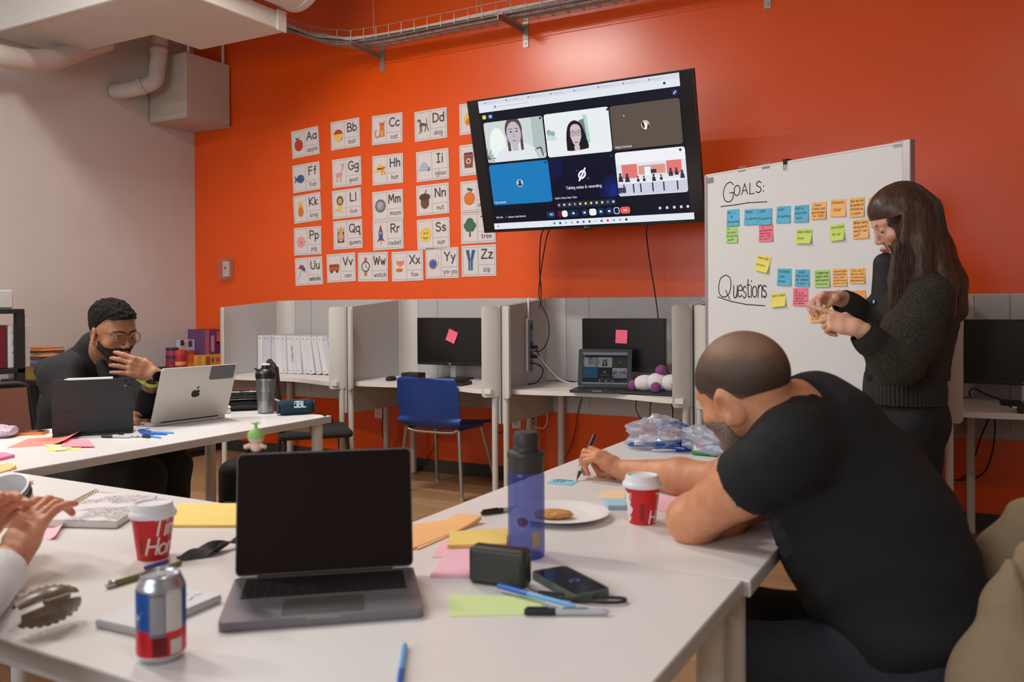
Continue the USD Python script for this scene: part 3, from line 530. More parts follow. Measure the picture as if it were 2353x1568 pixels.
# ---------------------------------------------------------------- the big screen and what it shows
def screen_ui(par, m, k, fine=True):
    """video-call window; canvas 1.765 wide, 1 high, y up; drawn flat in thin layers on the panel"""
    Wd = 1.765; col = {}
    def put(c, g, z): col.setdefault((c, z), []).append(g)
    def R_(u0, v0, u1, v1, r=.0): 
        return rrect((u1-u0)*Wd, v1-v0, r, (u0+u1)/2*Wd, 1-(v0+v1)/2, 3) if r else sbox(u0*Wd, 1-v1, u1*Wd, 1-v0)
    def T(s, u, v, h, c=(225, 228, 235), w=.14, z=5, wid=None):
        if fine or h > .014: put(c, inked(strokes(s, h, u*Wd, 1-v, wid=wid, n=3), h*w, 2), z)
    put((15, 18, 34), R_(.058, .014, .945, .976), 1)
    put((226, 230, 238), R_(.058, .014, .945, .1), 2); put((214, 219, 230), R_(.058, .014, .945, .05), 3)
    put((226, 232, 240), R_(.058, .93, .958, .976), 2)
    tiles = [(.07, .175, .355, .472, (206, 214, 216)), (.362, .17, .649, .475, (232, 238, 240)), (.654, .173, .938, .47, (92, 80, 72)), (.07, .488, .358, .792, (24, 122, 186)), (.364, .487, .652, .787, (13, 16, 40)), (.657, .488, .943, .79, (224, 226, 232))]
    TP = [R_(a, b, c, d, .018) for a, b, c, d, _ in tiles]
    for p, (*_, c) in zip(TP, tiles): put(c, p, 2)
    # first caller: fair hair tied back, white top
    q = TP[0]; X = lambda u: u*Wd
    put((176, 190, 190), q.intersection(R_(.30, .17, .36, .44)), 3); put((238, 244, 238), q.intersection(el(X(.13), .66, .07, .12)), 3)
    put((60, 62, 74), q.intersection(pg((X(.302), .60), (X(.335), .61), (X(.345), .535), (X(.318), .53))), 4); put((196, 204, 206), q.intersection(pg((X(.308), .59), (X(.330), .6), (X(.338), .545), (X(.32), .54))), 5)
    put((60, 96, 84), unary_union([ln(.006, (X(.072), .56), (X(.072)+.07*math.cos(a), .56+.07*math.sin(a))) for a in (-.9, -.4, 0, .5, 1, 1.5)]).intersection(q), 3)
    put((224, 230, 236), q.intersection(pg(*spline([(X(.09), .50), (X(.13), .6), (X(.185), .645), (X(.25), .65), (X(.31), .6), (X(.35), .52), (X(.35), .5)], 5))), 4)
    put((92, 72, 68), q.intersection(el(X(.213), .75, .073, .095).union(R_(.178, .24, .192, .40)).union(R_(.24, .24, .253, .40))), 5)
    put((196, 186, 196), el(X(.213), .722, .061, .088).union(R_(.198, .33, .228, .40)), 6)
    put((70, 62, 76), el(X(.2), .738, .011, .005).union(el(X(.228), .738, .011, .005)).union(ln(.005, (X(.192), .757), (X(.207), .758))).union(ln(.005, (X(.221), .758), (X(.235), .756))), 7)
    put((150, 112, 124), ln(.007, (X(.205), .672), (X(.222), .672)).union(ln(.004, (X(.213), .735), (X(.211), .703), (X(.217), .702))), 7)
    # second caller: dark bob, round glasses
    q = TP[1]
    put((206, 222, 214), q.intersection(R_(.365, .33, .41, .36)).union(R_(.37, .30, .40, .33)), 3); put((150, 178, 180), q.intersection(unary_union([el(X(.378), .70, .02), el(X(.395), .69, .018)])), 4)
    put((176, 214, 190), pg((X(.535), .80), (X(.552), .79), (X(.56), .60), (X(.548), .6)), 3); put((110, 128, 150), pg((X(.515), .76), (X(.538), .77), (X(.545), .64), (X(.525), .64)), 3)
    put((236, 236, 240), q.intersection(pg(*spline([(X(.425), .525), (X(.45), .58), (X(.5), .605), (X(.55), .57), (X(.57), .525)], 5))), 4)
    put((26, 24, 34), q.intersection(pg(*spline([(X(.452), .56), (X(.455), .66), (X(.467), .735), (X(.495), .765), (X(.525), .735), (X(.54), .66), (X(.55), .575), (X(.53), .56), (X(.475), .555)], 5))), 5)
    put((206, 190, 194), pg(*spline([(X(.472), .66), (X(.477), .72), (X(.497), .74), (X(.518), .72), (X(.522), .66), (X(.51), .605), (X(.497), .585), (X(.483), .605)], 5)), 6)
    put((206, 190, 194), el(X(.498), .575, .022, .03), 6); put((236, 236, 240), pg((X(.475), .545), (X(.498), .56), (X(.522), .545), (X(.53), .53), (X(.468), .53)), 6); put((60, 56, 70), unary_union([el(X(u), .678, .022, .02).difference(el(X(u), .678, .019, .017)) for u in (.485, .511)]+[el(X(.485), .68, .008, .004), el(X(.511), .68, .008, .004), ln(.005, (X(.49), .613), (X(.504), .613))]), 7)
    # third tile: round portrait of a seabird-like shape on brown; fourth: round portrait on blue
    put((206, 190, 160), el(X(.795), .68, .03), 3); put((240, 240, 244), el(X(.795), .672, .013, .024), 4); put((40, 36, 44), el(X(.787), .68, .008, .022, 15).union(el(X(.806), .665, .006, .018, -15)), 5)
    put((206, 216, 224), el(X(.213), .36, .028), 3); put((50, 60, 84), el(X(.213), .372, .012, .012).union(el(X(.213), .35, .02, .012)), 4)
    # fifth: note taker with the looping mark
    [put(c_, TP[4].intersection(el(X(.65), .24, r_, r_)), z_) for c_, r_, z_ in (((14, 22, 66), .13, 2.4), ((15, 28, 92), .10, 2.6), ((16, 38, 122), .06, 2.8))]; put((13, 22, 66), TP[4].intersection(el(X(.372), .47, .09, .11)), 3)
    cx, cy = X(.506), .384
    put((236, 238, 244), el(cx, cy, .036, .028, 45).difference(el(cx, cy, .024, .014, 45)).union(ln(.013, (cx-.026, cy-.04), (cx+.028, cy+.042))), 4); put((150, 120, 220), el(cx+.045, cy-.03, .005).union(el(cx-.04, cy+.03, .004)), 4)
    T('Taking notes & recording', .428, .712, .019, w=.17, wid=.158*Wd)
    # sixth: the room itself seen by the far camera
    q = TP[5]
    put((240, 240, 246), q.intersection(R_(.657, .49, .943, .57)), 3); put((226, 120, 118), R_(.68, .575, .745, .67), 3); put((226, 120, 118), R_(.865, .57, .925, .66), 3); put((220, 150, 140), R_(.75, .59, .86, .65), 3); put((238, 240, 246), R_(.775, .60, .80, .66).union(R_(.69, .69, .93, .705)), 4)
    put((50, 54, 70), R_(.80, .62, .823, .645), 5); put((206, 206, 222), q.intersection(R_(.657, .705, .943, .785)), 3)
    ppl = []
    for u, v, s in ((.672, .64, 1.1), (.70, .645, 1.1), (.745, .665, .7), (.77, .665, .7), (.81, .66, .9), (.84, .665, .7), (.88, .63, 1), (.903, .63, .9), (.925, .65, 1)): ppl += [el(X(u), 1-v, .008*s, .010*s), pg((X(u)-.016*s, 1-v-.045*s), (X(u)-.01*s, 1-v-.01), (X(u)+.01*s, 1-v-.01), (X(u)+.018*s, 1-v-.045*s))]
    put((46, 50, 74), unary_union(ppl).intersection(q), 6); put((60, 64, 92), unary_union([R_(u, .71, u+.006, .77) for u in (.68, .72, .75, .80, .845, .90)]).intersection(q), 5); put((60, 64, 92), q.intersection(R_(.655, .73, .69, .77)), 5)
    # names, controls, bars
    for s, u, v in (('Bailey Sellers', .076, .462), ('Leigh Li', .378, .462), ('Abigail Kierstead', .662, .457), ('Fahd Alhattab', .076, .778), ("Fahd's Fellow Note Taker", .371, .778), ('Unicorn Labs', .668, .775)): T(s, u, v, .0125, w=.15)
    T('9:53 AM', .074, .892, .0125, w=.16); T('Unicorn Labs Retreat', .135, .892, .0125, w=.16); put((200, 204, 215), ln(.002, (X(.124), .106), (X(.124), .122)), 5)
    put((236, 210, 90), R_(.07, .12, .088, .148, .006), 3); put((74, 120, 214), R_(.1, .12, .12, .148, .006), 3); put((235, 240, 250), el(X(.11), .866, .007), 4)
    for u, v in ((.345, .19), (.645, .19), (.925, .508), (.347, .505), (.641, .505)): put((30, 60, 110), el(X(u), 1-v, .009), 4)
    put((40, 54, 96), el(X(.922), .864, .02), 3); put((230, 234, 244), ln(.007, (X(.918), .857), (X(.926), .871)), 4)
    put((34, 42, 66), rrect(.265*Wd, .042, .02, X(.509), .177), 3)
    for i_, c in enumerate([(226, 130, 200), (240, 214, 110), (196, 170, 214), (206, 120, 120)]+[(240, 214, 90)]*5+[(110, 120, 150), (200, 204, 214)]): put(c, el(X(.386+i_*.0245), .178, .009), 4)
    for u, w_, c in ((.343, .04, (20, 52, 92)), (.385, .02, (110, 20, 34)), (.408, .026, (236, 238, 242)), (.448, .05, (20, 44, 80)), (.499, .028, (20, 52, 92)), (.536, .032, (236, 238, 242)), (.572, .028, (20, 52, 92)), (.609, .03, (20, 52, 92)), (.641, .025, (226, 234, 242)), (.678, .042, (236, 92, 86))): put(c, rrect(w_*Wd, .048, .016, X(u), .113), 3)
    put((15, 30, 60), rrect(.019*Wd, .04, .014, X(.641), .113), 4); T('REC', .338, .893, .014, w=.16)
    for u in (.448, .499, .572, .609): put((226, 232, 240), rrect(.018, .014, .003, X(u), .113, 2), 5)
    put((240, 236, 238), rrect(.03, .008, .003, X(.678), .113, 2), 5)
    for u in (.824, .853, .882, .91, .936): put((214, 218, 226), rrect(.018, .018, .004, X(u), .113, 2), 4)
    for i_ in range(8): put((170, 176, 190), ln(.0025, (X(.1+i_*.105), .966), (X(.15+i_*.105), .966)), 4); put((120, 126, 140), el(X(.092+i_*.105), .966, .006), 4)
    put((30, 70, 150), el(X(.139), .931, .009).difference(el(X(.139), .931, .004)), 4); put((170, 176, 190), ln(.003, (X(.15), .93), (X(.30), .93)), 4); put((20, 60, 120), el(X(.885), .931, .009), 4)
    for i_, c in enumerate([(60, 130, 190), (40, 50, 80), (150, 190, 210), (170, 190, 200), (40, 90, 180), (30, 110, 190), (60, 60, 70), (210, 210, 216), (40, 110, 160), (220, 50, 90), (70, 190, 210), (190, 160, 200), (20, 40, 90)]): put(c, el(X(.355+i_*.027), .047, .009), 4)
    put((150, 60, 110), el(X(.078), .047, .006), 4)
    if fine: put((240, 240, 244), pg((X(.709), .765), (X(.714), .748), (X(.7095), .75)), 6)
    for i_, ((c, z), gs) in enumerate(sorted(col.items(), key=lambda x: x[0][1])):
        v, f = tri2(unary_union(gs)); v = np.c_[v[:, :2], np.full(len(v), z*.00025)]
        part(par, 'screen_image', (v@m[:3, :3].T+m[:3, 3], f), glow(c, k), False)
TVP, TVR = A(3.971, -.6527, 2.0832), None
from scipy.spatial.transform import Rotation as _Rn
TVR = _Rn.from_rotvec([.2435, .0011, -.0467]).as_matrix()
TVW, TVH = 1.46, .827
t = thing('television', 'large black flat television on a tilted mount showing a video call', 'television', xf(TVP, rot=TVR))
BLACK = mat('black_plastic', (24, 22, 24), .35); BLACKM = mat('matte_black_plastic', (30, 28, 29), .6)
part(t, 'back_shell', rbox((-TVW/2+.1, .02, -TVH/2+.06), (TVW/2-.1, .07, TVH/2-.1), .02, 2), BLACKM)
part(t, 'panel', rbox((-TVW/2, 0, -TVH/2), (TVW/2, .028, TVH/2), .004, 2), BLACK)
part(t, 'screen', box((-TVW/2+.006, -.0006, -TVH/2+.012), (TVW/2-.006, .001, TVH/2-.006)), mat('screen_glass_black', (10, 10, 16), .18), False)
m_ = np.eye(4); m_[:3, 0] = (TVW/1.765, 0, 0); m_[:3, 1] = (0, 0, TVH); m_[:3, 2] = (0, -1, 0); m_[:3, 3] = (-TVW/2, -.001, -TVH/2)
screen_ui(t, m_, 1.0)
lg = cat(ribbon(strokes('LG', .009, .004, 0), .0016), tri2(el(-.006, .0045, .0055)))
part(t, 'logo', mv(lg, (-.004, -.0012, -TVH/2+.003), WALLV), glow((120, 120, 124), .7), False)  # logo brightness is put in as emission
part(t, 'lower_sensor', rbox((-.03, .0, -TVH/2-.012), (.03, .02, -TVH/2+.002), .003, 1), BLACK)
part(t, 'wall_mount', cat(tm(trimesh.util.concatenate([trimesh.Trimesh(*mv(box((-.25, .07, -.2), (-.2, .12, .2)))), trimesh.Trimesh(*box((.2, .07, -.2), (.25, .12, .2)))]))), STEEL, False)
mt = thing('swing_mount', 'steel wall mount carrying the television', 'wall mount')
part(mt, 'wall_plate', box((3.6, -.03, 1.85), (4.3, -.002, 2.3)), STEEL, False)
for x in (3.75, 4.2): part(mt, 'arm', tube([(x, -.03, 2.08), (x, -.30, 2.06), (x, -.50, 2.07)], .02, 8), STEEL)
# hanging cables of the television
def cable(label, pts, r=.004, m=BLACKM, n=8, group=None, c='cable', name='power_cable'): return solo(name, tube(spline(pts, n), r, 7), m, label, c, None, group, smooth=True)
cable('black cable hanging from the television to the power strip, left of the pair', [A(3.66, -.45, 1.72), at(1243, 545, y=-.3), at(1240, 620, y=-.25), at(1243, 690, y=-.22), at(1222, 760, y=-.3), at(1188, 810, y=-.36), at(1182, 850, y=-.4), at(1205, 880, y=-.4), at(1235, 878, y=-.4), at(1248, 850, y=-.36), at(1230, 836, y=-.33), at(1213, 837, y=-.31)])
cable('black cable hanging from the television beside its twin, looping right to the strip', [A(3.72, -.45, 1.72), at(1258, 540, y=-.3), at(1241, 640, y=-.24), at(1240, 690, y=-.22), at(1258, 730, y=-.3), at(1261, 770, y=-.3), at(1250, 800, y=-.32), at(1232, 808, y=-.32), at(1216, 797, y=-.31)])
cable('black cable hanging from the right end of the television behind the monitor', [A(4.38, -.45, 1.7), at(1487, 520, y=-.3), at(1490, 580, y=-.2), at(1506, 680, y=-.14), at(1516, 760, y=-.13), at(1522, 810, y=-.13), at(1533, 850, y=-.13), at(1540, 862, y=-.13)])

# ---------------------------------------------------------------- thermostat, outlets, power strip
t = thing('thermostat', 'white thermostat in a clear plastic guard on the orange wall', 'thermostat', xf(at(524, 619, y=-.002)))
part(t, 'guard', rbox((-.075, -.06, -.09), (.075, -.004, .09), .012, 2), film('clear_guard', (244, 236, 232), .07, .05, .1), False)
part(t, 'controller', rbox((-.032, -.032, -.066), (.032, -.004, .066), .004, 1), mat('white_plastic', (232, 230, 228), .4))
part(t, 'display', box((-.014, -.0335, .004), (.014, -.032, .016)), BLACK, False)
WP = mat('white_plastic', (232, 230, 228), .4)
for i, (px, py, lb) in enumerate(((870, 944, 'white wall outlet plate under the desk left of the blue chair'), (1187, 966, 'white switch plate under the desk beside the purple loop'), (1224, 968, 'white double outlet with plugs under the desk, right of the switch plate'))):
    p_ = at(px, py, y=-.002); t = thing('wall_outlet', lb, 'wall outlet', xf(p_), group='outlets under the carrels')
    part(t, 'plate', rbox((-.036, -.006, -.058), (.036, 0, .058), .003, 1), WP)
    for z in (-.02, .02): part(t, 'socket', rbox((-.017, -.008, z-.014), (.017, -.005, z+.014), .004, 1), mat('ivory_plastic', (214, 210, 204), .4))
    if i == 2:
        for z in (-.022, .022): part(t, 'plug', rbox((-.016, -.035, z-.013), (.016, -.008, z+.013), .006, 1), BLACKM if z > 0 else WP)
cable('black cable running down from the plugged outlet', [at(1220, 958, y=-.04), at(1209, 962, y=-.05), at(1208, 985, y=-.06), at(1212, 1010, y=-.06), at(1218, 1040, y=-.05)], .0035)
cable('white cable arching from the outlet under the third desk', [at(1226, 978, y=-.04), at(1248, 985, y=-.05), at(1258, 965, y=-.06), at(1252, 945, y=-.08), at(1240, 935, y=-.1)], .0045, WP)
cable('thin black cable hanging on the orange wall below the blue chair desk', [at(884, 935, y=-.05), at(880, 960, y=-.05), at(878, 990, y=-.05), at(886, 1030, y=-.05), at(895, 1048, y=-.05)], .0035)
cable('thin black cable crossing the skirting behind the blue chair', [at(1012, 985, y=-.03), at(1000, 1020, y=-.03), at(984, 1052, y=-.03), at(965, 1075, y=-.02), at(945, 1086, y=-.03)], .003)
cable('thin dark cable falling from the third desk to the floor', [at(1338, 908, y=-.08), at(1330, 940, y=-.06), at(1322, 990, y=-.04), at(1310, 1030, y=-.03), at(1292, 1068, y=-.02)], .003)
solo('cable_loop', tube(spline([at(1133, 965, y=-.3), at(1142, 961, y=-.3), at(1157, 968, y=-.3), at(1159, 985, y=-.3), at(1150, 995, y=-.3), at(1136, 990, y=-.3), at(1131, 977, y=-.3)], 6, True), .006, 7, False), mat('purple_plastic', (70, 52, 120), .5), 'purple cable coiled in a loop under the desk by the carrel legs', 'cable loop', smooth=True)
t = thing('power_strip', 'grey and white power strip fixed upright on the carrel side panel', 'power strip', xf((3.46+.036, -.42, .97)))
part(t, 'back_case', rbox((0, -.028, -.17), (.022, .028, .17), .01, 2), WP)
part(t, 'front_face', rbox((.022, -.024, -.165), (.034, .024, .16), .006, 2), mat('slate_grey_plastic', (96, 104, 116), .4))
for z in (-.11, -.05, .01): part(t, 'socket', box((.034, -.012, z-.012), (.0352, .012, z+.012)), BLACKM, False)
part(t, 'rocker_switch', box((.034, -.01, .1), (.037, .01, .13)), BLACKM, False)
part(t, 'cord', tube(spline([(.011, 0, .17), (.012, 0, .24), (.006, .01, .30)], 6), .006, 8), WP, True)
for z, a, b in ((-.03, 0, 0), (-.09, 0, 0)): part(t, 'plug', rbox((.034, -.012, z+.008), (.075, .012, z+.03), .005, 1), BLACKM)
cable('black power cable from the strip down to the laptop on the third desk', [A(3.57, -.42, .96), at(1232, 798, y=-.42), at(1245, 830, y=-.42), at(1275, 865, y=-.42), at(1300, 876, y=-.42), at(1326, 878, y=-.45)], .004)
cable('grey sleeved cable from the strip along the panel to the laptop', [A(3.57, -.42, .90), at(1238, 818, y=-.42), at(1252, 838, y=-.42), at(1280, 868, y=-.42), at(1308, 880, y=-.43), at(1328, 880, y=-.46)], .004, mat('cable_grey', (176, 166, 160), .5))
# ---------------------------------------------------------------- what stands in the carrels
def tb(px, py, z=TT): return at(px, py, z=z)
DESK = .7152
BIND = [mat('white_binder_a', (216, 216, 220), .5), mat('white_binder_b', (204, 206, 214), .5), mat('white_binder_c', (224, 223, 222), .5)]
METAL = mat('rivet_metal', (130, 128, 130), .35, 1)
PAGE = mat('paper_edge', (222, 220, 214), .8)
def binder(w, lab, m):
    t = thing('ring_binder', lab, 'binder', m, 'white binders in the first carrel')
    b = BIND[rng.randrange(3)]
    part(t, 'spine', rbox((-w/2, -.003, .0), (w/2, .004, .285), .0025, 1), b)
    for s in (-1, 1): part(t, 'cover', box((s*w/2-.0015, 0, 0), (s*w/2+.0015, .25, .285)), b, False)
    part(t, 'pages', box((-w/2+.006, .03, .004), (w/2-.006, .235, .276)), PAGE, False)
    part(t, 'rivet', cyl((0, -.0045, .262), (0, -.003, .262), .004, 10), METAL); part(t, 'rivet', cyl((0, -.0045, .022), (0, -.003, .022), .004, 10), METAL)
    return t
bx = 1.10; lean = [0, 0, 0, 0, -2, -2.5, -3, -3.5, -4, -7, -9, -11, -12, -13, -14, -15]; wid = [.047, .042, .04, .046, .05, .045, .03, .052, .045, .05, .052, .046, .05, .046, .048, .045]
for i, (a, w) in enumerate(zip(lean, wid)):
    a_ = math.radians(a); step = w/math.cos(a_)+.004+(.285*max(0, math.sin(-a_)-math.sin(-math.radians(lean[i-1] if i else 0))))
    bx += step/2
    lb = ('white ring binder, %s' % ['leftmost of the upright row beside the carrel side panel', 'second upright from the left', 'third upright from the left', 'fourth upright from the left', 'first to lean, after the upright four', 'second of the slightly leaning ones', 'thin, set back in the dark gap of the row', 'wide, with printing on its spine', 'just right of the one with printing', 'first of the steeply leaning ones', 'second of the steeply leaning ones', 'third of the steeply leaning ones', 'fourth of the steeply leaning ones', 'third from the right end', 'second from the right end', 'leaning most, at the right end by the end cap'][i])
    t = binder(w, lb, xf((bx, -.36+.008*math.sin(i*2.3), DESK+abs(math.sin(a_))*w/2+.001), rot=roty(a_)))
    if i == 7: part(t, 'spine_print', mv(ribbon(strokes('LEGAL FORMS', .012, -.05, -.006)+strokes('1 2', .012, .055, -.006), .002), (-.001, -.0036, .16), np.array([[0, 1, 0], [0, 0, -1], [-1, 0, 0]], float)), INK, False)
    bx += step/2
    if bx > 2.16: break
SCR = mat('monitor_black', (25, 23, 24), .4); GRYM = mat('silver_plastic', (186, 188, 192), .35, .6)
def monitor(lab, m):
    t = thing('computer_monitor', lab, 'monitor', m, 'monitors in the study carrels')
    part(t, 'panel', rbox((-.27, -.012, .10), (.27, .03, .425), .004, 1), SCR)
    part(t, 'screen', box((-.264, -.0128, .122), (.264, -.0115, .420)), mat('screen_off', (20, 18, 19), .25), False)
    part(t, 'stand_neck', rbox((-.022, .028, .01), (.022, .045, .26), .006, 1), GRYM)
    part(t, 'stand_base', rbox((-.11, -.06, 0), (.11, .13, .012), .005, 1), SCR)
    part(t, 'logo', mv(ribbon(strokes('DELL', .009, -.013, 0), .0018), (0, -.0125, .107), WALLV), mat('logo_silver', (170, 170, 175), .4, 0), False)
    return t
monitor('black monitor with a tilted pink note, in the second carrel', xf((2.84, -.30, DESK)))
monitor('black monitor behind the open laptop in the third carrel', xf((4.10, -.30, DESK)))
monitor('black monitor at the right edge of the picture', xf((6.225, -.30, DESK), .02))
NP = {k: mat('note_'+k, v, .75, bump=(60, .06)) for k, v in dict(pink=(250, 128, 150), hotpink=(252, 110, 140), blue=(92, 186, 222), orange=(252, 190, 112), deep_orange=(250, 166, 80), lime=(206, 230, 110), green=(178, 222, 130), yellow=(238, 226, 110), gold=(252, 216, 84), palepink=(250, 180, 200), paleblue=(150, 210, 232), peach=(250, 206, 160), coral=(255, 130, 122)).items()}
PEN = mat('marker_ink', (74, 56, 52), .7)
def note(lab, m, col, w=.076, h=.076, curl=.006, lines=(), group=None, th=.0006, lh=.0105, ink=None):
    """a sticky note: stuck along its top edge, its free end lifted; x right, y up, z out"""
    t = thing('sticky_note', lab, 'sticky note', m, group)
    gx, gy = np.meshgrid(np.linspace(-w/2, w/2, 6), np.linspace(-h/2, h/2, 9), indexing='ij'); f = np.clip((.25-gy/h)/.75, 0, 1)
    lift = lambda X, Y: curl*np.clip((.25-Y/h)/.75, 0, 1)**1.8*(1+.4*X/w)
    part(t, 'paper', sheet(np.stack([gx, gy, lift(gx, gy)], -1), th), NP[col], 60)
    st = []
    n = max(len(lines), 1); hh = min(lh, h*.8/n/1.5)
    for k, s in enumerate(lines):
        ww = min(text_w(s, hh), w*.86); st += strokes(s, hh, -w*.43+rng.uniform(0, max(0, w*.86-ww))*.4, h*.5-h*.09-hh-k*h*.86/n, jit=.8, slant=.12, seed=k*7+len(s), wid=w*.86, n=2)
    if st:
        v, f = ribbon(st, max(.0008, hh*.095)); v = v.copy(); v[:, 2] = lift(v[:, 0], v[:, 1])+th+.0008
        part(t, 'handwriting', (v, f), ink or PEN, False)
    return t
def onwall(p, r=0, y=0): return xf(p, rot=roty(math.radians(-r))@WALLV)
note('pink sticky note hung askew on the monitor behind the blue chair', onwall(at(1038, 773, y=-.318), -22), 'hotpink', .076, .082, .003)
note('pink sticky note straight on the monitor above the open laptop', onwall(at(1428, 774, y=-.318), -2), 'hotpink', .076, .082, .003)
KEY = mat('keyboard_black', (30, 29, 30), .5)
def keyboard(lab, m, w=.44, d=.15, rows=5, cols=18):
    t = thing('computer_keyboard', lab, 'keyboard', m)
    v, f = rbox((-w/2, -d/2, 0), (w/2, d/2, .016), .005, 1); v = v.copy(); v[:, 2] += (v[:, 2] > .008)*(v[:, 1]+d/2)*.06; part(t, 'body', (v, f), KEY)
    for r in range(rows):
        for c_ in range(cols):
            x, y = -w/2+.012+(c_+.5)*(w-.024)/cols, -d/2+.012+(r+.5)*(d-.024)/rows
            if r == 0 and 5 <= c_ <= 9:
                if c_ == 7: part(t, 'key', box((x-.05, y-.008, .016+(y+d/2)*.06), (x+.05, y+.008, .022+(y+d/2)*.06)), SCR, False)
                continue
            part(t, 'key', box((x-.0095, y-.0095, .015+(y+d/2)*.06), (x+.0095, y+.0095, .022+(y+d/2)*.06)), SCR, False)
    return t
keyboard('black keyboard on the second carrel desk behind the blue chair', xf((2.93, -.60, DESK), .06))
keyboard('black keyboard on the third carrel desk under the white plush toy', xf((4.415, -.60, DESK), .02), .38)
t = thing('document_dock', 'small black dock behind the keyboard in the second carrel', 'dock', xf((2.60, -.40, DESK)))
part(t, 'body', rbox((-.07, -.05, 0), (.07, .05, .05), .008, 2), BLACKM); part(t, 'front_slot', box((-.05, -.0515, .02), (.05, -.0495, .03)), SCR, False)
t = thing('computer_mouse', 'black mouse beside the dock in the second carrel', 'mouse', xf((2.50, -.52, DESK)))
part(t, 'shell', ball((0, 0, .012), (.03, .05, .02), 3), BLACKM, True); part(t, 'wheel', cyl((-.004, .025, .03), (.004, .025, .03), .006, 10), GRYM)
t = thing('docking_box', 'black box on the desk at the right edge under the monitor', 'docking box', xf((6.28, -.62, DESK)))
part(t, 'body', rbox((-.10, -.06, 0), (.10, .06, .035), .005, 2), BLACKM); part(t, 'cable_plug', cyl((-.12, .01, .018), (-.10, .01, .018), .005, 8), GRYM)
cable('black cable looping on the desk at the right edge', [A(6.16, -.61, DESK+.018), at(2296, 918, y=-.55), at(2262, 905, y=-.4), at(2240, 893, y=-.35), at(2228, 900, y=-.36), at(2230, 912, y=-.38)], .004)
cable('dark cable hanging under the right desk to the wall', [at(2286, 955, y=-.12), at(2286, 990, y=-.08), at(2280, 1040, y=-.06), at(2262, 1085, y=-.05), at(2230, 1102, y=-.05), at(2192, 1104, y=-.05)], .004)
cable('second dark cable under the right desk, crossing to the same spot', [at(2274, 958, y=-.12), at(2256, 1000, y=-.07), at(2240, 1050, y=-.06), at(2226, 1088, y=-.05), at(2200, 1106, y=-.05)], .004)
cable('thin black cable behind the monitor by the blue chair', [at(1107, 808, y=-.25), at(1118, 825, y=-.2), at(1126, 842, y=-.15), at(1127, 856, y=-.12)], .0035)
cable('thin black cable under the third desk left of the plush toy', [at(1470, 902, y=-.3), at(1462, 925, y=-.25), at(1463, 945, y=-.2), at(1474, 966, y=-.15)], .003)
cable('thin black cable dropping straight under the plush toy', [at(1495, 902, y=-.3), at(1495, 925, y=-.25), at(1493, 958, y=-.2)], .003)
cable('thick black cable under the third desk near the right legs', [at(1543, 925, y=-.2), at(1546, 945, y=-.15), at(1546, 968, y=-.12)], .004)
# open laptop of the third carrel
def laptop(lab, m, w, d, ang, body, bez, thick=.0155, lid=.006, keys=True, name='laptop_computer', rowcol=(6, 14)):
    """m: origin at the middle of the hinge line on the table, x right for the user, y away from the user; ang: lid angle back from upright, degrees"""
    t = thing(name, lab, 'laptop', m)
    pl = prism(rrect(w, d, .011, 0, -d/2, 5), .0015, thick); part(t, 'base', pl, body, 40)
    if keys:
        part(t, 'keyboard_well', box((-w*.435, -d*.53, thick-.0002), (w*.435, -d*.075, thick+.0004)), KEY, False)
        rw, rc = rowcol
        for r in range(rw):
            for c_ in range(rc):
                kw, kd = w*.87/rc, d*.455/rw; x, y = -w*.435+(c_+.5)*kw, -d*.53+(r+.5)*kd
                if r == 0 and 4 <= c_ <= 8:
                    if c_ == 6: part(t, 'key', box((x-2.4*kw, y-kd*.42, thick), (x+2.4*kw, y+kd*.42, thick+.0014)), SCR, False)
                    continue
                part(t, 'key', box((x-kw*.43, y-kd*.42, thick), (x+kw*.43, y+kd*.42, thick+.0014)), SCR, False)
        part(t, 'trackpad', prism(rrect(w*.41, d*.36, .006, 0, -d*.77), thick, thick+.0003), mat('trackpad_grey', (92, 88, 90), .35, .5), False)
        part(t, 'thumb_notch', box((-w*.08, -d-.0004, thick-.004), (w*.08, -d+.004, thick+.0002)), mat('notch_grey', (150, 146, 148), .3, .8), False)  # grey strip marks the thumb notch
    R = rotx(-math.radians(ang))     # lid: plane x, z tilting back
    pl = prism(rrect(w, d-.006, .011, 0, (d-.006)/2, 5), -lid/2, lid/2); v = np.c_[pl[0][:, 0], -pl[0][:, 2], pl[0][:, 1]]
    Lm = np.eye(4); Lm[:3, :3] = R; Lm[:3, 3] = (0, .0, thick+.001)
    tr = lambda q: (q[0]@R.T+Lm[:3, 3], q[1])
    part(t, 'lid', tr((v, pl[1][:, ::-1] if False else pl[1])), body, 40)
    pl = prism(rrect(w-.004, d-.012, .009, 0, (d-.006)/2, 5), 0, .0006); v = np.c_[pl[0][:, 0], -lid/2-.0002-pl[0][:, 2]*.5, pl[0][:, 1]]
    part(t, 'display_glass', tr((v, pl[1])), bez, False)
    part(t, 'hinge', cyl((-w*.38, .0, thick), (w*.38, .0, thick), .004, 8), SCR)
    return t, Lm
DK = mat('dark_laptop_metal', (52, 56, 64), .4, .5)
m_ = xf((4.065, -.475, DESK), .36); m_[:3, 3] = (4.075, -.40, DESK)
t, Lm = laptop('open dark laptop showing the video call on the third carrel desk', xf((4.045, -.47, DESK), .22),   .325, .235, 12, DK, mat('bezel_black', (16, 15, 17), .4))
m2 = np.eye(4); m2[:3, 0] = (.172, 0, 0); m2[:3, 1] = (0, 0, .20); m2[:3, 2] = (0, -1, 0); m2[:3, 3] = (-.152, -.0042, .012)
screen_ui(t, Lm@m2, .16, fine=False)
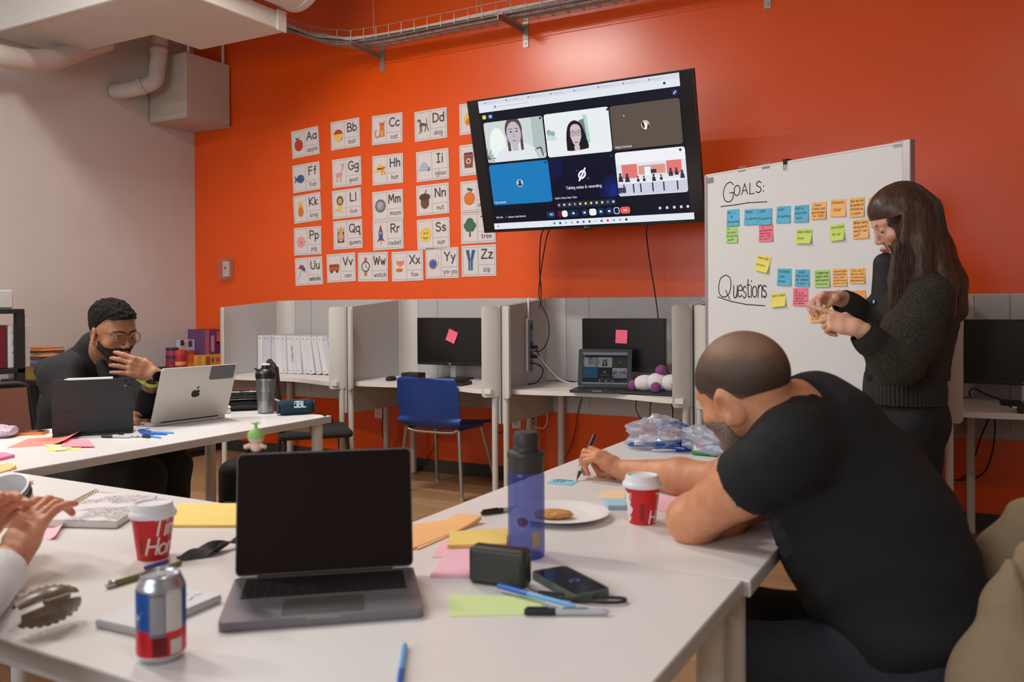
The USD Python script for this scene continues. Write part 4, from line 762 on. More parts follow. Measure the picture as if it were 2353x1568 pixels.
# plush toy
PLW, PLP = mat('white_plush', (232, 228, 230), .95, bump=(260, .5), sheen=.4), mat('purple_plush', (140, 72, 130), .95, bump=(260, .5))
t = thing('plush_toy', 'white plush unicorn with purple hooves lying on the black keyboard', 'plush toy', xf((4.455, -.60, DESK+.0235), .03, s=1.12))
part(t, 'body', cat(ball((-.09, 0, .035), (.06, .05, .042), 3), ball((-.03, .0, .04), (.055, .05, .048), 3)), PLW, True)
part(t, 'head', cat(ball((.045, 0, .04), (.055, .045, .043), 3), ball((.088, -.01, .03), (.03, .03, .028), 3)), PLW, True)
part(t, 'ear', ball((.10, .01, .062), (.03, .014, .02), 2), PLW, True)
part(t, 'ear', ball((.055, .03, .075), (.016, .012, .022), 2), PLW, True)
for c_, r in (((-.145, -.02, .022), .03), ((-.02, -.05, .02), .026), ((-.01, .01, .098), .03)): part(t, 'hoof', ball(c_, r, 3), PLP, True)
part(t, 'leg', cyl((-.09, -.02, .03), (-.135, -.02, .025), .026, 12), PLW); part(t, 'leg', cyl((-.02, .01, .05), (-.01, .01, .085), .024, 12), PLW)
TEAL = mat('teal_yarn', (110, 160, 160), .9, bump=(90, .5))
for k in range(7): part(t, 'mane_tuft', tube(spline([(.06+.008*k, -.03, .06-.003*k), (.075+.01*k, -.052, .04), (.085+.009*k, -.05, .012+.003*(k % 3))], 4), .006, 6), TEAL, True)
part(t, 'eye', ball((.065, -.044, .035), .006, 2), BLACK, True)

# ---------------------------------------------------------------- chairs
BLUEP = mat('blue_chair_plastic', (24, 58, 128), .42, bump=(300, .08)); CHR = mat('satin_chrome', (176, 172, 166), .3, .9)
def shell(w, h, wid_top=.9, depth=.42, seat=True):
    """moulded seat and back as one curved sheet: profile in (y, z), user faces +y"""
    prof = spline([(.21, .435), (.17, .455), (.0, .44), (-.15, .44), (-.20, .47), (-.225, .55), (-.245, .66), (-.258, .745), (-.262, .765)], 6)
    n = 15; u = np.linspace(-1, 1, n); g = []
    for i, (y, z) in enumerate(prof):
        k = i/(len(prof)-1); hw = w/2*(1-.08*max(0, (k-.5)*2)-.30*max(0, (k-.86)/.14)**2.5-.1*max(0, (.08-k)/.08)**2)
        up = .018*(1-abs(k-.55))                                   # the sides curl up
        g.append([(a*hw, y+(.028*a*a if k > .55 else 0), z+(up*a*a*(1.2 if k < .5 else 0))) for a in u])
    return sheet(np.array(g), .008)
t = thing('chair', 'blue plastic chair with chrome legs at the second carrel, its back to the room', 'chair', xf((2.93, -.50, 0), .03))
part(t, 'seat_shell', shell(.47, .8), BLUEP, 50)
legs = [((-.18, .15, .43), (-.235, .265, .0)), ((.18, .15, .43), (.235, .265, 0)), ((-.2, -.17, .43), (-.24, -.205, 0)), ((.2, -.17, .43), (.24, -.205, 0))]
for a, b in legs: part(t, 'leg', tube([a, A(*b)*.97+A(*a)*.03, b], .0125, 10), CHR); part(t, 'foot_cap', cyl((b[0], b[1], 0), (b[0], b[1], .02), .016, 10), GRYM)
for y in (.15, -.17): part(t, 'cross_bar', tube(spline([(-.19, y, .43), (-.12, y, .415), (.12, y, .415), (.19, y, .43)], 5), .011, 8), CHR, True)
for s in (-1, 1): part(t, 'side_bar', cyl((s*.19, -.17, .43), (s*.19, .15, .43), .011, 8), CHR)
BRNM = mat('brown_mesh_fabric', (104, 62, 48), .9, bump=(700, .3)); TERR = mat('terracotta_fabric', (196, 112, 84), .85, bump=(420, .3)); BRNF = mat('brown_upholstery', (134, 84, 66), .85, bump=(420, .3))
def office(lab, m, back, seat, frame_m, arms=True, seat_z=.44):
    t = thing('chair', lab, 'chair', m)
    part(t, 'seat', rbox((-.24, -.22, seat_z-.05), (.24, .24, seat_z), .024, 3), seat)
    g = [[(x*(.21-.015*k), -.215-.03*k-.03*(1-x*x)*0+.03*x*x, seat_z+.10+.31*k) for x in np.linspace(-1, 1, 9)] for k in np.linspace(0, 1, 8)]
    part(t, 'back_rest', sheet(np.array(g), .008), back, 60)
    fr_ = [(-.20, -.20, seat_z-.03), (-.222, -.205, seat_z+.1), (-.212, -.235, seat_z+.36), (-.19, -.245, seat_z+.42), (0, -.265, seat_z+.425), (.19, -.245, seat_z+.42), (.212, -.235, seat_z+.36), (.222, -.205, seat_z+.1), (.20, -.20, seat_z-.03)]
    part(t, 'back_frame', tube(spline(fr_, 6), .016, 8), frame_m, True)
    for s in (-1, 1):
        for y, o in ((.20, .03), (-.18, -.05)): part(t, 'leg', tube([(s*.21, y, seat_z-.04), (s*.235, y+o, 0)], .0125, 8), frame_m)
    return t
office('dark chair with a brown mesh back at the first carrel, behind the speaker', xf((2.20, -.98, 0), -.75), BRNM, mat('black_seat_fabric', (38, 36, 38), .9), BLACKM)
office('brown upholstered chair carrying the man with glasses, at the left edge', xf((2.28, -2.95, 0), -1.45), BRNF, BRNF, BLACKM)
office('empty terracotta chair behind the standing woman, at the carrels', xf((5.62, -.74, 0), .1), TERR, TERR, BLACKM, seat_z=.49)

# ---------------------------------------------------------------- shelves and supplies by the left wall
t = thing('storage_cabinet', 'low black storage cabinet along the left wall', 'cabinet', xf((.23, -.9, 0)))
part(t, 'cabinet_body', box((-.20, -.8, .0), (.17, .75, .70)), BLACKM, False); part(t, 'cabinet_top', rbox((-.21, -.82, .70), (.20, .78, .728), .004, 1), BLACKM)
for k in range(3): part(t, 'cabinet_door', rbox((.17, -.79+k*.51, .05), (.188, -.79+k*.51+.50, .69), .003, 1), mat('charcoal_door', (40, 37, 36), .6))
t = thing('shelf_unit', 'black open shelf tower at the left edge holding binders', 'shelf unit', xf((.42, -2.44, 0)))
for x in (-.01, .27):
    for y in (-.45, .45): part(t, 'post', box((x-.02, y-.025, 0), (x+.02, y+.025, 1.19)), BLACKM, False)
for z in (.42, .815, 1.19): part(t, 'shelf_board', rbox((-.03, -.475, z), (.29, .475, z+.03), .003, 1), BLACKM)
for i, (lb, col, w, h) in enumerate((('dark red binder on the black shelf tower at the left edge', (110, 26, 36), .06, .27), ('white document folder with lines of print beside the dark red binder', (206, 200, 204), .14, .27))):
    y = -1.97 if i else -2.085
    t = thing('binder', lb, 'binder', xf((.66, y, .846), -pi/2+.9 if False else 0))
    part(t, 'cover', rbox((-.22, -w/2, 0), (.0, w/2, h), .004, 1), mat('binder_%d' % i, col, .6))
    if i: part(t, 'print', mv(ribbon([np.array([(-.05, z), (-.05+l, z)]) for z, l in ((.23, .06), (.22, .09), (.18, .03), (.17, .03), (.16, .03), (.15, .03), (.10, .08), (.095, .07))], .003), (.0008, 0, 0), A([0, 0, 1], [1, 0, 0], [0, 1, 0])), mat('faded_print', (120, 108, 110), .8), False)
t = thing('paper_bag', 'white paper bag with mauve tissue on top of the black shelf tower', 'paper bag', xf((.55, -2.16, 1.221)))
part(t, 'bag_body', rbox((-.10, -.16, 0), (.10, .16, .12), .01, 1), mat('white_paper_bag', (196, 194, 190), .8, bump=(20, .4)))
for k, (a, b) in enumerate((((.02, -.15), (.06, .02)), ((-.02, -.05), (.0, .13)))): part(t, 'tissue', hull([(a[0], a[1], .11), (b[0], b[1]+.02, .11), (a[0]+.02, a[1]+.02, .30-.04*k), (a[0]-.03, a[1]+.03, .29-.04*k), (b[0]-.05, b[1], .12)]), mat('mauve_tissue', (168, 152, 164), .8))
SUP = [('thin orange book on top of the stack by the shelf tower', (220, 132, 50), .022, .17), ('navy book below the thin orange one', (52, 46, 78), .012, .2), ('orange and white book in the stack by the shelf tower', (226, 150, 70), .026, .22), ('indigo book in the middle of the stack', (62, 58, 120), .02, .2), ('pale lilac book in the stack', (150, 140, 180), .024, .21), ('blue picture book at the bottom of the coloured stack', (70, 110, 160), .02, .22), ]
z = .728+.095
for lb, col, h, w in reversed(SUP):
    t = thing('book', lb, 'book', xf((.24, -1.56, z), rng.uniform(-.12, .12)), 'coloured books stacked on the left cabinet')
    part(t, 'cover', cat(box((-.13, -w/2, 0), (.13, w/2, .002)), box((-.13, -w/2, h-.002), (.13, w/2, h)), box((-.13, -w/2, 0), (-.127, w/2, h))), mat('cover_%02x%02x%02x' % col, col, .5), False)
    part(t, 'pages', box((-.126, -w/2+.004, .002), (.126, w/2-.004, h-.002)), mat('cover_%02x%02x%02x_edge' % col, tuple(min(255, int(c_*.7+70)) for c_ in col), .7), False); z += h+.0005
for k in range(5):
    col = [(190, 160, 84), (206, 176, 96), (176, 150, 80), (210, 186, 120), (170, 140, 70)][k]
    t = thing('book', 'gold-spined book standing under the coloured stack, %s' % ['leftmost', 'second from left', 'middle one', 'second from right', 'rightmost'][k], 'book', xf((.24, -1.64+k*.042, .7285)), 'gold books under the stack')
    part(t, 'cover', box((-.1, -.0195, 0), (.12, .0195, .093)), mat('gold_cover_%d' % k, col, .5), False); part(t, 'title_band', box((.12, -.015, .06), (.1206, .015, .075)), mat('gold_band', (120, 96, 50), .5), False)
def drum(lab, px, py, r, h, bands, x=.25):
    p_ = at(px, py, x=x); t = thing('wrapped_tub', lab, 'tub', xf((p_[0], p_[1], .7285)), 'wrapped tubs behind the silver laptop')
    z = 0
    for k, (f, col) in enumerate(bands): part(t, 'tub_band' if k else 'tub_base', lathe([(0, z*h), (r, z*h), (r*1.01, (z+f/2)*h), (r, (z+f)*h), (0, (z+f)*h)], 20), mat('tub_%02x%02x%02x' % col, col, .5, var=(30, .15)), 50); z += f
drum('maroon and purple tub, leftmost of the wrapped tubs', 396, 830, .05, .165, [(.45, (140, 40, 60)), (.18, (80, 44, 80)), (.22, (170, 50, 90)), (.15, (70, 40, 70))])
drum('red tub with a yellow label band between the other tubs', 414, 835, .048, .145, [(.16, (150, 50, 80)), (.2, (236, 170, 60)), (.4, (180, 46, 60)), (.24, (206, 70, 60))], .3)
drum('orange tub, rightmost of the wrapped tubs', 432, 835, .06, .135, [(.25, (226, 120, 40)), (.25, (210, 90, 40)), (.3, (196, 100, 40)), (.2, (170, 70, 40))], .27)
def crate(lab, p, w, h, d, mats, rz=0):
    t = thing('craft_box', lab, 'box', xf(p, rz), 'printed boxes behind the silver laptop')
    part(t, 'carton', rbox((-d/2, -w/2, 0), (d/2, w/2, h), .003, 1), mats[0])
    for k, (y0, z0, y1, z1, m) in enumerate(mats[1]): part(t, 'print', box((d/2, y0*w-w/2, z0*h), (d/2+.0008, y1*w-w/2, z1*h)), m, False)
cm = lambda *c_: mat('carton_%02x%02x%02x' % c_, c_, .6, var=(40, .12))
yb = at(460, 835, x=.3)[1]
crate('yellow box at the base beside the tubs', (.25, yb+.04, .7285), .26, .095, .22, (cm(222, 168, 72), [(.2, .1, .34, .9, cm(236, 200, 80)), (.38, .15, .55, .85, cm(150, 96, 60)), (.6, .3, .7, .7, cm(96, 100, 60)), (.78, .3, .95, .7, cm(190, 90, 40))]))
crate('purple box with pink stripes standing on the yellow box', (.25, yb+.085, .8245), .17, .21, .2, (cm(104, 62, 110), [(.05, .0, .3, .98, cm(170, 106, 132)), (.42, .1, .62, .75, cm(186, 150, 170)), (.7, .05, .95, .5, cm(90, 40, 110)), (.8, .4, 1, .9, cm(214, 90, 50))]))
crate('white box with a purple and yellow picture, leaning on the tubs', (.22, yb-.08, .80), .15, .15, .05, (cm(186, 190, 206), [(.0, .7, .25, 1, cm(70, 46, 90)), (.2, .6, .4, .9, cm(206, 170, 90)), (.55, .6, .8, .95, cm(80, 56, 100)), (.4, .1, .9, .5, cm(170, 180, 204))]))
# ---------------------------------------------------------------- the whiteboard and its notes
TL, TR = A(4.822, -.999, 1.88), A(5.770, -1.479, 1.88)
bu = (TR-TL)/np.linalg.norm(TR-TL); bz = A(0, 0, 1); bn = np.cross(bu, bz); BW = np.linalg.norm(TR-TL)
BR_ = np.stack([bu, bz, bn], 1)              # columns: right, up, out to the room
def bp(px, py):
    """point of the board's face: (right, up) from its lower left corner at floor height"""
    d = ray(px, py); t_ = ((TL-CAM)@bn)/(d@bn); q = CAM+d*t_-A(TL[0], TL[1], 0); return A(q@bu, q[2])
def bx4(s, z, o=.0): return xf(A(TL[0], TL[1], 0)+bu*s+bz*z+bn*o, rot=BR_)
WB = mat('whiteboard_face', (226, 226, 226), .22, spec=.5); ALU = mat('aluminium_frame', (186, 182, 186), .4, .7)
t = thing('whiteboard', 'tall rolling whiteboard headed Goals and Questions, covered with sticky notes', 'whiteboard', bx4(0, 0))
part(t, 'board_face', rbox((.012, .40, -.03), (BW-.006, 1.868, 0), .002, 1), WB)
part(t, 'frame_post', rbox((-.006, .38, -.032), (.012, 1.872, .003), .002, 1), ALU); part(t, 'frame_post', rbox((BW-.008, .38, -.034), (BW+.028, 1.882, .002), .003, 1), ALU)
part(t, 'frame_rail', rbox((0, 1.866, -.032), (BW, 1.876, .002), .002, 1), WB); part(t, 'frame_rail', rbox((0, .38, -.032), (BW, .40, .003), .002, 1), ALU)
part(t, 'pen_tray', rbox((.1, .42, .0), (BW-.1, .44, .06), .004, 1), ALU)
for x in (.03, BW-.01):
    part(t, 'stand_leg', rbox((x-.02, .07, -.03), (x+.02, .40, .0), .004, 1), ALU); part(t, 'stand_foot', rbox((x-.02, .05, -.26), (x+.02, .08, .24), .006, 1), ALU)
    for z in (-.22, .2): part(t, 'caster', cyl((x-.012, .026, z), (x+.012, .026, z), .026, 14), BLACKM)
MARK = mat('marker_line_black', (48, 46, 50), .6)
def board_text(s, p0, h, lean=.05, jit=.6, seed=3, gap=2.4, q=5): return strokes(s, h, p0[0], p0[1], jit, lean, gap, q, seed)
g0, g1 = bp(1661, 465), bp(1661, 421); hG = g1[1]-g0[1]
st = board_text('G', g0, hG, .1)+board_text('OALS:', bp(1687, 450), hG*.52, .05, gap=3.5)
st += [np.array([bp(1657, 475), bp(1690, 471), bp(1720, 466), bp(1762, 464)])]
q0 = bp(1650, 682); hQ = bp(1650, 632)[1]-q0[1]
st += board_text('Q', q0, hQ, .12)+[np.c_[(q[:, 0]-bp(1685, 684)[0])*.62+bp(1685, 684)[0], q[:, 1]] for q in board_text('uestions', bp(1685, 684), hQ*.80, .03, .5, 5, 1.0)]+board_text(':', bp(1755, 682), hQ*.55)
st += [np.array([bp(1650, 683), bp(1680, 693), bp(1715, 700), bp(1757, 703)])]
part(t, 'handwriting', ribbon(st, .0045, .0008), MARK, False)
TAPE = glassy('clear_tape', (236, 236, 236), .06, .3)
for a in ((1632, 415), (2064, 331), (1705, 388), (1760, 381)): s_, z_ = bp(*a); part(t, 'tape', prism(rrect(.045, .028, .003, s_, z_, 2), .0004, .0012), TAPE, False)
s_, z_ = bp(1805, 372); t = thing('binder_clip', 'small black clip on the top edge of the whiteboard', 'clip', bx4(s_, z_-.0))
part(t, 'clip_body', hull([(-.012, .012, -.03), (.012, .012, -.03), (-.012, .012, .006), (.012, .012, .006), (-.010, -.012, .003), (.010, -.012, .003), (-.01, -.012, -.03), (.01, -.012, -.03)]), BLACK, False); part(t, 'clip_handle', tube([(-.008, -.01, .005), (-.004, -.038, .008), (.004, -.038, .008), (.008, -.01, .005)], .0016, 6), METAL)
# (corner pixels in a 2.24x crop from (1600, 300)): top left, top right, bottom right, bottom left
NOTES = [('blue', '158,410 221,404 224,488 158,495', 'win|@|the games', 'blue sticky note "win @ the games" at the left end of the Goals row'), ('blue', '250,408 318,402 318,484 247,488', 'Where|to improve', 'blue sticky note "where to improve", second in the Goals row'), ('blue', '318,405 388,400 392,482 320,490', 'OKRs|for question', 'blue sticky note "OKRs" overlapping its left neighbour'), ('blue', '415,393 487,388 486,474 413,479', 'open|to learning', 'blue sticky note "open to learning" in the Goals row'), ('blue', '506,388 578,382 581,470 505,475', 'Got to|know the|team', 'blue sticky note "got to know the team", rightmost blue of the Goals row'),
 ('orange', '598,372 672,367 668,455 588,458', 'Goals:|Create clear|goals/strategy|for 2026', 'orange sticky note "create clear goals", leftmost orange of the Goals row'), ('orange', '694,358 774,352 770,442 690,446', 'Evaluate|Fahd!', 'orange sticky note with only two words in the Goals row'), ('orange', '788,350 862,342 870,440 792,450', 'how we can|be better &|efficient as|a team', 'orange sticky note "how we can be better" nearest the woman\'s forehead'), ('orange', '886,345 960,338 962,432 890,438', 'Finish|one|thing', 'orange sticky note partly behind the woman\'s hair at the top right'),
 ('green', '157,495 218,490 212,577 150,580', 'Q:|we learn|during the|games', 'green sticky note directly under the "win" note'), ('pink', '327,490 398,484 394,570 320,574', 'Q|help understand|lead change|where 2026?|our next is?', 'pink sticky note under the OKRs note'), ('lime', '525,510 604,507 588,578 508,585', 'keep client|focus', 'slanted lime sticky note under the "got to know the team" note'), ('lime', '698,488 770,478 757,562 682,573', 'one place|for all', 'slanted lime sticky note under the two-word orange note'), ('orange', '805,462 888,453 890,550 810,563', 'Better clarity|on projects,|what\'s "our"|out?', 'orange sticky note "better clarity" beside the woman\'s nose'),
 ('yellow', '325,640 392,655 365,735 297,712', 'lead with|process', 'tilted yellow sticky note alone above the word Questions'), ('blue', '420,711 492,712 488,798 416,800', 'Strategic|plan|review', 'blue sticky note "strategic plan" in the Questions row'), ('blue', '512,716 585,716 583,800 508,806', '2026|How to hit|our company|& goals', 'blue sticky note headed 2026 in the Questions row'), ('green', '612,720 690,716 688,805 610,808', 'Q: biggest goal,|biggest client,|how to position|into more', 'green sticky note in the Questions row'), ('orange', '708,713 782,710 772,800 696,802', 'Once we have|new marketing|lead, when|should pause|be for you?', 'orange sticky note with five lines, right of the green one'), ('orange', '803,712 882,710 858,780 778,790', 'How can I|use my skills|to maximise|value generated', 'slanted orange sticky note at the right of the Questions row'), ('orange', '906,715 975,712 970,795 908,800', 'to do', 'orange sticky note almost hidden behind the woman\'s collar'),
 ('yellow', '393,842 468,832 455,902 380,912', 'next steps', 'slanted yellow sticky note under the "strategic plan" note'), ('pink', '505,812 580,812 572,905 494,900', 'Q:|How do we|maintain good|momentum|in the 2026 for|us? wanted!', 'pink sticky note under the 2026 note, by the raised fingers'), ('orange', '590,900 675,895 660,987 583,985', 'Q: by|end the|biggest|in 2026?', 'orange sticky note behind the two hands'), ('orange', '676,900 752,902 746,935 672,930', '', 'orange sticky note peeping out between the two sleeves'), ('deep_orange', '795,828 875,822 873,880 795,885', 'Q', 'deep orange sticky note peeping out above the rear sleeve')]
for i, (col, q, tx, lb) in enumerate(NOTES):
    P_ = np.array([bp(1600+float(a.split(',')[0])/2.24, 300+float(a.split(',')[1])/2.24) for a in q.split()])
    ce = P_.mean(0); w = (np.linalg.norm(P_[1]-P_[0])+np.linalg.norm(P_[2]-P_[3]))/2; h = (np.linalg.norm(P_[3]-P_[0])+np.linalg.norm(P_[2]-P_[1]))/2; e_ = P_[1]-P_[0]
    note(lb, bx4(ce[0], ce[1], .0008+.0007*(i % 3))@xf(rot=rotz(math.atan2(e_[1], e_[0]))), col, w, h, .010 if col in ('lime', 'yellow') else .005, tx.split('|'), 'sticky notes on the whiteboard')
s_, z_ = bp(1922, 893); p_ = at(1922, 893, d=3.55)
t = thing('pointer_pen', 'thin dark pen standing in the whiteboard tray, its tip above the black shirt', 'pen', None)
part(t, 'barrel', tube([at(1915, 908, d=3.6), at(1921, 896, d=3.6)], .004, 8), BLACKM); part(t, 'tip', tube([at(1921, 896, d=3.6), at(1928, 882, d=3.6)], [.003, .001], 8), BLACKM)

# ---------------------------------------------------------------- foreground: laptop and what lies around it
SG = mat('space_grey_metal', (124, 120, 126), .38, .6, bump=(900, .03))
t, Lm = laptop('open dark grey laptop with a black screen in the middle foreground', xf(A(5.04, -4.342, TT)+A(-math.sin(.697), math.cos(.697), 0)*.2212+A(math.cos(.697), math.sin(.697), 0)*.1563, .697), .3126, .2212, 11, SG, mat('black_display', (22, 13, 15), .16, spec=.45))
part(t, 'camera_notch', (lambda q: (q[0]@Lm[:3, :3].T+Lm[:3, 3], q[1]))(box((-.004, -.0042, .2085), (.004, -.0036, .2095))), SCR, False)
# little doll perched on the laptop's upper edge
_d = at(587, 1043, d=1.80); t = thing('figurine', 'tiny pale doll with a leafy green cap perched on the laptop screen', 'figurine', xf(A(4.897, -4.12, .9635+.0165), rot=rotz(.5), s=.88))
DS = mat('doll_skin', (240, 206, 186), .5, sss=.2); DG = mat('doll_green', (150, 210, 110), .5)
part(t, 'head', ball((0, 0, .016), (.0155, .0145, .0155), 3), DS, True)
part(t, 'cap', cat(lathe([(.0158, .014), (.0168, .019), (.0155, .026), (.011, .0315), (.004, .0345), (0, .035)], 24)), DG, True)
part(t, 'cap_leaf', cat(cyl((0, 0, .034), (0, 0, .041), .003, 8), *[mv(ball((.006, 0, 0), (.006, .003, .0015), 1), (0, 0, .041), rotz(a)@roty(-.5)) for a in (0, 1.6, 3.1, 4.7)]), DG, True)
for s in (-1, 1): part(t, 'eye', ball((s*.0055, -.0133, .0145), (.0014, .001, .002), 2), mat('doll_eye', (110, 80, 66), .4), True); part(t, 'arm', tube([(s*.010, -.002, .0), (s*.017, -.004, -.003), (s*.021, -.008, -.003)], .0042, 8), DS)
part(t, 'body', ball((0, 0, -.004), (.012, .010, .011), 2), DS, True)

def wrap(ms, R_, z0, extra=.0005, ang0=0.):
    """bend flat lettering (x along, y up) round an upright cone of radius R_(z)"""
    v, f = ms; m_ = trimesh.Trimesh(v, f, process=False); v, f = trimesh.remesh.subdivide_to_size(m_.vertices, m_.faces, .004)
    z = v[:, 1]+z0; r = R_(z)+extra; a = ang0+v[:, 0]/r
    return np.c_[r*np.sin(a), -r*np.cos(a), z], f
CUPR = mat('cup_red', (206, 26, 32), .45, var=(14, .04)); LIDW = mat('cup_lid_white', (232, 234, 238), .4); CUPW = mat('cup_white_print', (238, 234, 232), .5); CUPD = mat('cup_dark_red', (150, 20, 26), .5)
def coffee_cup(lab, p, face, style):
    t = thing('coffee_cup', lab, 'coffee cup', xf(p, face), 'red coffee cups')
    r0, r1, H = .0292, .0405, .088; Rz = lambda z: r0+(r1-r0)*np.clip(z/H, 0, 1)
    part(t, 'cup_wall', lathe([(0, .003), (r0-.001, .003), (r0-.001, 0), (r0, 0), (r0+.0004, .002)]+[(float(Rz(z)), z) for z in np.linspace(.004, H, 8)]+[(r1-.002, H), (r0, .01), (0, .01)], 48), CUPR, 40)
    part(t, 'lid', lathe([(r1-.001, H-.006), (r1+.0030, H-.006), (r1+.0044, H-.002), (r1+.0040, H+.002), (r1+.0012, H+.005), (r1-.0015, H+.008), (r1-.0035, H+.018), (r1-.005, H+.0205), (r1-.008, H+.0205), (r1-.0095, H+.017), (.006, H+.016), (0, H+.016)], 56), LIDW, 40)
    part(t, 'sip_hole', mv(tri2(el(0, 0, .005, .002)), (0, -(r1-.013), H+.0168)), SCR, False)
    sc = lambda s, h, x, y, w=.0042, sl=.22: tri2(inked(strokes(s, h, x, y, .3, sl, 1.6, 5, 2), w))
    if style == 0:
        part(t, 'lettering', wrap(cat(sc('Tim', .030, -.002, .050), sc('Hortons', .030, -.014, .013)), Rz, 0, .0005, .0), CUPW, False)
        part(t, 'size_mark', wrap(tri2(rrect(.006, .030, .001, -.0235, .030)), Rz, 0, .0004), CUPD, False)
    else:
        part(t, 'lettering', wrap(cat(sc('Hortons', .027, .014, .004, .0038), sc('Tim', .027, .030, .042, .0038)), Rz, 0, .0005), CUPW, False)
        part(t, 'size_mark', wrap(tri2(rrect(.011, .040, .001, .0, .030)), Rz, 0, .0004), CUPD, False)
        part(t, 'snowy_print', wrap(tri2(unary_union([pg((-.055, .0), (-.033, .006), (-.029, .012), (-.034, .018), (-.026, .026), (-.022, .036), (-.03, .044), (-.028, .052), (-.034, .06), (-.03, .068), (-.055, .078))]+[ln(.0012, (-.034, y), (-.026, y+.0015)) for y in (.014, .017, .058, .062, .066, .07)])), Rz, 0, .0004), CUPW, False)
    return t
def face_cam(p, off=0): d = CAM-p; return math.atan2(d[0], -d[1])+off
pL, pR = tb(352, 1281), tb(1476, 1201)
coffee_cup('red paper coffee cup with white lid at the lower left, lettering facing right', pL, face_cam(pL), 0); coffee_cup('red paper coffee cup with white lid beside the elbow of the man in black', pR, face_cam(pR), 1)
# drink can
CANM = mat('can_silver', (196, 198, 206), .28, .85); CANB = mat('can_blue', (34, 92, 176), .35, .3); CANR = mat('can_red', (206, 30, 40), .35, .2); CAND = mat('can_dark_red', (110, 16, 26), .35, .2); CANP = mat('can_pale_panel', (206, 204, 200), .45, .2); CANG = mat('can_grey_print', (112, 116, 132), .5, .3)
pC = tb(371, 1512); t = thing('drink_can', 'red, blue and silver drink can in the near left foreground', 'drink can', xf(pC, face_cam(pC)))
cr = .033
part(t, 'can_body', lathe([(0, .004), (.020, .004), (.0235, 0), (.0255, .001), (.030, .006), (cr, .012), (cr, .100), (.0318, .106), (.0285, .113), (.0268, .1165), (.0268, .119), (.0258, .1205), (.0248, .119), (.024, .1165), (0, .1165)], 56), CANM, 30)
def patch(x0, x1, z0, z1, m, name='print', o=.0003): 
    g = [[((cr+o)*math.sin(x/cr), -(cr+o)*math.cos(x/cr), z) for x in np.linspace(x0, x1, 40)] for z in (z0, z1)]; part(t, name, sheet(np.array(g)), m, True)
patch(-.075, .098, .012, .048, CANR, 'red_band'); patch(-.062, -.016, .048, .100, CANB, 'blue_band', .0004); patch(-.016, .006, .040, .098, CANG, 'ingredient_print', .0005); patch(.006, .03, .046, .098, CANP, 'fact_panel', .0005); patch(.012, .03, .014, .034, CANP, 'barcode_panel', .0006); patch(-.012, .008, .014, .040, CAND, 'dark_swirl', .0005); patch(.033, .06, .048, .1, CANB, 'blue_band', .0004)
v, f = tri2(pg((-.044, .049), (-.030, .049), (-.034, .062), (-.026, .076), (-.040, .07))); part(t, 'wave_print', (lambda q: (np.c_[(cr+.0007)*np.sin(q[:, 0]/cr), -(cr+.0007)*np.cos(q[:, 0]/cr), q[:, 1]], f))(v), CANP, False)
for k in range(14): patch(-.014, .004, .046+k*.0036, .0472+k*.0036, CANP, 'text_line', .0007)
part(t, 'pull_tab', cat(prism(rrect(.013, .022, .006, 0, .002), .1175, .1187)), CANM, 40)
# water bottle
BOT = usdkit.material(stage, '/World/Looks/blue_bottle_plastic', {'t': ('transparent_bsdf', dict(color=lin(196, 202, 236))), 'g': ('principled_bsdf', dict(base_color=lin(84, 94, 168), roughness=.12)), 'm': ('mix_closure', dict(fac=.40))}, [('t.BSDF', 'm.closure1'), ('g.BSDF', 'm.closure2')], surface='m.closure')
pB = tb(1210, 1278); t = thing('water_bottle', 'translucent blue water bottle with a dark screw cap', 'water bottle', xf(pB, face_cam(pB)))
part(t, 'bottle_wall', lathe([(0, .004), (.028, .004), (.033, 0), (.0355, .003), (.0362, .012), (.0362, .155), (.0362, .162), (.0345, .168), (.0325, .171)], 48), BOT, 40)
CAPM = mat('cap_dark_grey', (50, 46, 46), .5)
part(t, 'cap', lathe([(.034, .166), (.0350, .168), (.0350, .192), (.0372, .196), (.0375, .202), (.036, .206), (.026, .209)], 48), CAPM, 35)
part(t, 'cap_spout', lathe([(.026, .207), (.0258, .214), (.0245, .216), (.0255, .220), (.0255, .238), (.022, .2445), (.0, .2455)], 48), CAPM, 35)
part(t, 'capacity_print', (lambda q: q)(wrap(tri2(el(-.008, .075, .016, .016).difference(el(-.008, .075, .0125, .0125))), lambda z: .0362+0*z, 0, .0004)), mat('bottle_print_pale', (110, 120, 186), .4), False)
part(t, 'dark_badge', wrap(tri2(el(-.008, .075, .010, .009)), lambda z: .0362+0*z, 0, .0004), mat('bottle_print_dark', (84, 48, 84), .4), False)
part(t, 'sticker', wrap(tri2(rrect(.02, .030, .001, .022, .040)), lambda z: .0362+0*z, 0, .0005), mat('tan_sticker', (168, 150, 116), .5), False)
# small black case, phone, strap
def quad_xf(a, b, z, loc=None):
    """frame on the table with x along a->b (pixels)"""
    p, q = tb(*a, z=z), tb(*b, z=z); d = q-p; return (p+q)/2, math.atan2(d[1], d[0]), np.linalg.norm(d[:2])
ce, an, le = quad_xf((1075, 1341), (1206, 1358), TT); n_ = A(-math.sin(an), math.cos(an), 0)
t = thing('zip_case', 'small black zipped case standing beside the water bottle', 'case', xf(ce+n_*.019, an))
CASE = mat('black_green_leatherette', (44, 42, 34), .4, bump=(420, .15))
part(t, 'case_body', rbox((-le/2, -.019, 0), (le/2, .019, .066), .009, 4), CASE); part(t, 'zip', cat(box((-le/2+.01, -.0015, .0655), (le/2-.012, .0015, .0668)), box((le/2-.0004, -.0015, .012), (le/2+.0006, .0015, .055))), BLACKM, False)
part(t, 'front_pocket', rbox((-le/2+.008, -.0202, .006), (le/2-.008, -.018, .045), .001, 1), CASE)
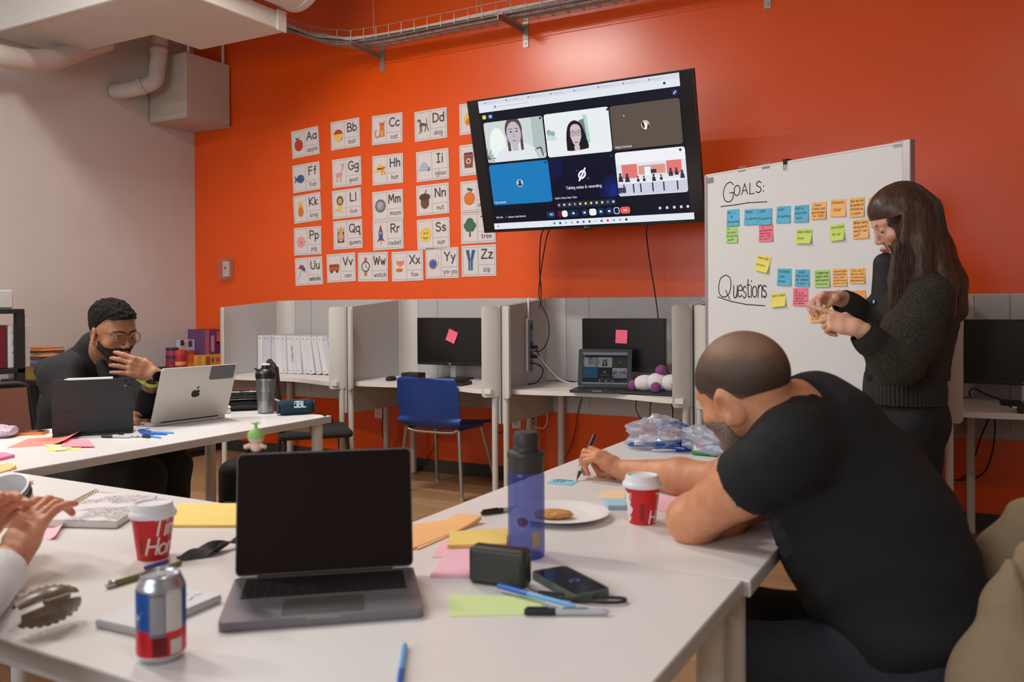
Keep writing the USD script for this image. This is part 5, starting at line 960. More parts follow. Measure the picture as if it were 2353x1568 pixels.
def phone(lab, a, b, w, l, th, casec, scr=(14, 14, 17), logo=None, z=TT):
    ce, an, le = quad_xf(a, b, z+th); n_ = A(-math.sin(an), math.cos(an), 0)
    t = thing('mobile_phone', lab, 'mobile phone', xf(A(ce[0], ce[1], z)+n_*w/2, an))
    part(t, 'phone_case', prism(rrect(l, w, .011, 0, 0, 5), 0, th), casec, 40); part(t, 'screen', prism(rrect(l-.007, w-.007, .008, 0, 0, 5), th, th+.0004), mat('phone_screen_%02x%02x%02x' % scr, scr, .12), False)
    if logo: part(t, 'screen_image', mv(logo, (0, 0, th+.0009)), glow((120, 140, 230), .5), False)
    return t
ph = phone('dark phone in a grey-green case face up beside the black zipped case', (1216, 1312), (1322, 1371), .074, .150, .013, mat('sage_phone_case', (84, 96, 84), .5), logo=cat(ribbon([np.array([(.01+.006*math.cos(a+k)+.0*a, .004+.010*math.sin(a)) for a in np.linspace(0, 5.5, 14)]) for k in (0, .7)], .0012)))
t = thing('wrist_strap', 'black braided wrist strap looped on the table in front of the phone', 'strap', None)
part(t, 'loop', tube(spline([tb(1238, 1361, .742), tb(1300, 1367, .742), tb(1380, 1373, .742), tb(1428, 1375, .742), tb(1437, 1379, .742), tb(1428, 1384, .742), tb(1380, 1385, .742), tb(1310, 1378, .742), tb(1246, 1367, .742)], 6), .003, 8), BLACKM, True)
part(t, 'cord', tube(spline([tb(1238, 1362, .742), tb(1222, 1356, .742), tb(1214, 1350, .745), tb(1208, 1345, .76)], 5), .0012, 6), BLACKM, True)
def pen(lab, a, b, body, cap=None, r=.0045, z=TT, capf=.35, name='pen', c='pen', group=None, label_line=False):
    p, q = tb(*a, z=z+r), tb(*b, z=z+r); d = q-p; L_ = np.linalg.norm(d); u = d/L_
    t = thing(name, lab, c, xf(p, rot=frame(u, n=A(0, 0, 1))), group)
    part(t, 'barrel', tube([(L_*(capf if cap else 0), 0, 0), (L_*.9, 0, 0), (L_*.96, 0, 0), (L_, 0, 0)], [r*.93, r*.93, r*.8, r*.35], 12), body)
    if cap: part(t, 'cap', tube([(0, 0, 0), (.002, 0, 0), (L_*capf*.9, 0, 0), (L_*(capf+.01), 0, 0)], [r*.6, r*.85, r, r], 12), cap); part(t, 'clip', box((.004, -.0015, r*.9), (L_*capf*.8, .0015, r*1.25)), cap, False)
    if label_line: part(t, 'printed_mark', box((L_*.45, -r*.5, r*.90), (L_*.75, r*.5, r*.96)), mat('print_grey', (110, 110, 116), .6), False)
    return t
MKB, MKG = mat('marker_cap_black', (36, 34, 32), .45), mat('marker_barrel_grey', (188, 186, 190), .45)
PBL, PBC = mat('pen_blue_clear', (104, 168, 222), .3, alpha=1), mat('pen_blue', (40, 96, 190), .35)
pen('black-capped grey marker lying in front of the phone strap', (1204, 1406), (1400, 1406), MKG, MKB, .0062, capf=.36, name='marker', c='marker', label_line=True)
pen('light blue ballpoint lying on the green note in front of the black case', (1143, 1347), (1322, 1394), PBL, PBC, .0045, TT+.0065, capf=.40)
pen('light blue ballpoint pointing at the camera at the bottom edge', (918, 1572), (931, 1480), PBL, PBC, .0045, capf=.3)
pen('black-capped marker lying left of the water bottle', (1106, 1180), (1200, 1166), MKG, MKB, .0062, capf=.5, name='marker', c='marker')
PADC = {k: mat('pad_'+k, v, .75, bump=(60, .05)) for k, v in dict(palepink=(246, 190, 206), hotpink=(250, 130, 170), gold=(244, 216, 122), deep_orange=(250, 190, 126), orange=(248, 196, 140), lime=(214, 234, 164), blue=(132, 204, 232), peach=(248, 212, 170), paleblue=(168, 212, 230), coral=(255, 140, 128), pink=(252, 150, 170)).items()}  # paler than the sticky notes: glare on the paper put into the colours
def paper_pad(lab, corners, th, col, z=TT, name='paper_pad', c='note pad', group=None, curl=0, lines=None):
    """pad of coloured paper: four corner pixels on the plane of its top face, clockwise from the far left"""
    P_ = np.array([tb(*q, z=z+th) for q in corners]); ce = P_.mean(0); d = P_[1]-P_[0]; an = math.atan2(d[1], d[0]); R = rotz(an)
    loc = (P_-[ce[0], ce[1], z+th])@R; pl = Polygon(loc[:, :2]); pl = pl if pl.is_valid else pl.convex_hull
    t = thing(name, lab, c, xf((ce[0], ce[1], z+.0003), an), group)
    n = max(1, min(5, int(th/.003)))
    if curl:
        w, h = np.ptp(loc[:, 0]), np.ptp(loc[:, 1]); lo = loc.min(0)
        g = [[(lambda q: (q[0], q[1], .0002+curl*max(0, (u-.6)/.4)**2))(loc[0, :2]*(1-u)*(1-v)+loc[1, :2]*u*(1-v)+loc[2, :2]*u*v+loc[3, :2]*(1-u)*v) for v in np.linspace(0, 1, 4)] for u in np.linspace(0, 1, 10)]
        part(t, 'sheet_stack', sheet(np.array(g)[:, ::-1], max(th, .0005)), PADC[col], 60)
    else:
        for k in range(n): part(t, 'sheet_stack' if n > 1 else 'sheet', prism(affinity.rotate(affinity.scale(pl, .996 if k % 2 else 1, 1), (k-n/2)*.25), th*k/n, th*(k+1)/n-.0001), PADC[col], False)
    if lines:
        st = []
        for k, s in enumerate(lines): st += strokes(s, .012, loc[:, 0].min()*.7, .018-k*.022, .8, .1, wid=.05)
        part(t, 'handwriting', ribbon(st, .0014, th+.0004), PEN, False)
    return t
paper_pad('lime green note sheet under the blue ballpoint in the foreground', [(1033, 1366), (1240, 1372), (1252, 1411), (1033, 1417)], .0012, 'lime')
paper_pad('large pink paper pad under the black zipped case', [(1030, 1262), (1170, 1252), (1130, 1322), (988, 1320)], .006, 'palepink')
paper_pad('small pink sheet beside the pink pad, under the orange pad', [(1015, 1243), (1060, 1240), (1040, 1281), (994, 1281)], .001, 'palepink', TT)
paper_pad('yellow paper pad lying on the pink sheets left of the bottle', [(1034, 1222), (1166, 1214), (1164, 1249), (1028, 1253)], .007, 'gold', TT+.0065)
paper_pad('orange paper pad with curled right end beside the laptop screen', [(946, 1196), (1050, 1183), (1106, 1188), (946, 1250)], .010, 'deep_orange', TT+.004, curl=.012)
paper_pad('orange sheet under the curled orange pad', [(946, 1225), (1030, 1210), (1052, 1222), (960, 1262)], .003, 'orange', TT)
paper_pad('yellow paper pad behind the foreground laptop, left side', [(408, 1157), (548, 1157), (548, 1207), (398, 1207)], .006, 'gold')
paper_pad('blue note being written on under the pen of the man in black', [(1270, 1101), (1330, 1105), (1312, 1116), (1256, 1111)], .0012, 'blue', lines=('IMPROVE', 'OUR'))
paper_pad('peach note pad behind the thick blue pad', [(1384, 1128), (1436, 1128), (1436, 1146), (1382, 1146)], .004, 'peach'); paper_pad('thick pale blue note pad left of the right-hand cup', [(1384, 1146), (1438, 1146), (1438, 1162), (1398, 1162)], .011, 'paleblue')
paper_pad('pink note sheet between the right-hand cup and the elbow', [(1512, 1142), (1560, 1142), (1552, 1180), (1504, 1172)], .0012, 'palepink')
paper_pad('pink note with one curled end beside the spiral notebook', [(82, 1206), (150, 1203), (128, 1240), (74, 1240)], .0012, 'palepink', curl=.010)
# plate with a hash brown
t = thing('paper_plate', 'white paper plate right of the water bottle', 'plate', xf(tb(1288, 1190)))
part(t, 'plate', lathe([(0, .002), (.062, .002), (.072, .006), (.105, .014), (.112, .0148), (.1125, .0155), (.105, .016), (.073, .008), (.062, .004), (0, .004)], 64), mat('paper_plate_white', (236, 235, 233), .5), 40)
v, f = ball((0, 0, 0), (.046, .028, .010), 4); nz = meshkit.fbm(v*90, 3)-.5; v = v*(1+.18*nz[:, None])
t = solo('hash_brown', (v, f), mat('fried_potato', (222, 160, 84), .6, var=(120, .35), bump=(300, .8)), 'golden hash brown on the white paper plate', 'food', xf(tb(1272, 1194)+A(0, 0, .013), .35), smooth=True)
# pale notebook-like pad behind the can, clip, pens, cloth
ce = tb(370, 1396, TT+.012); an = math.atan2(*(tb(487, 1372)-tb(310, 1445))[[1, 0]])
t = thing('pocket_planner', 'white spiral-free planner with blue printing behind the drink can', 'planner', xf((ce[0], ce[1], TT), an))
part(t, 'page_block', rbox((-.085, -.048, 0), (.085, .048, .013), .004, 2), mat('planner_pages', (196, 196, 198), .6)); part(t, 'cover', prism(rrect(.166, .092, .004), .013, .0136), mat('planner_white', (222, 224, 230), .45), False)
part(t, 'cover_print', cat(tri2(sbox(.02, .03, .075, .037), .0138), ribbon([np.array([(.0+.02*k, -.02+.01*(k % 2)), (.012+.02*k, -.015)]) for k in range(4)]+[np.array([(.03, .0), (.05, .02), (.06, .005)])], .003, .0138)), mat('planner_blue', (60, 76, 150), .5), False)
pen('olive click pen with a silver tip behind the drink can', (244, 1347), (340, 1318), mat('olive_pen', (112, 116, 60), .4), mat('pen_silver', (190, 190, 192), .3, .8), .0062, capf=.16)
pen('violet pen behind the drink can next to the red cup', (333, 1306), (388, 1289), mat('violet_pen', (84, 84, 176), .4), None, .004)
pen('lime pen end poking out behind the drink can', (392, 1303), (416, 1292), mat('olive_pen', (112, 116, 60), .4), None, .005)
v = np.array([(0, 0, .0), (.035, -.015, .012), (.05, -.035, .004), (.075, -.02, .02), (.085, .012, .02), (.12, .03, .022), (.125, .048, .016), (.1, .04, .004), (.05, .02, .008)]); o = tb(412, 1287); ax = tb(508, 1258)-o; an = math.atan2(ax[1], ax[0])-.25
g = np.array([[(x, y*(.3+.7*math.sin(pi*min(1, x/.1+.1))), .004+.010*math.sin(x*60)*math.cos(y*90)+.012*x/.12) for y in np.linspace(-.028, .028, 9)] for x in np.linspace(0, .125, 14)])
solo('cleaning_cloth', sheet(g, .002), mat('dark_grey_cloth', (62, 58, 58), .85, bump=(300, .3)), 'crumpled dark grey cloth behind the can, beside the red cup', 'cloth', xf(o, an), smooth=60)
# hair claw clip
CLAW = mat('tortoise_plastic', (112, 96, 78), .3, var=(60, .3))
p_ = tb(98, 1440); an = math.atan2(*(tb(183, 1415)-tb(25, 1468))[[1, 0]])
t = thing('hair_claw_clip', 'brown hair claw clip at the lower left corner of the table', 'hair clip', xf(p_+A(0, 0, .027), rot=rotz(an)@rotx(1.05)))
for s in (-1, 1):
    g = [[(x, s*(.004+.026*math.sin(a)*(1-.5*(x/.05)**2)), .006+(.040*math.cos(a)*(1-.55*abs(x/.05)**2))) for a in np.linspace(0, 1.25, 6)] for x in np.linspace(-.048, .048, 13)]
    part(t, 'claw_half', sheet(np.array(g)[:, ::s], .003), CLAW, 60)
    for k in range(8):
        x = -.042+.012*k; w_ = 1-.5*(x/.05)**2
        part(t, 'tooth', tube(spline([(x, s*(.004+.0247*w_), .006+.0125*(1-.55*abs(x/.05)**2)), (x, s*.026*w_, .007), (x, s*.012, .0025)], 4), [.0026]*8+[.0012], 6), CLAW, True)
part(t, 'hinge', cyl((-.02, 0, .044), (.02, 0, .044), .004, 10), CLAW)
# notebook with spiral
ce, an, le = quad_xf((96, 1193), (268, 1198), TT+.018); n_ = A(-math.sin(an), math.cos(an), 0)
FLOR = usdkit.material(stage, '/World/Looks/floral_cover', {'tc': ('texture_coordinate', {}), 'n': ('noise_texture', dict(scale=60, detail=5, distortion=2.6)), 'n2': ('noise_texture', dict(scale=14, detail=1)), 'r': ('rgb_ramp', {'ramp': [(.42, lin(226, 220, 220)), (.5, lin(96, 90, 102)), (.58, lin(226, 220, 220))]}), 'r2': ('rgb_ramp', {'ramp': [(.46, (0, 0, 0)), (.54, (1, 1, 1))]}), 'm': ('mix_color', dict(a=lin(228, 222, 222))), 'p': ('principled_bsdf', dict(roughness=.5))}, [('tc.object', 'n.vector'), ('tc.object', 'n2.vector'), ('n.fac', 'r.fac'), ('n2.fac', 'r2.fac'), ('r2.color', 'm.fac'), ('r.color', 'm.b'), ('m.result', 'p.base_color')], surface='p.BSDF')
q = tb(352, 1149, TT+.018)-tb(268, 1198, TT+.018); L2 = np.linalg.norm(q[:2]); 
P_ = [tb(x, y, TT+.018) for x, y in ((97, 1194), (268, 1198), (362, 1139), (222, 1130))]; ce = sum(P_)/4; P_ = [(p-ce)@rotz(an) for p in P_]; NBP = Polygon([p[:2] for p in P_])
t = thing('notebook', 'white spiral notebook with a grey floral cover at the left', 'notebook', xf((ce[0], ce[1], TT), an))
part(t, 'page_block', prism(NBP.buffer(-.001), .0015, .016), PAGE, False); part(t, 'cover', prism(NBP, .0165, .018), FLOR, False); part(t, 'back_cover', prism(NBP, 0, .0012), mat('notebook_back', (70, 66, 70), .6), False)
a_, b_ = np.array(P_[0][:2]), np.array(P_[3][:2]); WIRE = mat('gold_wire', (170, 150, 90), .35, .8); dd = (b_-a_)/np.linalg.norm(b_-a_); nn = np.array([-dd[1], dd[0]]); Ls = np.linalg.norm(b_-a_)
for k in range(22):
    c_ = a_+dd*(.008+k*(Ls-.016)/21); part(t, 'spiral_ring', tube([(*(c_+nn*.008*math.cos(s)), .0125+.0122*math.sin(s)) for s in np.linspace(0, 2*pi, 11)], .0014, 5, False), WIRE, True)
# stationery at the left frame edge and on the left table
paper_pad('orange pad under the hands at the left edge', [(0, 1096), (40, 1096), (76, 1105), (0, 1122)], .010, 'orange'); paper_pad('orange pad with curled end, back-left corner of the near table', [(-10, 1062), (16, 1062), (36, 1070), (-10, 1082)], .008, 'deep_orange', TT+.004, curl=.008)
paper_pad('pink pad at the left edge beyond the orange pads', [(-14, 1040), (10, 1040), (34, 1045), (-14, 1056)], .010, 'hotpink')
paper_pad('large coral paper sheet, bent up, on the left table', [(64, 1008), (188, 999), (150, 1022), (14, 1030)], .001, 'coral', curl=.018); paper_pad('pink paper folded on the green sheet, left table', [(150, 1008), (205, 1012), (218, 1026), (140, 1026)], .002, 'pink', TT+.004); paper_pad('lime paper sheet under the pink ones, left table', [(100, 1022), (180, 1022), (150, 1034), (128, 1036)], .002, 'lime', TT+.0015); paper_pad('yellow note under the lime sheet, left table', [(108, 1029), (188, 1027), (185, 1034), (108, 1037)], .0012, 'gold')
ph2 = phone('phone in an orange case at the left end of the left table', (24, 996), (84, 994), .07, .145, .011, mat('orange_phone_case', (236, 130, 50), .5), (70, 50, 40))
t = thing('plastic_pouch', 'crumpled lilac plastic pouch at the left frame edge', 'pouch', xf(tb(5, 1005)))
v, f = ball((0, 0, .022), (.06, .05, .024), 4); v = v*(1+.4*(meshkit.fbm(v*40, 3, 5)[:, None]-.5)); v[:, 2] = np.maximum(v[:, 2], .0005); part(t, 'film', (v, f), mat('lilac_film', (196, 172, 190), .3), 40)
pen('black-capped marker, leftmost on the left table', (233, 1003), (302, 1004), MKG, MKB, .006, capf=.38, name='marker', c='marker'); pen('black-capped marker beside its twin, left table', (274, 999), (315, 1003), MKG, MKB, .006, capf=.3, name='marker', c='marker'); pen('black-capped marker among the blue pens, its cap to the right', (345, 1004), (300, 1000), MKG, MKB, .006, capf=.35, name='marker', c='marker')
for k, (a, b, lb) in enumerate((((326, 992), (400, 995), 'upper'), ((322, 995), (385, 998), 'middle'), ((330, 1000), (370, 1006), 'lowest'), ((318, 990), (352, 999), 'shortest-looking'))): pen('blue ballpoint beside the silver laptop, %s of the bunch' % lb, a, b, PBC if k % 2 else PBL, PBC, .0045, capf=.3, group='blue pens on the left table')
t = thing('key_ring', 'small silver keys among the pens by the silver laptop', 'keys', xf(tb(316, 992)))
part(t, 'ring', tube([(.014*math.cos(a), .014*math.sin(a), .004) for a in np.linspace(0, 2*pi, 17)], .0012, 6, False), METAL, True)
for a in (.3, 1.6): part(t, 'key_blade', mv(prism(unary_union([el(.022, 0, .010), sbox(.03, -.003, .055, .003)]), .003, .0055), (0, 0, 0), rotz(a)), METAL, False)
# tablet on its keyboard
ce, an, le = quad_xf((124, 1002), (303, 991), TT+.006); n_ = A(-math.sin(an), math.cos(an), 0); TBK = mat('tablet_cover_black', (38, 39, 41), .6, bump=(500, .1))
t = thing('tablet_computer', 'black tablet standing in its keyboard cover on the left table, back to the camera', 'tablet', xf((ce[0], ce[1], TT), an))
part(t, 'keyboard_base', prism(rrect(.282, .20, .01, -.0, .085), 0, .007), TBK, 40)
lean = rotx(math.radians(7)); tr = lambda q: mv(q, (0, 0, .006), lean)
pl = prism(rrect(.282, .212, .013, 0, .106, 5), -.006, .0); part(t, 'back_cover', tr((np.c_[pl[0][:, 0], -pl[0][:, 2], pl[0][:, 1]], pl[1])), TBK, 40)
part(t, 'fold_line', tr(box((-.14, -.0006, .088), (.14, .0002, .0888))), mat('cover_fold', (26, 26, 28), .6), False)
pl = prism(rrect(.032, .034, .008, .118, .190, 5), .0, .0025); part(t, 'camera_island', tr((np.c_[pl[0][:, 0], -pl[0][:, 2], pl[0][:, 1]], pl[1])), TBK, 40)
for q in ((.112, .197), (.126, .184)): part(t, 'camera_lens', tr(cyl((q[0], -.004, q[1]), (q[0], -.001, q[1]), .0055, 14)), mat('lens_glass', (16, 18, 24), .1), True)
part(t, 'camera_flash', tr(cyl((.112, -.0035, .183), (.112, -.001, .183), .0022, 10)), LIDW)
p0, p1 = np.array([-.098, -.0045, .2165])@lean.T+[0, 0, .006], np.array([.070, -.0045, .2165])@lean.T+[0, 0, .006]
M_ = xf((ce[0], ce[1], TT), an); p0, p1 = (M_@np.r_[p0, 1])[:3], (M_@np.r_[p1, 1])[:3]
t = thing('stylus', 'white stylus held along the top edge of the black tablet', 'stylus', xf(p0, rot=frame(p1-p0, n=A(0, 0, 1)))); L_ = np.linalg.norm(p1-p0)
part(t, 'barrel', tube([(.018, 0, 0), (L_-.002, 0, 0), (L_, 0, 0)], [.0044, .0044, .003], 12), LIDW); part(t, 'tip', tube([(0, 0, 0), (.018, 0, 0)], [.0008, .0044], 12), LIDW)
# silver laptop of the man with glasses
a, b = A(3.062, -2.893, 0), A(3.112, -2.541, 0); d = b-a; an = math.atan2(d[1], d[0]); SIL = mat('silver_aluminium', (196, 192, 186), .42, .35)
t, Lm = laptop('open silver laptop with a grey sticker, in front of the man with glasses', xf(((a+b)/2)*A(1, 1, 0)+A(0, 0, TT), an+pi), .3557, .2481, 21, SIL, mat('silver_laptop_screen', (40, 44, 56), .3))
lt = lambda q: (q[0]@Lm[:3, :3].T+Lm[:3, 3], q[1]); back = A([-1, 0, 0], [0, 0, 1], [0, 1, 0])   # back face: x to the viewer's right
leaf = affinity.rotate(el(.006, .0335, .0085, .0035), 55, origin=(.006, .0335)); apple = unary_union([el(-.009, .004, .0145, .018), el(.009, .004, .0145, .018), el(0, .0, .014, .0155)]).difference(el(.0275, .007, .0105)).union(leaf).difference(el(0, .0235, .004, .0035))
v, f = prism(affinity.translate(affinity.scale(apple, .88, .88, origin=(0, 0)), 0, .115), 0, .0006); part(t, 'logo', lt((np.c_[-v[:, 0], .0031+v[:, 2], v[:, 1]], f)), mat('dark_mirror', (34, 36, 34), .15, .6), False)
v, f = prism(rrect(.118, .062, .008, .108, .2085, 4), 0, .0016); part(t, 'sticker_pad', lt((np.c_[-v[:, 0], .0031+v[:, 2], v[:, 1]], f)), mat('grey_felt', (104, 104, 106), .9, bump=(400, .3)), False)
for k in range(3): part(t, 'port', box((.1775, -.06-.02*k, .005), (.1783, -.048-.02*k, .009)), SCR, False)
# shaker, speaker, pouch, earbuds case
p_ = tb(611, 949); t = thing('shaker_bottle', 'clear shaker bottle with a black lid and white drink, left table', 'shaker bottle', xf(p_, face_cam(p_)))
part(t, 'shaker_wall', lathe([(0, .002), (.034, .002), (.0365, .005), (.044, .165)], 40), glassy('frosted_plastic', (206, 206, 210), .22, .35), 40)
part(t, 'drink', lathe([(0, .004), (.034, .004), (.0375, .058), (0, .058)], 40), mat('white_shake', (232, 228, 214), .5), 40)
part(t, 'lid', lathe([(.0455, .160), (.0462, .163), (.0462, .182), (.045, .186), (.036, .199), (.022, .206), (0, .207)], 40), BLACK, 40); part(t, 'spout', lathe([(.019, .203), (.019, .216), (.017, .2185), (0, .219)], 28), BLACK, 40); part(t, 'spout_cap', mv(rbox((-.016, -.016, .2185), (.020, .016, .227), .004, 2)), LIDW); part(t, 'carry_loop', tube(spline([(-.03, -.01, .197), (-.045, -.012, .203), (-.047, 0, .206), (-.044, .012, .203), (-.03, .01, .197)], 5), .0035, 7), BLACK, True)
part(t, 'mixing_rod', cyl((0, 0, .055), (0, 0, .165), .003, 8), mat('rod_blue_grey', (90, 96, 130), .5)); part(t, 'brand_strip', wrap(ribbon([np.array([(-.0395, .03+.012*k), (-.0355, .036+.012*k)]) for k in range(7)]+[np.array([(-.036, .03+.012*k), (-.0395, .034+.012*k)]) for k in range(7)], .0022), lambda z: .0365+.0075*(z-.005)/.16, 0), INK, False)
a, b = tb(640, 957), tb(724, 952); d = b-a; L_ = np.linalg.norm(d); an = math.atan2(d[1], d[0]); SPK = mat('teal_speaker_cloth', (24, 52, 66), .85, bump=(900, .4))
t = thing('bluetooth_speaker', 'dark teal cylinder speaker lettered JBL at the end of the left table', 'speaker', xf((a+b)/2*A(1, 1, 0)+A(-math.sin(an), math.cos(an), 0)*.03+A(0, 0, TT), an))
v, f = rbox((-L_/2, -.033, .001), (L_/2, .033, .069), .026, 5); part(t, 'cloth_body', (v, f), SPK, 40)
for s in (-1, 1): part(t, 'end_ring', tube([(s*(L_/2-.002), .026*math.cos(q), .035+.026*math.sin(q)) for q in np.linspace(0, 2*pi, 25)], .004, 7, False), mat('teal_rubber', (20, 40, 50), .6), True)
v, f = tri2(unary_union([inked(strokes('JBL', .026, -.022, 0, 0, 0, 2.2), .0068, 2), sbox(-.0245, .0135, -.0165, .016), pg((-.0245, .0245), (-.0165, .0245), (-.0205, .018)), sbox(-.022, .016, -.019, .0245)])); q0 = np.array([.010, -.0338, .036]); part(t, 'logo', mv((np.c_[v[:, 0], 0*v[:, 0], v[:, 1]], f), q0), mat('speaker_logo', (206, 226, 234), .5), False)
cable('black charging cable from the speaker over the table corner', [tb(725, 948, TT+.03), tb(735, 951, TT+.02), tb(745, 955, TT+.005), at(762, 960, y=-2.2), at(765, 975, y=-2.18)], .0028)
t = thing('zip_pouch', 'glossy black zip pouch behind the silver laptop', 'pouch', xf(tb(560, 944)+A(-.02, .04, 0), an-.1)); POU = mat('glossy_black_pouch', (28, 25, 24), .28, bump=(30, .5))
part(t, 'pouch_lower', rbox((-.14, -.06, 0), (.11, .06, .055), .024, 5), POU, 50); part(t, 'pouch_upper', mv(rbox((-.14, -.065, .052), (.13, .065, .098), .022, 5), (0, 0, 0), rotx(.03)), POU, 50); part(t, 'zip', tube(spline([(-.14, -.064, .054), (0, -.066, .056), (.10, -.058, .055), (.125, -.03, .055)], 6), .0025, 6), METAL, True); part(t, 'zip_pull', tube([(.11, -.058, .055), (.14, -.064, .043), (.155, -.068, .03)], [.003, .005, .002], 6), LIDW)
p_ = tb(518, 951); t = thing('earbud_case', 'small white earbud case beside the silver laptop', 'earbud case', xf(p_, an)); part(t, 'case_base', rbox((-.024, -.011, 0), (.024, .011, .022), .008, 3), LIDW); part(t, 'case_lid', rbox((-.024, -.011, .0225), (.024, .011, .036), .008, 3), LIDW)
# plastic bags of pens at the far end of the right table
FILM = film('clear_bag_film', (236, 240, 248), .26, .06, .25); FILM2 = film('clear_bag_film_tint', (228, 234, 244), .34, .06, .28)
def bag(lab, p, sx, sy, sz, seed, zipc=None):
    v, f = ball((0, 0, 0), (1, 1, 1), 4); n_ = meshkit.fbm(v*2.2+seed, 4, seed)-.5; n2 = meshkit.fbm(v*5+seed, 3, seed+3)-.5
    v = v*(1+.8*n_+.28*n2)[:, None]*[sx, sy, sz]; v[:, 2] += sz*.75; v[:, 2] = np.maximum(v[:, 2], .0006)
    t = thing('plastic_bag', lab, 'plastic bag', xf(p), 'clear bags of pens'); part(t, 'film', (v, f), FILM if seed % 2 else FILM2, 25)
    if zipc: 
        pts = spline([(.0, -.01, sz*1.25), (.03, .0, sz*1.45), (.07, .02, sz*1.5), (.1, .03, sz*1.3)], 6)
        part(t, 'zip_strip', tube(pts, .006, 6), zipc, True); part(t, 'zip_strip', tube(pts-A(0, .0, .012), .005, 6), mat('zip_lilac', (186, 176, 206), .4), True)
    return t
bag('clear crumpled bag of blue pens with a blue zip strip', tb(1508, 1031), .105, .08, .06, 1, mat('zip_blue', (60, 120, 200), .4)); bag('clear bag of coloured markers nearest the face of the man in black', tb(1640, 1042)+A(0.02, .0, 0), .12, .07, .055, 4)
r2 = random.Random(5)
for k in range(14):
    a = r2.uniform(-.5, .9); p = tb(1518, 1033)+A(r2.uniform(-.04, .06), r2.uniform(-.04, .03), .006+.009*(k//4)); L_ = .13; u = A(math.cos(a), math.sin(a), .02)
    t = thing('pen', 'blue ballpoint loose in the clear bag with the blue zip strip', 'pen', xf(p-u*L_/2, rot=frame(u, n=A(0, 0, 1))), 'blue pens in the bag'); part(t, 'barrel', tube([(0, 0, 0), (L_*.6, 0, 0)], .0042, 7), PBC if k % 3 else mat('pen_white', (226, 226, 228), .4)); part(t, 'cap', tube([(L_*.6, 0, 0), (L_*.95, 0, 0), (L_, 0, 0)], [.0052, .0052, .003], 7), mat('pen_cap_royal', (36, 60, 168), .35))
CC = [('green', (50, 150, 90)), ('red', (200, 44, 60)), ('white', (226, 222, 224)), ('blue', (50, 80, 200)), ('orange', (240, 110, 80)), ('violet', (110, 70, 150)), ('crimson', (190, 40, 90)), ('royal blue', (40, 70, 180)), ('dark red', (150, 30, 50))]
for k, (nm, col) in enumerate(CC):
    p = tb(1590+9*k, 1046-(k % 3)*5)+A(0, 0, .009+.014*(k % 2)); a = r2.uniform(-.4, .9); u = A(math.cos(a), math.sin(a), 0); L_ = .12
    t = thing('marker', '%s felt marker among those in the clear bag by the bearded face' % nm, 'marker', xf(p, rot=frame(u, n=A(0, 0, 1))), 'coloured markers in the bag'); m_ = mat('felt_%02x%02x%02x' % col, col, .4)
    part(t, 'cap', tube([(0, 0, 0), (.003, 0, 0), (.04, 0, 0)], [.006, .008, .008], 10), m_); part(t, 'barrel', tube([(.04, 0, 0), (L_, 0, 0)], .007, 10), LIDW if k % 2 else m_)
pen('black fine pen lying beside the clear bags', (1545, 1030), (1568, 1020), BLACKM, None, .003)
# bag on the floor, and the jacket over the chair at the right
t = thing('backpack', 'black backpack on the floor behind the foreground laptop', 'backpack', xf(at(585, 1262, z=.0), .5)); BPK = mat('black_nylon', (26, 25, 26), .7, bump=(300, .2))
part(t, 'pack_body', rbox((-.16, -.11, 0), (.16, .11, .46), .06, 5), BPK, 50); part(t, 'front_pocket', rbox((-.13, -.155, .03), (.13, -.09, .27), .03, 4), BPK, 50); part(t, 'carry_handle', tube(spline([(-.04, 0, .45), (-.03, 0, .5), (.03, 0, .5), (.04, 0, .45)], 5), .009, 8), BPK, True)
for s in (-1, 1): part(t, 'shoulder_strap', tube(spline([(s*.07, .1, .43), (s*.09, .15, .3), (s*.09, .14, .15), (s*.1, .1, .05)], 6), .014, 8), BPK, True)
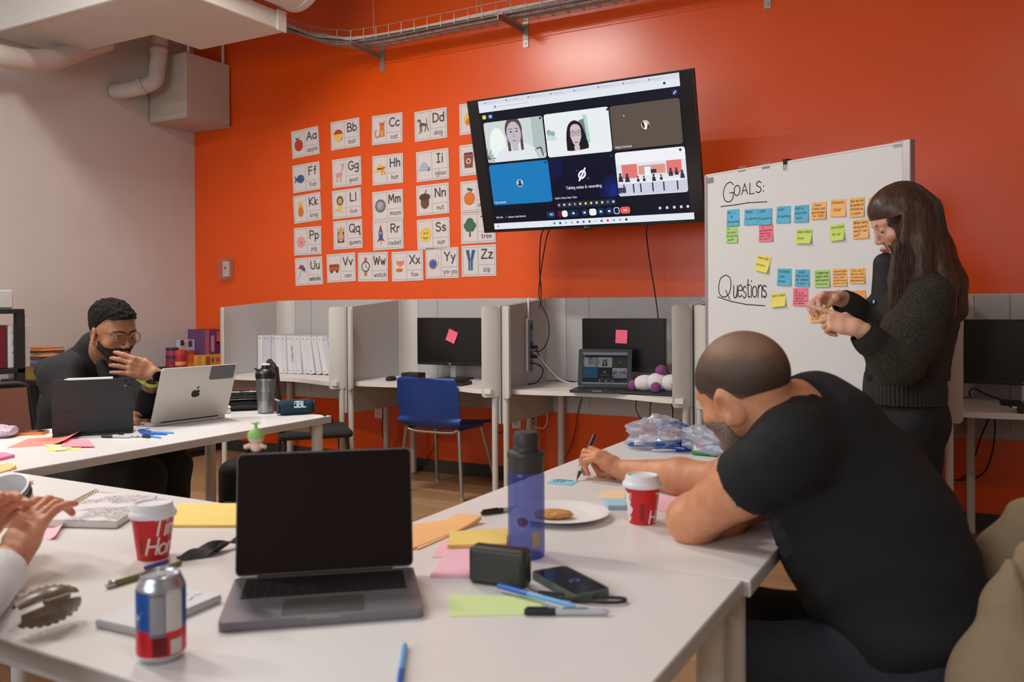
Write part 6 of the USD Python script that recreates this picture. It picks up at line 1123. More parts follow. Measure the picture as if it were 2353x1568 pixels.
# ---------------------------------------------------------------- people: smooth blended bodies meshed from distance fields
class Field:
    def __init__(s): s.p = []
    def cone(s, a, b, ra, rb=None, k=.02, sub=False):
        a, b = np.asarray(a, float), np.asarray(b, float); rb = ra if rb is None else rb
        s.p.append(('c', (a, b, ra, rb), (a+b)/2, np.linalg.norm(b-a)/2+max(ra, rb), k, sub)); return s
    def chain(s, pts, rs, k=.02):
        for i in range(len(pts)-1): s.cone(pts[i], pts[i+1], rs[i], rs[i+1], k)
        return s
    def ell(s, c, r, R=None, k=.02, sub=False):
        c, r = np.asarray(c, float), np.asarray(r, float)*np.ones(3); s.p.append(('e', (c, r, np.eye(3) if R is None else np.asarray(R)), c, r.max(), k, sub)); return s
    def add(s, other): s.p += other.p; return s
    def bounds(s):
        lo = np.min([c-r for _, _, c, r, _, sb in s.p if not sb], 0); hi = np.max([c+r for _, _, c, r, _, sb in s.p if not sb], 0); return lo, hi
    def __call__(s, P, cen=None, rad=None):
        """P: (n, m, 3) points in n blocks with centres cen and half diagonal rad"""
        d = np.full(P.shape[:2], .25)
        for kind, q, c, r, k, sub in s.p:
            sel = np.nonzero(np.linalg.norm(cen-c, axis=1) < r+rad+k+.012)[0] if cen is not None else np.arange(len(P))
            if not len(sel): continue
            X = P[sel]
            if kind == 'c':
                a, b, ra, rb = q; ba = b-a; L2 = max(ba@ba, 1e-12); t = np.clip(((X-a)@ba)/L2, 0, 1); e = np.linalg.norm(X-a-t[..., None]*ba, axis=-1)-(ra+(rb-ra)*t)
            else:
                c_, rr, R = q; Y = (X-c_)@R; k0 = np.linalg.norm(Y/rr, axis=-1); k1 = np.linalg.norm(Y/rr**2, axis=-1); e = np.where(k1 > 1e-9, k0*(k0-1)/np.maximum(k1, 1e-9), -rr.min())
            o = d[sel]
            if sub: e = -e; h = np.clip(.5-.5*(o-e)/k, 0, 1); d[sel] = o*(1-h)+e*h+k*h*(1-h)
            else: h = np.clip(.5+.5*(o-e)/k, 0, 1); d[sel] = o*(1-h)+e*h-k*h*(1-h)
        return d
def mesh_field(fn, lo, hi, h, B=12, slack=.03):
    """surface nets on the blocks of a grid that the surface crosses. fn(P, cen, rad) -> distances"""
    lo, hi = np.asarray(lo)-2*h-slack*.3, np.asarray(hi)+2*h+slack*.3
    n = np.ceil((hi-lo)/(h*B)).astype(int); I = np.stack(np.meshgrid(*[np.arange(k) for k in n], indexing='ij'), -1).reshape(-1, 3)
    cen = lo+(I+.5)*h*B; rad = h*B*math.sqrt(3)/2
    d = fn(cen[:, None], cen, rad)[:, 0]; I = I[np.abs(d) < rad*1.15+slack]; cen = lo+(I+.5)*h*B
    g = np.arange(B+1); off = np.stack(np.meshgrid(g, g, g, indexing='ij'), -1).reshape(-1, 3)
    D = np.concatenate([fn(lo+(I[s:s+400, None]*B+off)*h, cen[s:s+400], rad) for s in range(0, len(I), 400)]).reshape(-1, B+1, B+1, B+1)
    N = n*B+1; key = lambda c: (c[:, 0]*(N[1]+1)+c[:, 1])*(N[2]+1)+c[:, 2]
    S = D < 0
    cor = np.stack([S[:, a:B+a, b:B+b, c:B+c] for a in (0, 1) for b in (0, 1) for c in (0, 1)], -1); mix = cor.any(-1) & ~cor.all(-1)
    bi, x, y, z = np.nonzero(mix); V = np.zeros((len(bi), 3)); W_ = np.zeros(len(bi))
    cv = [D[bi, x+a, y+b, z+c] for a in (0, 1) for b in (0, 1) for c in (0, 1)]; cp = [(a, b, c) for a in (0, 1) for b in (0, 1) for c in (0, 1)]
    for i in range(8):
        for j in range(i+1, 8):
            if sum(abs(p-q) for p, q in zip(cp[i], cp[j])) != 1: continue
            u, w = cv[i], cv[j]; m = (u < 0) != (w < 0); t = np.where(m, u/np.where(m, u-w, 1), 0)
            V += m[:, None]*(np.array(cp[i])+t[:, None]*(np.array(cp[j])-np.array(cp[i]))); W_ += m
    cell = I[bi]*B+np.stack([x, y, z], 1); V = lo+(cell+V/W_[:, None])*h
    K = key(cell); o = np.argsort(K); Ks = K[o]; F_ = []
    for ax in range(3):
        sl = [slice(0, B)]*3; s2 = list(sl); s2[ax] = slice(1, B+1)
        e = S[(slice(None), *sl)] != S[(slice(None), *s2)]; bi, x, y, z = np.nonzero(e); c = I[bi]*B+np.stack([x, y, z], 1); ins = S[bi, x, y, z]
        b_, c_ = (ax+1) % 3, (ax+2) % 3; ids, ok = [], np.ones(len(c), bool)
        for db, dc in ((0, 0), (-1, 0), (-1, -1), (0, -1)):
            q = c.copy(); q[:, b_] += db; q[:, c_] += dc; kk = key(q); at_ = np.clip(np.searchsorted(Ks, kk), 0, len(Ks)-1); ok &= (Ks[at_] == kk) & (q >= 0).all(1); ids.append(o[at_])
        Q = np.stack(ids, 1)[ok]; ins = ins[ok]; Q[~ins] = Q[~ins][:, ::-1]; F_.append(Q)
    Q = np.vstack(F_); return V, np.vstack([Q[:, [0, 1, 2]], Q[:, [0, 2, 3]]])
def skin_of(f, h, fn=None):
    lo, hi = f.bounds(); return mesh_field(fn or f, lo, hi, h)
def clip_mesh(m, keep):
    """drop the faces whose centre fails keep(points)"""
    v, f = m; f = f[keep(v[f].mean(1))]; u, inv = np.unique(f, return_inverse=True); return v[u], inv.reshape(f.shape)
def head_axes(fwd, up):
    f = np.asarray(fwd, float); f /= np.linalg.norm(f); u = np.asarray(up, float); u = u-f*(u@f); u /= np.linalg.norm(u); return np.stack([f, np.cross(u, f), u], 1)   # columns: forward, left, up
def head(C_, M, s=1.0, fem=False, jaw=1.0, ears=1.0):
    """skin of a head: centre between the ears at eye height; M columns forward, left, up"""
    f = Field(); T = lambda *p: C_+M@(np.array(p)*s); E = lambda c, r, k=.015, sub=False, R=np.eye(3): f.ell(T(*c), np.array(r)*s, M@R, k*s, sub); Cn = lambda a, b, ra, rb, k=.012: f.cone(T(*a), T(*b), ra*s, rb*s, k*s)
    E((-.018, 0, .034), (.098, .077, .086)); E((.028, 0, .012), (.063, .068, .078), .02); E((.03, 0, -.052), (.057, .052*jaw, .056), .03)
    for y in (-1, 1):
        Cn((-.004, y*.056*jaw, -.045), (.064, y*.014, -.098), .019, .017, .02); E((.052, y*.045, -.03), (.026, .024, .021), .02)
        Cn((.086, y*.010, .021), (.068, y*.048, .019), .008 if not fem else .005, .008 if not fem else .006, .012)
        E((.094, y*.032, .001), (.014, .017, .0105), .012, True)
        E((.071, y*.0315, -.001), (.0148, .0148, .0142), .004); Cn((.0845, y*.017, .0065), (.080, y*.045, .003), .0022, .0022, .004)
        E((.096, y*.0105, -.042), (.0095, .0075, .0075), .006)
        if ears: E((-.014, y*.076, -.012), (.021*ears, .009, .033*ears), .006, False, rotz(y*.35)@roty(.18)); E((-.008, y*.086, -.010), (.010*ears, .008, .018*ears), .004, True, roty(.18)); E((-.006, y*.079, -.040), (.009, .006, .010), .006)
    E((.076, 0, -.098), (.020, .021, .018), .014); Cn((.088, 0, .004), (.108 if not fem else .105, 0, -.034), .0065, .0105 if not fem else .0085, .010)
    Cn((.094, -.018, -.0685), (.1005, 0, -.0655), .0045, .0062, .005); Cn((.094, .018, -.0685), (.1005, 0, -.0655), .0045, .0062, .005); Cn((.092, -.014, -.0775), (.092, .014, -.0775), .0052, .0052, .004); Cn((.0965, -.004, -.078), (.0965, .004, -.078), .006, .006, .006)
    f.cone(T(.104, -.017, -.0725), T(.104, .017, -.0725), .0022*s, .0022*s, .003*s, True)
    return f, T
def face_parts(par, T, M, s, iris, brow, look=(0, 0), lids=None, lip=None, bx=0):
    for y in (-1, 1):
        if lids is not None: c = T(.0735, y*.0315, -.001); part(par, 'eyelid', clip_mesh(ball(c, .0139*s, 3), lambda P: ((P-c)@M)[:, 2] > .0015), lids, True)
        c = T(.0735, y*.0315, -.001); part(par, 'eye', ball(c, .0131*s, 3), mat('eye_white', (212, 204, 198), .25), True)
        g = M@A(1, look[0], look[1]); g /= np.linalg.norm(g); part(par, 'iris', ball(c+g*.0092*s, .0058*s, 2), iris, True)
        part(par, 'eyebrow', tube([T(.097-bx, y*.012, .019), T(.093-bx, y*.026, .0235), T(.077-bx, y*.050, .020)], [.003*s, .0034*s, .0015*s], 7), brow, True)
    if lip is not None: part(par, 'lips', cat(tube(spline([T(.095, -.02, -.0695), T(.104, -.006, -.067), T(.1045, 0, -.068), T(.104, .006, -.067), T(.095, .02, -.0695)], 5), [.002*s]+[.0042*s]*19+[.002*s], 7), tube(spline([T(.094, -.018, -.0735), T(.1005, 0, -.0785), T(.094, .018, -.0735)], 6), [.002*s]+[.0045*s]*11+[.002*s], 7)), lip, True)
FL = ((.043, .026, .021), (.047, .029, .022), (.043, .027, .022), (.034, .020, .019))
def hand(w, d, n, thumb, curl, s=1.0, spread=(.10, .02, -.06, -.16), th=None, arm_r=.026, tips=None):
    """w wrist, d direction of the fingers, n palm side, thumb: direction of the thumb side; curl: per finger (mcp, pip, dip) radians towards the palm; th: thumb joints as offsets (d, n, thumb)"""
    d = np.asarray(d, float)/np.linalg.norm(d); n = np.asarray(n, float); n = n-d*(n@d); n /= np.linalg.norm(n); t = np.cross(d, n); t = t if t@np.asarray(thumb, float) > 0 else -t
    f = Field(); P = lambda a, b, c: w+(d*a+n*b+t*c)*s; out = {}
    kn = [(.088, .026), (.092, .006), (.087, -.014), (.079, -.032)]
    f.cone(P(-.03, 0, 0), P(.0, 0, 0), arm_r*s, .025*s, .012)
    for i, (a, c) in enumerate(kn):
        f.cone(P(.004, .001, c*.45), P(a*.55, .001, c*.8), .0165*s, .0145*s, .012); f.cone(P(a*.55, .001, c*.8), P(a, 0, c), .0145*s, .0118*s, .010)
    f.ell(P(.028, .010, .020), np.array((.030, .013, .017))*s, np.stack([d, n, t], 1), .012); f.ell(P(.030, .009, -.020), np.array((.032, .012, .014))*s, np.stack([d, n, t], 1), .012)
    for i, (a, c) in enumerate(kn):
        p = P(a, 0, c); ang = 0; r = [.0104, .0095, .0086, .0070] if i < 3 else [.0092, .0083, .0074, .0062]; dirb = d+t*spread[i]; dirb /= np.linalg.norm(dirb)
        for j in range(3):
            ang += curl[i][j]; q = p+(dirb*math.cos(ang)+n*math.sin(ang))*FL[i][j]*s; f.cone(p, q, r[j]*s, r[j+1]*s, .0035); out.setdefault('j%d' % i, []).append(p); p = q
        out[i] = p
    th = th or [(.022, .010, .030), (.052, .022, .050), (.078, .030, .052), (.100, .034, .046)]
    q = [P(*x) for x in th]; f.chain(q, [.0155*s, .0125*s, .0108*s, .0082*s], .006); out['t'] = q[-1]; f.cone(P(.03, .004, .012), q[1], .014*s, .011*s, .012)
    return f, out
def ring_on(parent, name, js, r, m, f_=.45, th=.0013):
    a, b = js[0], js[1]; n_ = (b-a)/np.linalg.norm(b-a); u = np.cross(n_, _R if abs(n_@_R) < .9 else _U); u /= np.linalg.norm(u); w_ = np.cross(n_, u); c = a+(b-a)*f_
    part(parent, name, tube([c+(u*math.cos(q)+w_*math.sin(q))*r for q in np.linspace(0, 2*pi, 21)], th, 6, False), m, True)
def cloth(f, h, amp=.004, sc=(14, 14, 14), seed=1, extra=None, cut=None):
    """cloth from a field, with fold noise; cut(P) > 0 removes"""
    def fn(P, cen=None, rad=None):
        d = f(P, cen, rad); near = np.abs(d) < .05
        if near.any():
            X = P[near]; d[near] -= amp*(meshkit.fbm(X*np.array(sc), 3, seed)-.5)*2
            if extra is not None: d[near] -= extra(X)
        if cut is not None: d = np.maximum(d, cut(P))
        return d
    return skin_of(f, h, fn)
def skin_mat(name, a, b):
    return mat(name, b, .48, var=(22, .1, (1, 1, 1)), var2=a, bump=(160, .12), sss=.12)
IRIS = mat('dark_iris', (40, 26, 20), .15)
# ================================================================ man in the black shirt, writing
SK = skin_mat('skin_tan', (186, 122, 84), (204, 142, 104))
hc = at(1706, 900, d=1.76); f_ = .64*(-.90*_R-.44*_U)+.77*_fw; M = head_axes(f_, -.40*_R+.90*_U+.14*_fw); t = thing('person', 'bearded man with shaved head and black T-shirt bending over the right table, writing', 'person')
hd, T = head(hc, M, 1.0, ears=1.18); bare, _ = head(hc, M, 1.0, ears=0)
c7, chest, mid, low = at(1868, 955, d=1.80), at(1905, 1075, d=1.77), at(1995, 1225, d=1.72), at(2092, 1435, d=1.65)
lsh, lel, rsh, rel = at(1822, 1032, d=1.63), at(1592, 1196, d=1.80), at(1800, 1010, d=2.0), at(1650, 1108, d=2.16)
rwr = at(1436, 1083, d=2.38)
body = Field().add(hd)
body.cone(T(-.035, 0, -.045), c7, .060, .066, .03); body.chain([c7, chest, mid, low], [.07, .12, .13, .13], .05)
body.cone(c7, lsh, .06, .062, .03).cone(c7, rsh, .06, .062, .03)
body.chain([lsh, lsh*.5+lel*.5, lel], [.066, .060, .047], .02); body.ell(lel+A(0, 0, .004), (.05, .05, .047), None, .02)
lwr = lel+A(.10, .235, -.005); body.chain([lel, lel*.6+lwr*.4, lwr], [.048, .046, .030], .02)
body.chain([rsh, rsh*.5+rel*.5, rel], [.062, .056, .046], .02); body.chain([rel, rel*.62+rwr*.38, rwr], [.047, .049, .030], .02)
# writing hand: fingers gather on the pen, the little-finger side rests on the table
ptip, ptop = tb(1325, 1104, TT+.003), at(1367, 997, d=2.52); pdir = (ptop-ptip)/np.linalg.norm(ptop-ptip)
hdv = at(1374, 1046, d=2.43)-rwr
hw, tips = hand(rwr, hdv, -_R*.31-_U*.92+_fw*.23, _U, [(.15, 1.15, .79), (.30, 1.30, .5), (.50, 1.25, .6), (.65, 1.25, .6)], 1.0, spread=(.04, -.02, -.06, -.10), th=[(.022, .014, .024), (.045, .043, .032), (.0805, .060, .0334), (.1076, .0427, .0266)], arm_r=.03)
body.add(hw)
lh, _ = hand(lwr, A(-.55, .8, -.05), A(0, 0, -1), A(-1, -.4, 0), [(.3, .4, .3)]*4, 1.0)
body.add(lh)
part(t, 'body', skin_of(body, .0029), SK, True)
face_parts(t, T, M, 1.0, IRIS, mat('grey_brow', (70, 58, 50), .8), (0, -.4))
# cropped hair: a thin shell over the scalp, thinner on the crown
STUB = usdkit.material(stage, '/World/Looks/cropped_hair', {'tc': ('geometry', {}), 'v': ('vector_math', dict(math_type='dot_product', vector2=tuple(M[:, 2]*1.0-M[:, 0]*.28))), 'mr': ('map_range', dict(from_min=float((hc+M@A(-.01, 0, -.028))@(M[:, 2]-M[:, 0]*.28)), from_max=float((hc+M@A(-.01, 0, .118))@(M[:, 2]-M[:, 0]*.28)), clamp=True)), 'n': ('noise_texture', dict(scale=32, detail=3)), 'a': ('math', dict(math_type='multiply_add', value2=.22)), 'r': ('rgb_ramp', {'ramp': [(.10, lin(168, 112, 80)), (.24, lin(128, 88, 64)), (.42, lin(60, 45, 36)), (.62, lin(66, 50, 39)), (.85, lin(98, 74, 56)), (1.0, lin(132, 102, 78))]}), 'nb': ('noise_texture', dict(scale=900, detail=1)), 'b': ('bump', dict(strength=.35, distance=.002)), 'p': ('principled_bsdf', dict(roughness=.5, specular_ior_level=.4))}, [('tc.position', 'v.vector1'), ('v.value', 'mr.value'), ('tc.position', 'n.vector'), ('tc.position', 'nb.vector'), ('n.fac', 'a.value1'), ('mr.result', 'a.value3'), ('a.value', 'r.fac'), ('r.color', 'p.base_color'), ('nb.fac', 'b.height'), ('b.normal', 'p.normal')], surface='p.BSDF')
def shell_on(f, th, keep, h, lo, hi):
    return mesh_field(lambda P, c=None, r=None: np.maximum(f(P, c, r)-th, keep(P)), lo, hi, h)
loc = lambda P, s=1.0: ((P-hc)@M)/s
def hair_r(P):
    q = loc(P); x, y, z = q[..., 0], q[..., 1], q[..., 2]; line = np.where(x > .02, .010+(x-.02)*.62, np.where(x > -.03, -.004, -.012-(-.03-x)*.62))
    return np.maximum(line-z+.004*np.sin(x*220), (x-.086))*.7
lo, hi = hc-.16, hc+.16
part(t, 'hair', shell_on(bare, .0016, hair_r, .0032, lo, hi), STUB, True)
BEARD = mat('grizzled_beard', (158, 138, 128), .85, var=(240, .35), bump=(500, .8), var2=(88, 70, 62))
def beard_r(P):
    q = loc(P); x, y, z = q[..., 0], q[..., 1], q[..., 2]; top = np.where(x > .07, -.046, -.030-.012*np.clip((.07-x)/.05, 0, 1)+.02*np.clip((.02-x)/.02, 0, 1)); return np.maximum.reduce([z-top, .0-x+.004, -.135-z, (.0165-np.hypot(z+.0725, y*.55))])*.7
part(t, 'beard', shell_on(bare, .0042, beard_r, .0032, lo, hi), BEARD, True)
# T-shirt
BLK = mat('black_cotton', (17, 16, 19), .9, bump=(700, .25), sheen=.12)
sh = Field().chain([c7+A(0, 0, -.02), chest, mid, low], [.088, .156, .166, .168], .05); sh.cone(c7, lsh, .078, .080, .03).cone(c7, rsh, .078, .080, .03)
sh.cone(c7, c7+(T(-.02, 0, -.05)-c7)*.55, .084, .068, .02); sle = lsh+(lel-lsh)*.47; sh.cone(lsh, sle, .076, .070, .02); sre = rsh+(rel-rsh)*.5; sh.cone(rsh, sre, .08, .07, .02)
sh.ell(chest*.55+lsh*.45, (.10, .10, .10), None, .05).ell(at(1900, 960, d=1.74), (.085, .08, .06), None, .05)
ld = (lel-lsh)/np.linalg.norm(lel-lsh); rd = (rel-rsh)/np.linalg.norm(rel-rsh)
nk = (T(-.02, 0, -.05)-c7); nk /= np.linalg.norm(nk)
def tcut(P):
    d = np.full(P.shape[:-1], -1.)
    d = np.maximum(d, np.where(np.linalg.norm(P-sle, axis=-1) < .16, (P-sle)@ld, -1.)); d = np.maximum(d, np.where(np.linalg.norm(P-sre, axis=-1) < .16, (P-sre)@rd, -1.))
    return np.maximum(d, np.where(np.linalg.norm(P-c7, axis=-1) < .14, (P-(c7+nk*.048))@nk, -1.))
ax_ = (low-c7)/np.linalg.norm(low-c7)
part(t, 't_shirt', cloth(sh, .0062, .006, (9, 9, 16), 3, lambda X: .004*np.sin(((X-c7)@ax_)*52+5*meshkit.noise(X*7, 2))*np.clip(((X-c7)@ax_-.22)/.2, 0, 1), tcut), BLK, True)
part(t, 'neck_rib', tube(spline([c7+nk*.047+.0755*(math.cos(a)*np.cross(nk, _R)/np.linalg.norm(np.cross(nk, _R))+math.sin(a)*np.cross(nk, np.cross(nk, _R))/np.linalg.norm(np.cross(nk, _R))) for a in np.linspace(0, 2*pi, 17)], 3), .0045, 7, False), BLK, True)
JEAN = mat('dark_denim', (34, 40, 50), .8, var=(60, .2), bump=(600, .3))
hipL, hipR, kL, kR = at(2120, 1545, d=1.60), at(2120, 1480, d=1.80), at(1715, 1530, d=1.68), at(1730, 1440, d=1.92)
tr_ = Field().cone(hipL, kL, .098, .078, .03).cone(hipR, kR, .098, .078, .03).cone(hipL, hipR, .12, .12, .06).cone(hipL*.5+hipR*.5, low, .13, .14, .05)
for k_ in (kL, kR): tr_.chain([k_, k_*A(1, 1, 0)+A(.06, 0, .09)], [.078, .050], .03)
part(t, 'jeans', cloth(tr_, .008, .006, (12, 12, 12), 8), JEAN, True)
for k_ in (kL, kR): part(t, 'shoe', cat(rbox(k_*A(1, 1, 0)+A(-.12, -.045, 0), k_*A(1, 1, 0)+A(.12, .045, .085), .035, 4)), BLACKM, 50)
# the pen he holds
L_ = np.linalg.norm(ptop-ptip); t2 = thing('marker', 'black fine-tipped marker held upright by the writing man', 'marker', xf(ptip, rot=frame(pdir, n=A(0, 1, .3))))
part(t2, 'writing_tip', tube([(0, 0, 0), (.012, 0, 0), (.03, 0, 0)], [.0008, .0028, .0055], 12), MKB); part(t2, 'barrel', tube([(.03, 0, 0), (.034, 0, 0), (L_*.64, 0, 0)], [.0055, .006, .006], 12), MKG); part(t2, 'posted_cap', tube([(L_*.62, 0, 0), (L_*.63, 0, 0), (L_-.01, 0, 0), (L_, 0, 0)], [.006, .0066, .0058, .003], 12), mat('marker_brown_black', (52, 40, 34), .4))
# his chair with a beige jacket over its back
ch = thing('chair', 'chair of the man in black, its back hung with a beige jacket', 'chair', xf(A(6.10, -3.46, 0), pi/2+.12))
part(ch, 'seat', rbox((-.23, -.22, .40), (.23, .22, .45), .02, 3), BRNF); part(ch, 'back_rest', rbox((-.20, -.275, .52), (.20, -.235, .80), .015, 3), BRNF)
for s_ in (-1, 1):
    part(ch, 'leg', cyl((s_*.2, .18, .41), (s_*.22, .2, 0), .012, 8), BLACKM); part(ch, 'leg', tube([(s_*.2, -.25, .80), (s_*.205, -.24, .45), (s_*.22, -.26, 0)], .012, 8), BLACKM)
BEI = mat('beige_fleece', (138, 118, 92), .9, bump=(300, .4), sheen=.3)
j = Field()
a0, a1, a2, a3 = at(2345, 1185, d=1.72), at(2318, 1290, d=1.70), at(2330, 1480, d=1.66), at(2400, 1170, d=1.70)
j.chain([a0, a1, a2], [.030, .060, .085], .03); j.chain([a3, at(2420, 1300, d=1.68)], [.03, .08], .03)
b0, b1, b2 = at(2358, 1292, d=1.42), at(2330, 1400, d=1.41), at(2335, 1600, d=1.38); j.chain([b0, b1, b2], [.028, .046, .078], .022); j.chain([at(2450, 1290, d=1.42), at(2450, 1620, d=1.4)], [.04, .1], .03); j.chain([b0, at(2450, 1290, d=1.42)], [.03, .04], .02)
j.chain([a2, b2, at(2450, 1650, d=1.5)], [.09, .09, .1], .04)
jd = at(2353, 1400, d=1.41)
solo('jacket', cloth(j, .006, .006, (16, 16, 5), 4, lambda X: -.014*np.exp(-(((X-jd)@_R+.005+.02*((X-jd)@_U))/.010)**2)*np.clip(1.9-(X-CAM)@_fw, 0, .4)*2.5), BEI, 'beige fleece jacket hung over the chair back at the lower right corner', 'jacket', smooth=True)
# ================================================================ the standing woman
SKF = skin_mat('skin_fair', (206, 150, 122), (222, 172, 146))
t = thing('person', 'woman with long brown hair in a dark fleece jacket standing at the whiteboard', 'person')
hc = at(2066, 507, d=3.04); M = head_axes(-.885*_R-.455*_U+.06*_fw, -.455*_R+.885*_U); S_ = .97
hd, T = head(hc, M, S_, True, .93)
nb = at(2108, 612, d=3.07); ch_ = at(2098, 720, d=3.06); ws = at(2085, 850, d=3.06); hp = at(2080, 955, d=3.06)
lsh, lel, lwr = at(2128, 690, d=2.93), at(2060, 842, d=2.84), at(1968, 752, d=2.82)
rsh, rel, rwr = at(2078, 672, d=3.19), at(2010, 745, d=3.12), at(1925, 684, d=3.03)
body = Field().add(hd); body.cone(T(-.03, 0, -.05), nb, .050, .055, .03); body.chain([nb, ch_, ws, hp], [.06, .105, .095, .12], .05)
body.cone(nb, lsh, .05, .05, .03).cone(nb, rsh, .05, .05, .03); body.chain([lsh, lel, lwr], [.05, .04, .024], .02).chain([rsh, rel, rwr], [.05, .04, .024], .02)
lt_ = at(1882, 727, d=2.87)
lh_, ltp = hand(lwr, at(1905, 733, d=2.86)-lwr, .75*_fw*1-.35*_U*1, _U, [(.0, .08, .05), (.9, 1.1, .7), (1.1, 1.2, .7), (1.2, 1.2, .7)], .93, spread=(.05, 0, -.05, -.1), th=[(.022, .012, .026), (.050, .022, .042), (.074, .030, .040), (.092, .036, .030)], arm_r=.024)
rh_, rtp = hand(rwr, at(1880, 682, d=3.0)-rwr, -.35*_fw-.85*_U, -_fw*.9+.1*_U, [(.75, .75, .5), (.7, .8, .5), (.6, .8, .5), (.5, .8, .4)], .93, spread=(.05, 0, -.05, -.12), th=[(.022, .010, .026), (.048, .020, .040), (.070, .036, .034), (.086, .052, .026)], arm_r=.024)
body.add(lh_).add(rh_)
part(t, 'body', skin_of(body, .0029), SKF, True)
face_parts(t, T, M, S_, IRIS, mat('brown_brow', (62, 42, 32), .8), (0, -.7), lip=mat('rose_lips', (176, 96, 88), .4), bx=.0065)
for y in (-1, 1):   # lowered lids and lashes
    c = T(.0735, y*.0315, -.001); v, f = ball(c, .0139*S_, 3); q = (v-c)@M; part(t, 'eyelid', clip_mesh((v, f), lambda P: ((P-c)@M)[:, 2] > -.003-.0*((P-c)@M)[:, 0]), SKF, True)
    part(t, 'eyelash', tube([T(.0855, y*.022, -.004), T(.0885, y*.0315, -.0045), T(.083, y*.043, -.003)], .0011*S_, 5), MARK, True)
FLC = usdkit.material(stage, '/World/Looks/dark_fleece', {'tc': ('geometry', {}), 'n': ('voronoi_texture', dict(scale=120)), 'n2': ('noise_texture', dict(scale=420, detail=2)), 'r': ('rgb_ramp', {'ramp': [(0, lin(74, 66, 54)), (.7, lin(40, 36, 30))]}), 'm': ('math', dict(math_type='add')), 'b': ('bump', dict(strength=1.0, distance=.012, invert=True)), 'p': ('principled_bsdf', dict(roughness=.95, sheen_weight=.35, sheen_tint=lin(140, 126, 104)))}, [('tc.position', 'n.vector'), ('tc.position', 'n2.vector'), ('n.distance', 'r.fac'), ('r.color', 'p.base_color'), ('n.distance', 'm.value1'), ('n2.fac', 'm.value2'), ('m.value', 'b.height'), ('b.normal', 'p.normal')], surface='p.BSDF')
RIB = mat('ribbed_knit', (46, 42, 36), .9, bump=(500, .3)); BKC = mat('black_shell_fabric', (22, 21, 22), .7, bump=(400, .15))
jk = Field().chain([nb+A(0, 0, -.03), ch_, ws+_R*.0], [.085, .138, .140], .05); jk.cone(nb, lsh, .075, .078, .03).cone(nb, rsh, .075, .078, .03)
ce_ = lwr+(lel-lwr)*.12; c2_ = lwr+(lel-lwr)*.42; jk.chain([lsh, lsh*.45+lel*.55-_U*.005, lel+_U*.01], [.085, .092, .082], .035).cone(lel+_U*.01, c2_, .078, .050, .03)
r2_ = rwr+(rel-rwr)*.50; jk.chain([rsh, rel, r2_], [.082, .075, .046], .03)
hem = at(2078, 872, d=3.06)
def jcut(P):
    d = (hem-P)@_U*1.0; return np.where(np.linalg.norm(P-hem, axis=-1) < .30, d, -1.)*(1 if True else 0)
part(t, 'fleece_jacket', cloth(jk, .0055, .007, (16, 16, 16), 5, lambda X: .006*np.sin(((X-lsh)@((lel-lsh)/np.linalg.norm(lel-lsh)))*70)*np.clip(1-np.linalg.norm(X-lel, axis=-1)/.14, 0, 1), lambda P: np.where(np.abs((P-hem)@_U) < .2, -((P-hem)@_U)-.0, -1.)), FLC, True, 'dark olive fleece of the jacket')
def ribbed(a, b, ra, rb, n, m, name, amp=.003, sq=(1, 1), rot0=None):
    """knitted tube with ribs along it"""
    ax = (b-a)/np.linalg.norm(b-a); u = np.cross(ax, _fw if abs(ax@_fw) < .9 else _R); u /= np.linalg.norm(u); w_ = np.cross(ax, u); N = n*6; g = []
    for k in np.linspace(0, 1, 7):
        r = ra+(rb-ra)*k+.004*math.sin(pi*k); row = []
        for j in range(N+1):
            th = 2*pi*j/N; rr = r+amp*math.cos(n*th); row.append(a+(b-a)*k+(u*math.cos(th)*sq[0]+w_*math.sin(th)*sq[1])*rr)
        g.append(row)
    part(t, name, sheet(np.array(g), .004), m, True)
ribbed(c2_, ce_, .046, .036, 26, RIB, 'cuff'); ribbed(r2_, rwr+(rel-rwr)*.10, .044, .034, 26, RIB, 'cuff')
hb = at(2078, 925, d=3.06); ribbed(hem+_U*.02, hb, .134, .138, 60, RIB, 'hem_band', .0022, (.92, 1.06))
# collar and front placket: dark smooth fabric standing up under the chin
cc = at(2030, 640, d=3.06); col_ = Field().chain([at(2026, 604, d=3.05), at(2026, 700, d=3.05), at(2012, 860, d=3.05)], [.026, .032, .036], .02); col_.chain([at(2050, 612, d=3.05), at(2060, 700, d=3.06)], [.05, .08], .03)
part(t, 'collar', cloth(col_, .005, .002, (9, 9, 9), 2), BKC, True, 'black collar and placket')
pz = cat(rbox((-.004, -.004, -.001), (.004, .004, .012), .001, 1)); part(t, 'zip_pull', mv(pz, at(2008, 697, d=3.03)), METAL, False)
# trousers and shoes
gx, gy = hp[0], hp[1]; side = A(_rt[0], _rt[1], 0); fwd_ = A(_fw[0], _fw[1], 0)/np.linalg.norm(_fw[:2])
tr_ = Field().cone(hb+_U*.02, hp-_U*.03, .122, .128, .04)
for q in (-1, 1):
    h0 = hp-A(0, 0, .03)-fwd_*q*.075; kn_ = A(gx, gy, .47)-fwd_*q*.09-side*.01; an_ = A(gx, gy, .10)-fwd_*q*.10+side*.03; tr_.chain([h0, kn_, an_], [.10, .068, .052], .03)
tr_.ell(hp+side*.045-A(0, 0, .02), (.10, .13, .11), None, .05)
part(t, 'trousers', cloth(tr_, .007, .005, (12, 12, 8), 6), mat('black_trousers', (20, 20, 23), .85, bump=(500, .2)), True)
for q in (-1, 1):
    an_ = A(gx, gy, 0)-fwd_*q*.10+side*.03; part(t, 'shoe', mv(rbox((-.17, -.045, 0), (.085, .045, .09), .038, 4), an_, frame(side, n=A(0, 0, 1))), BLACKM, 50)
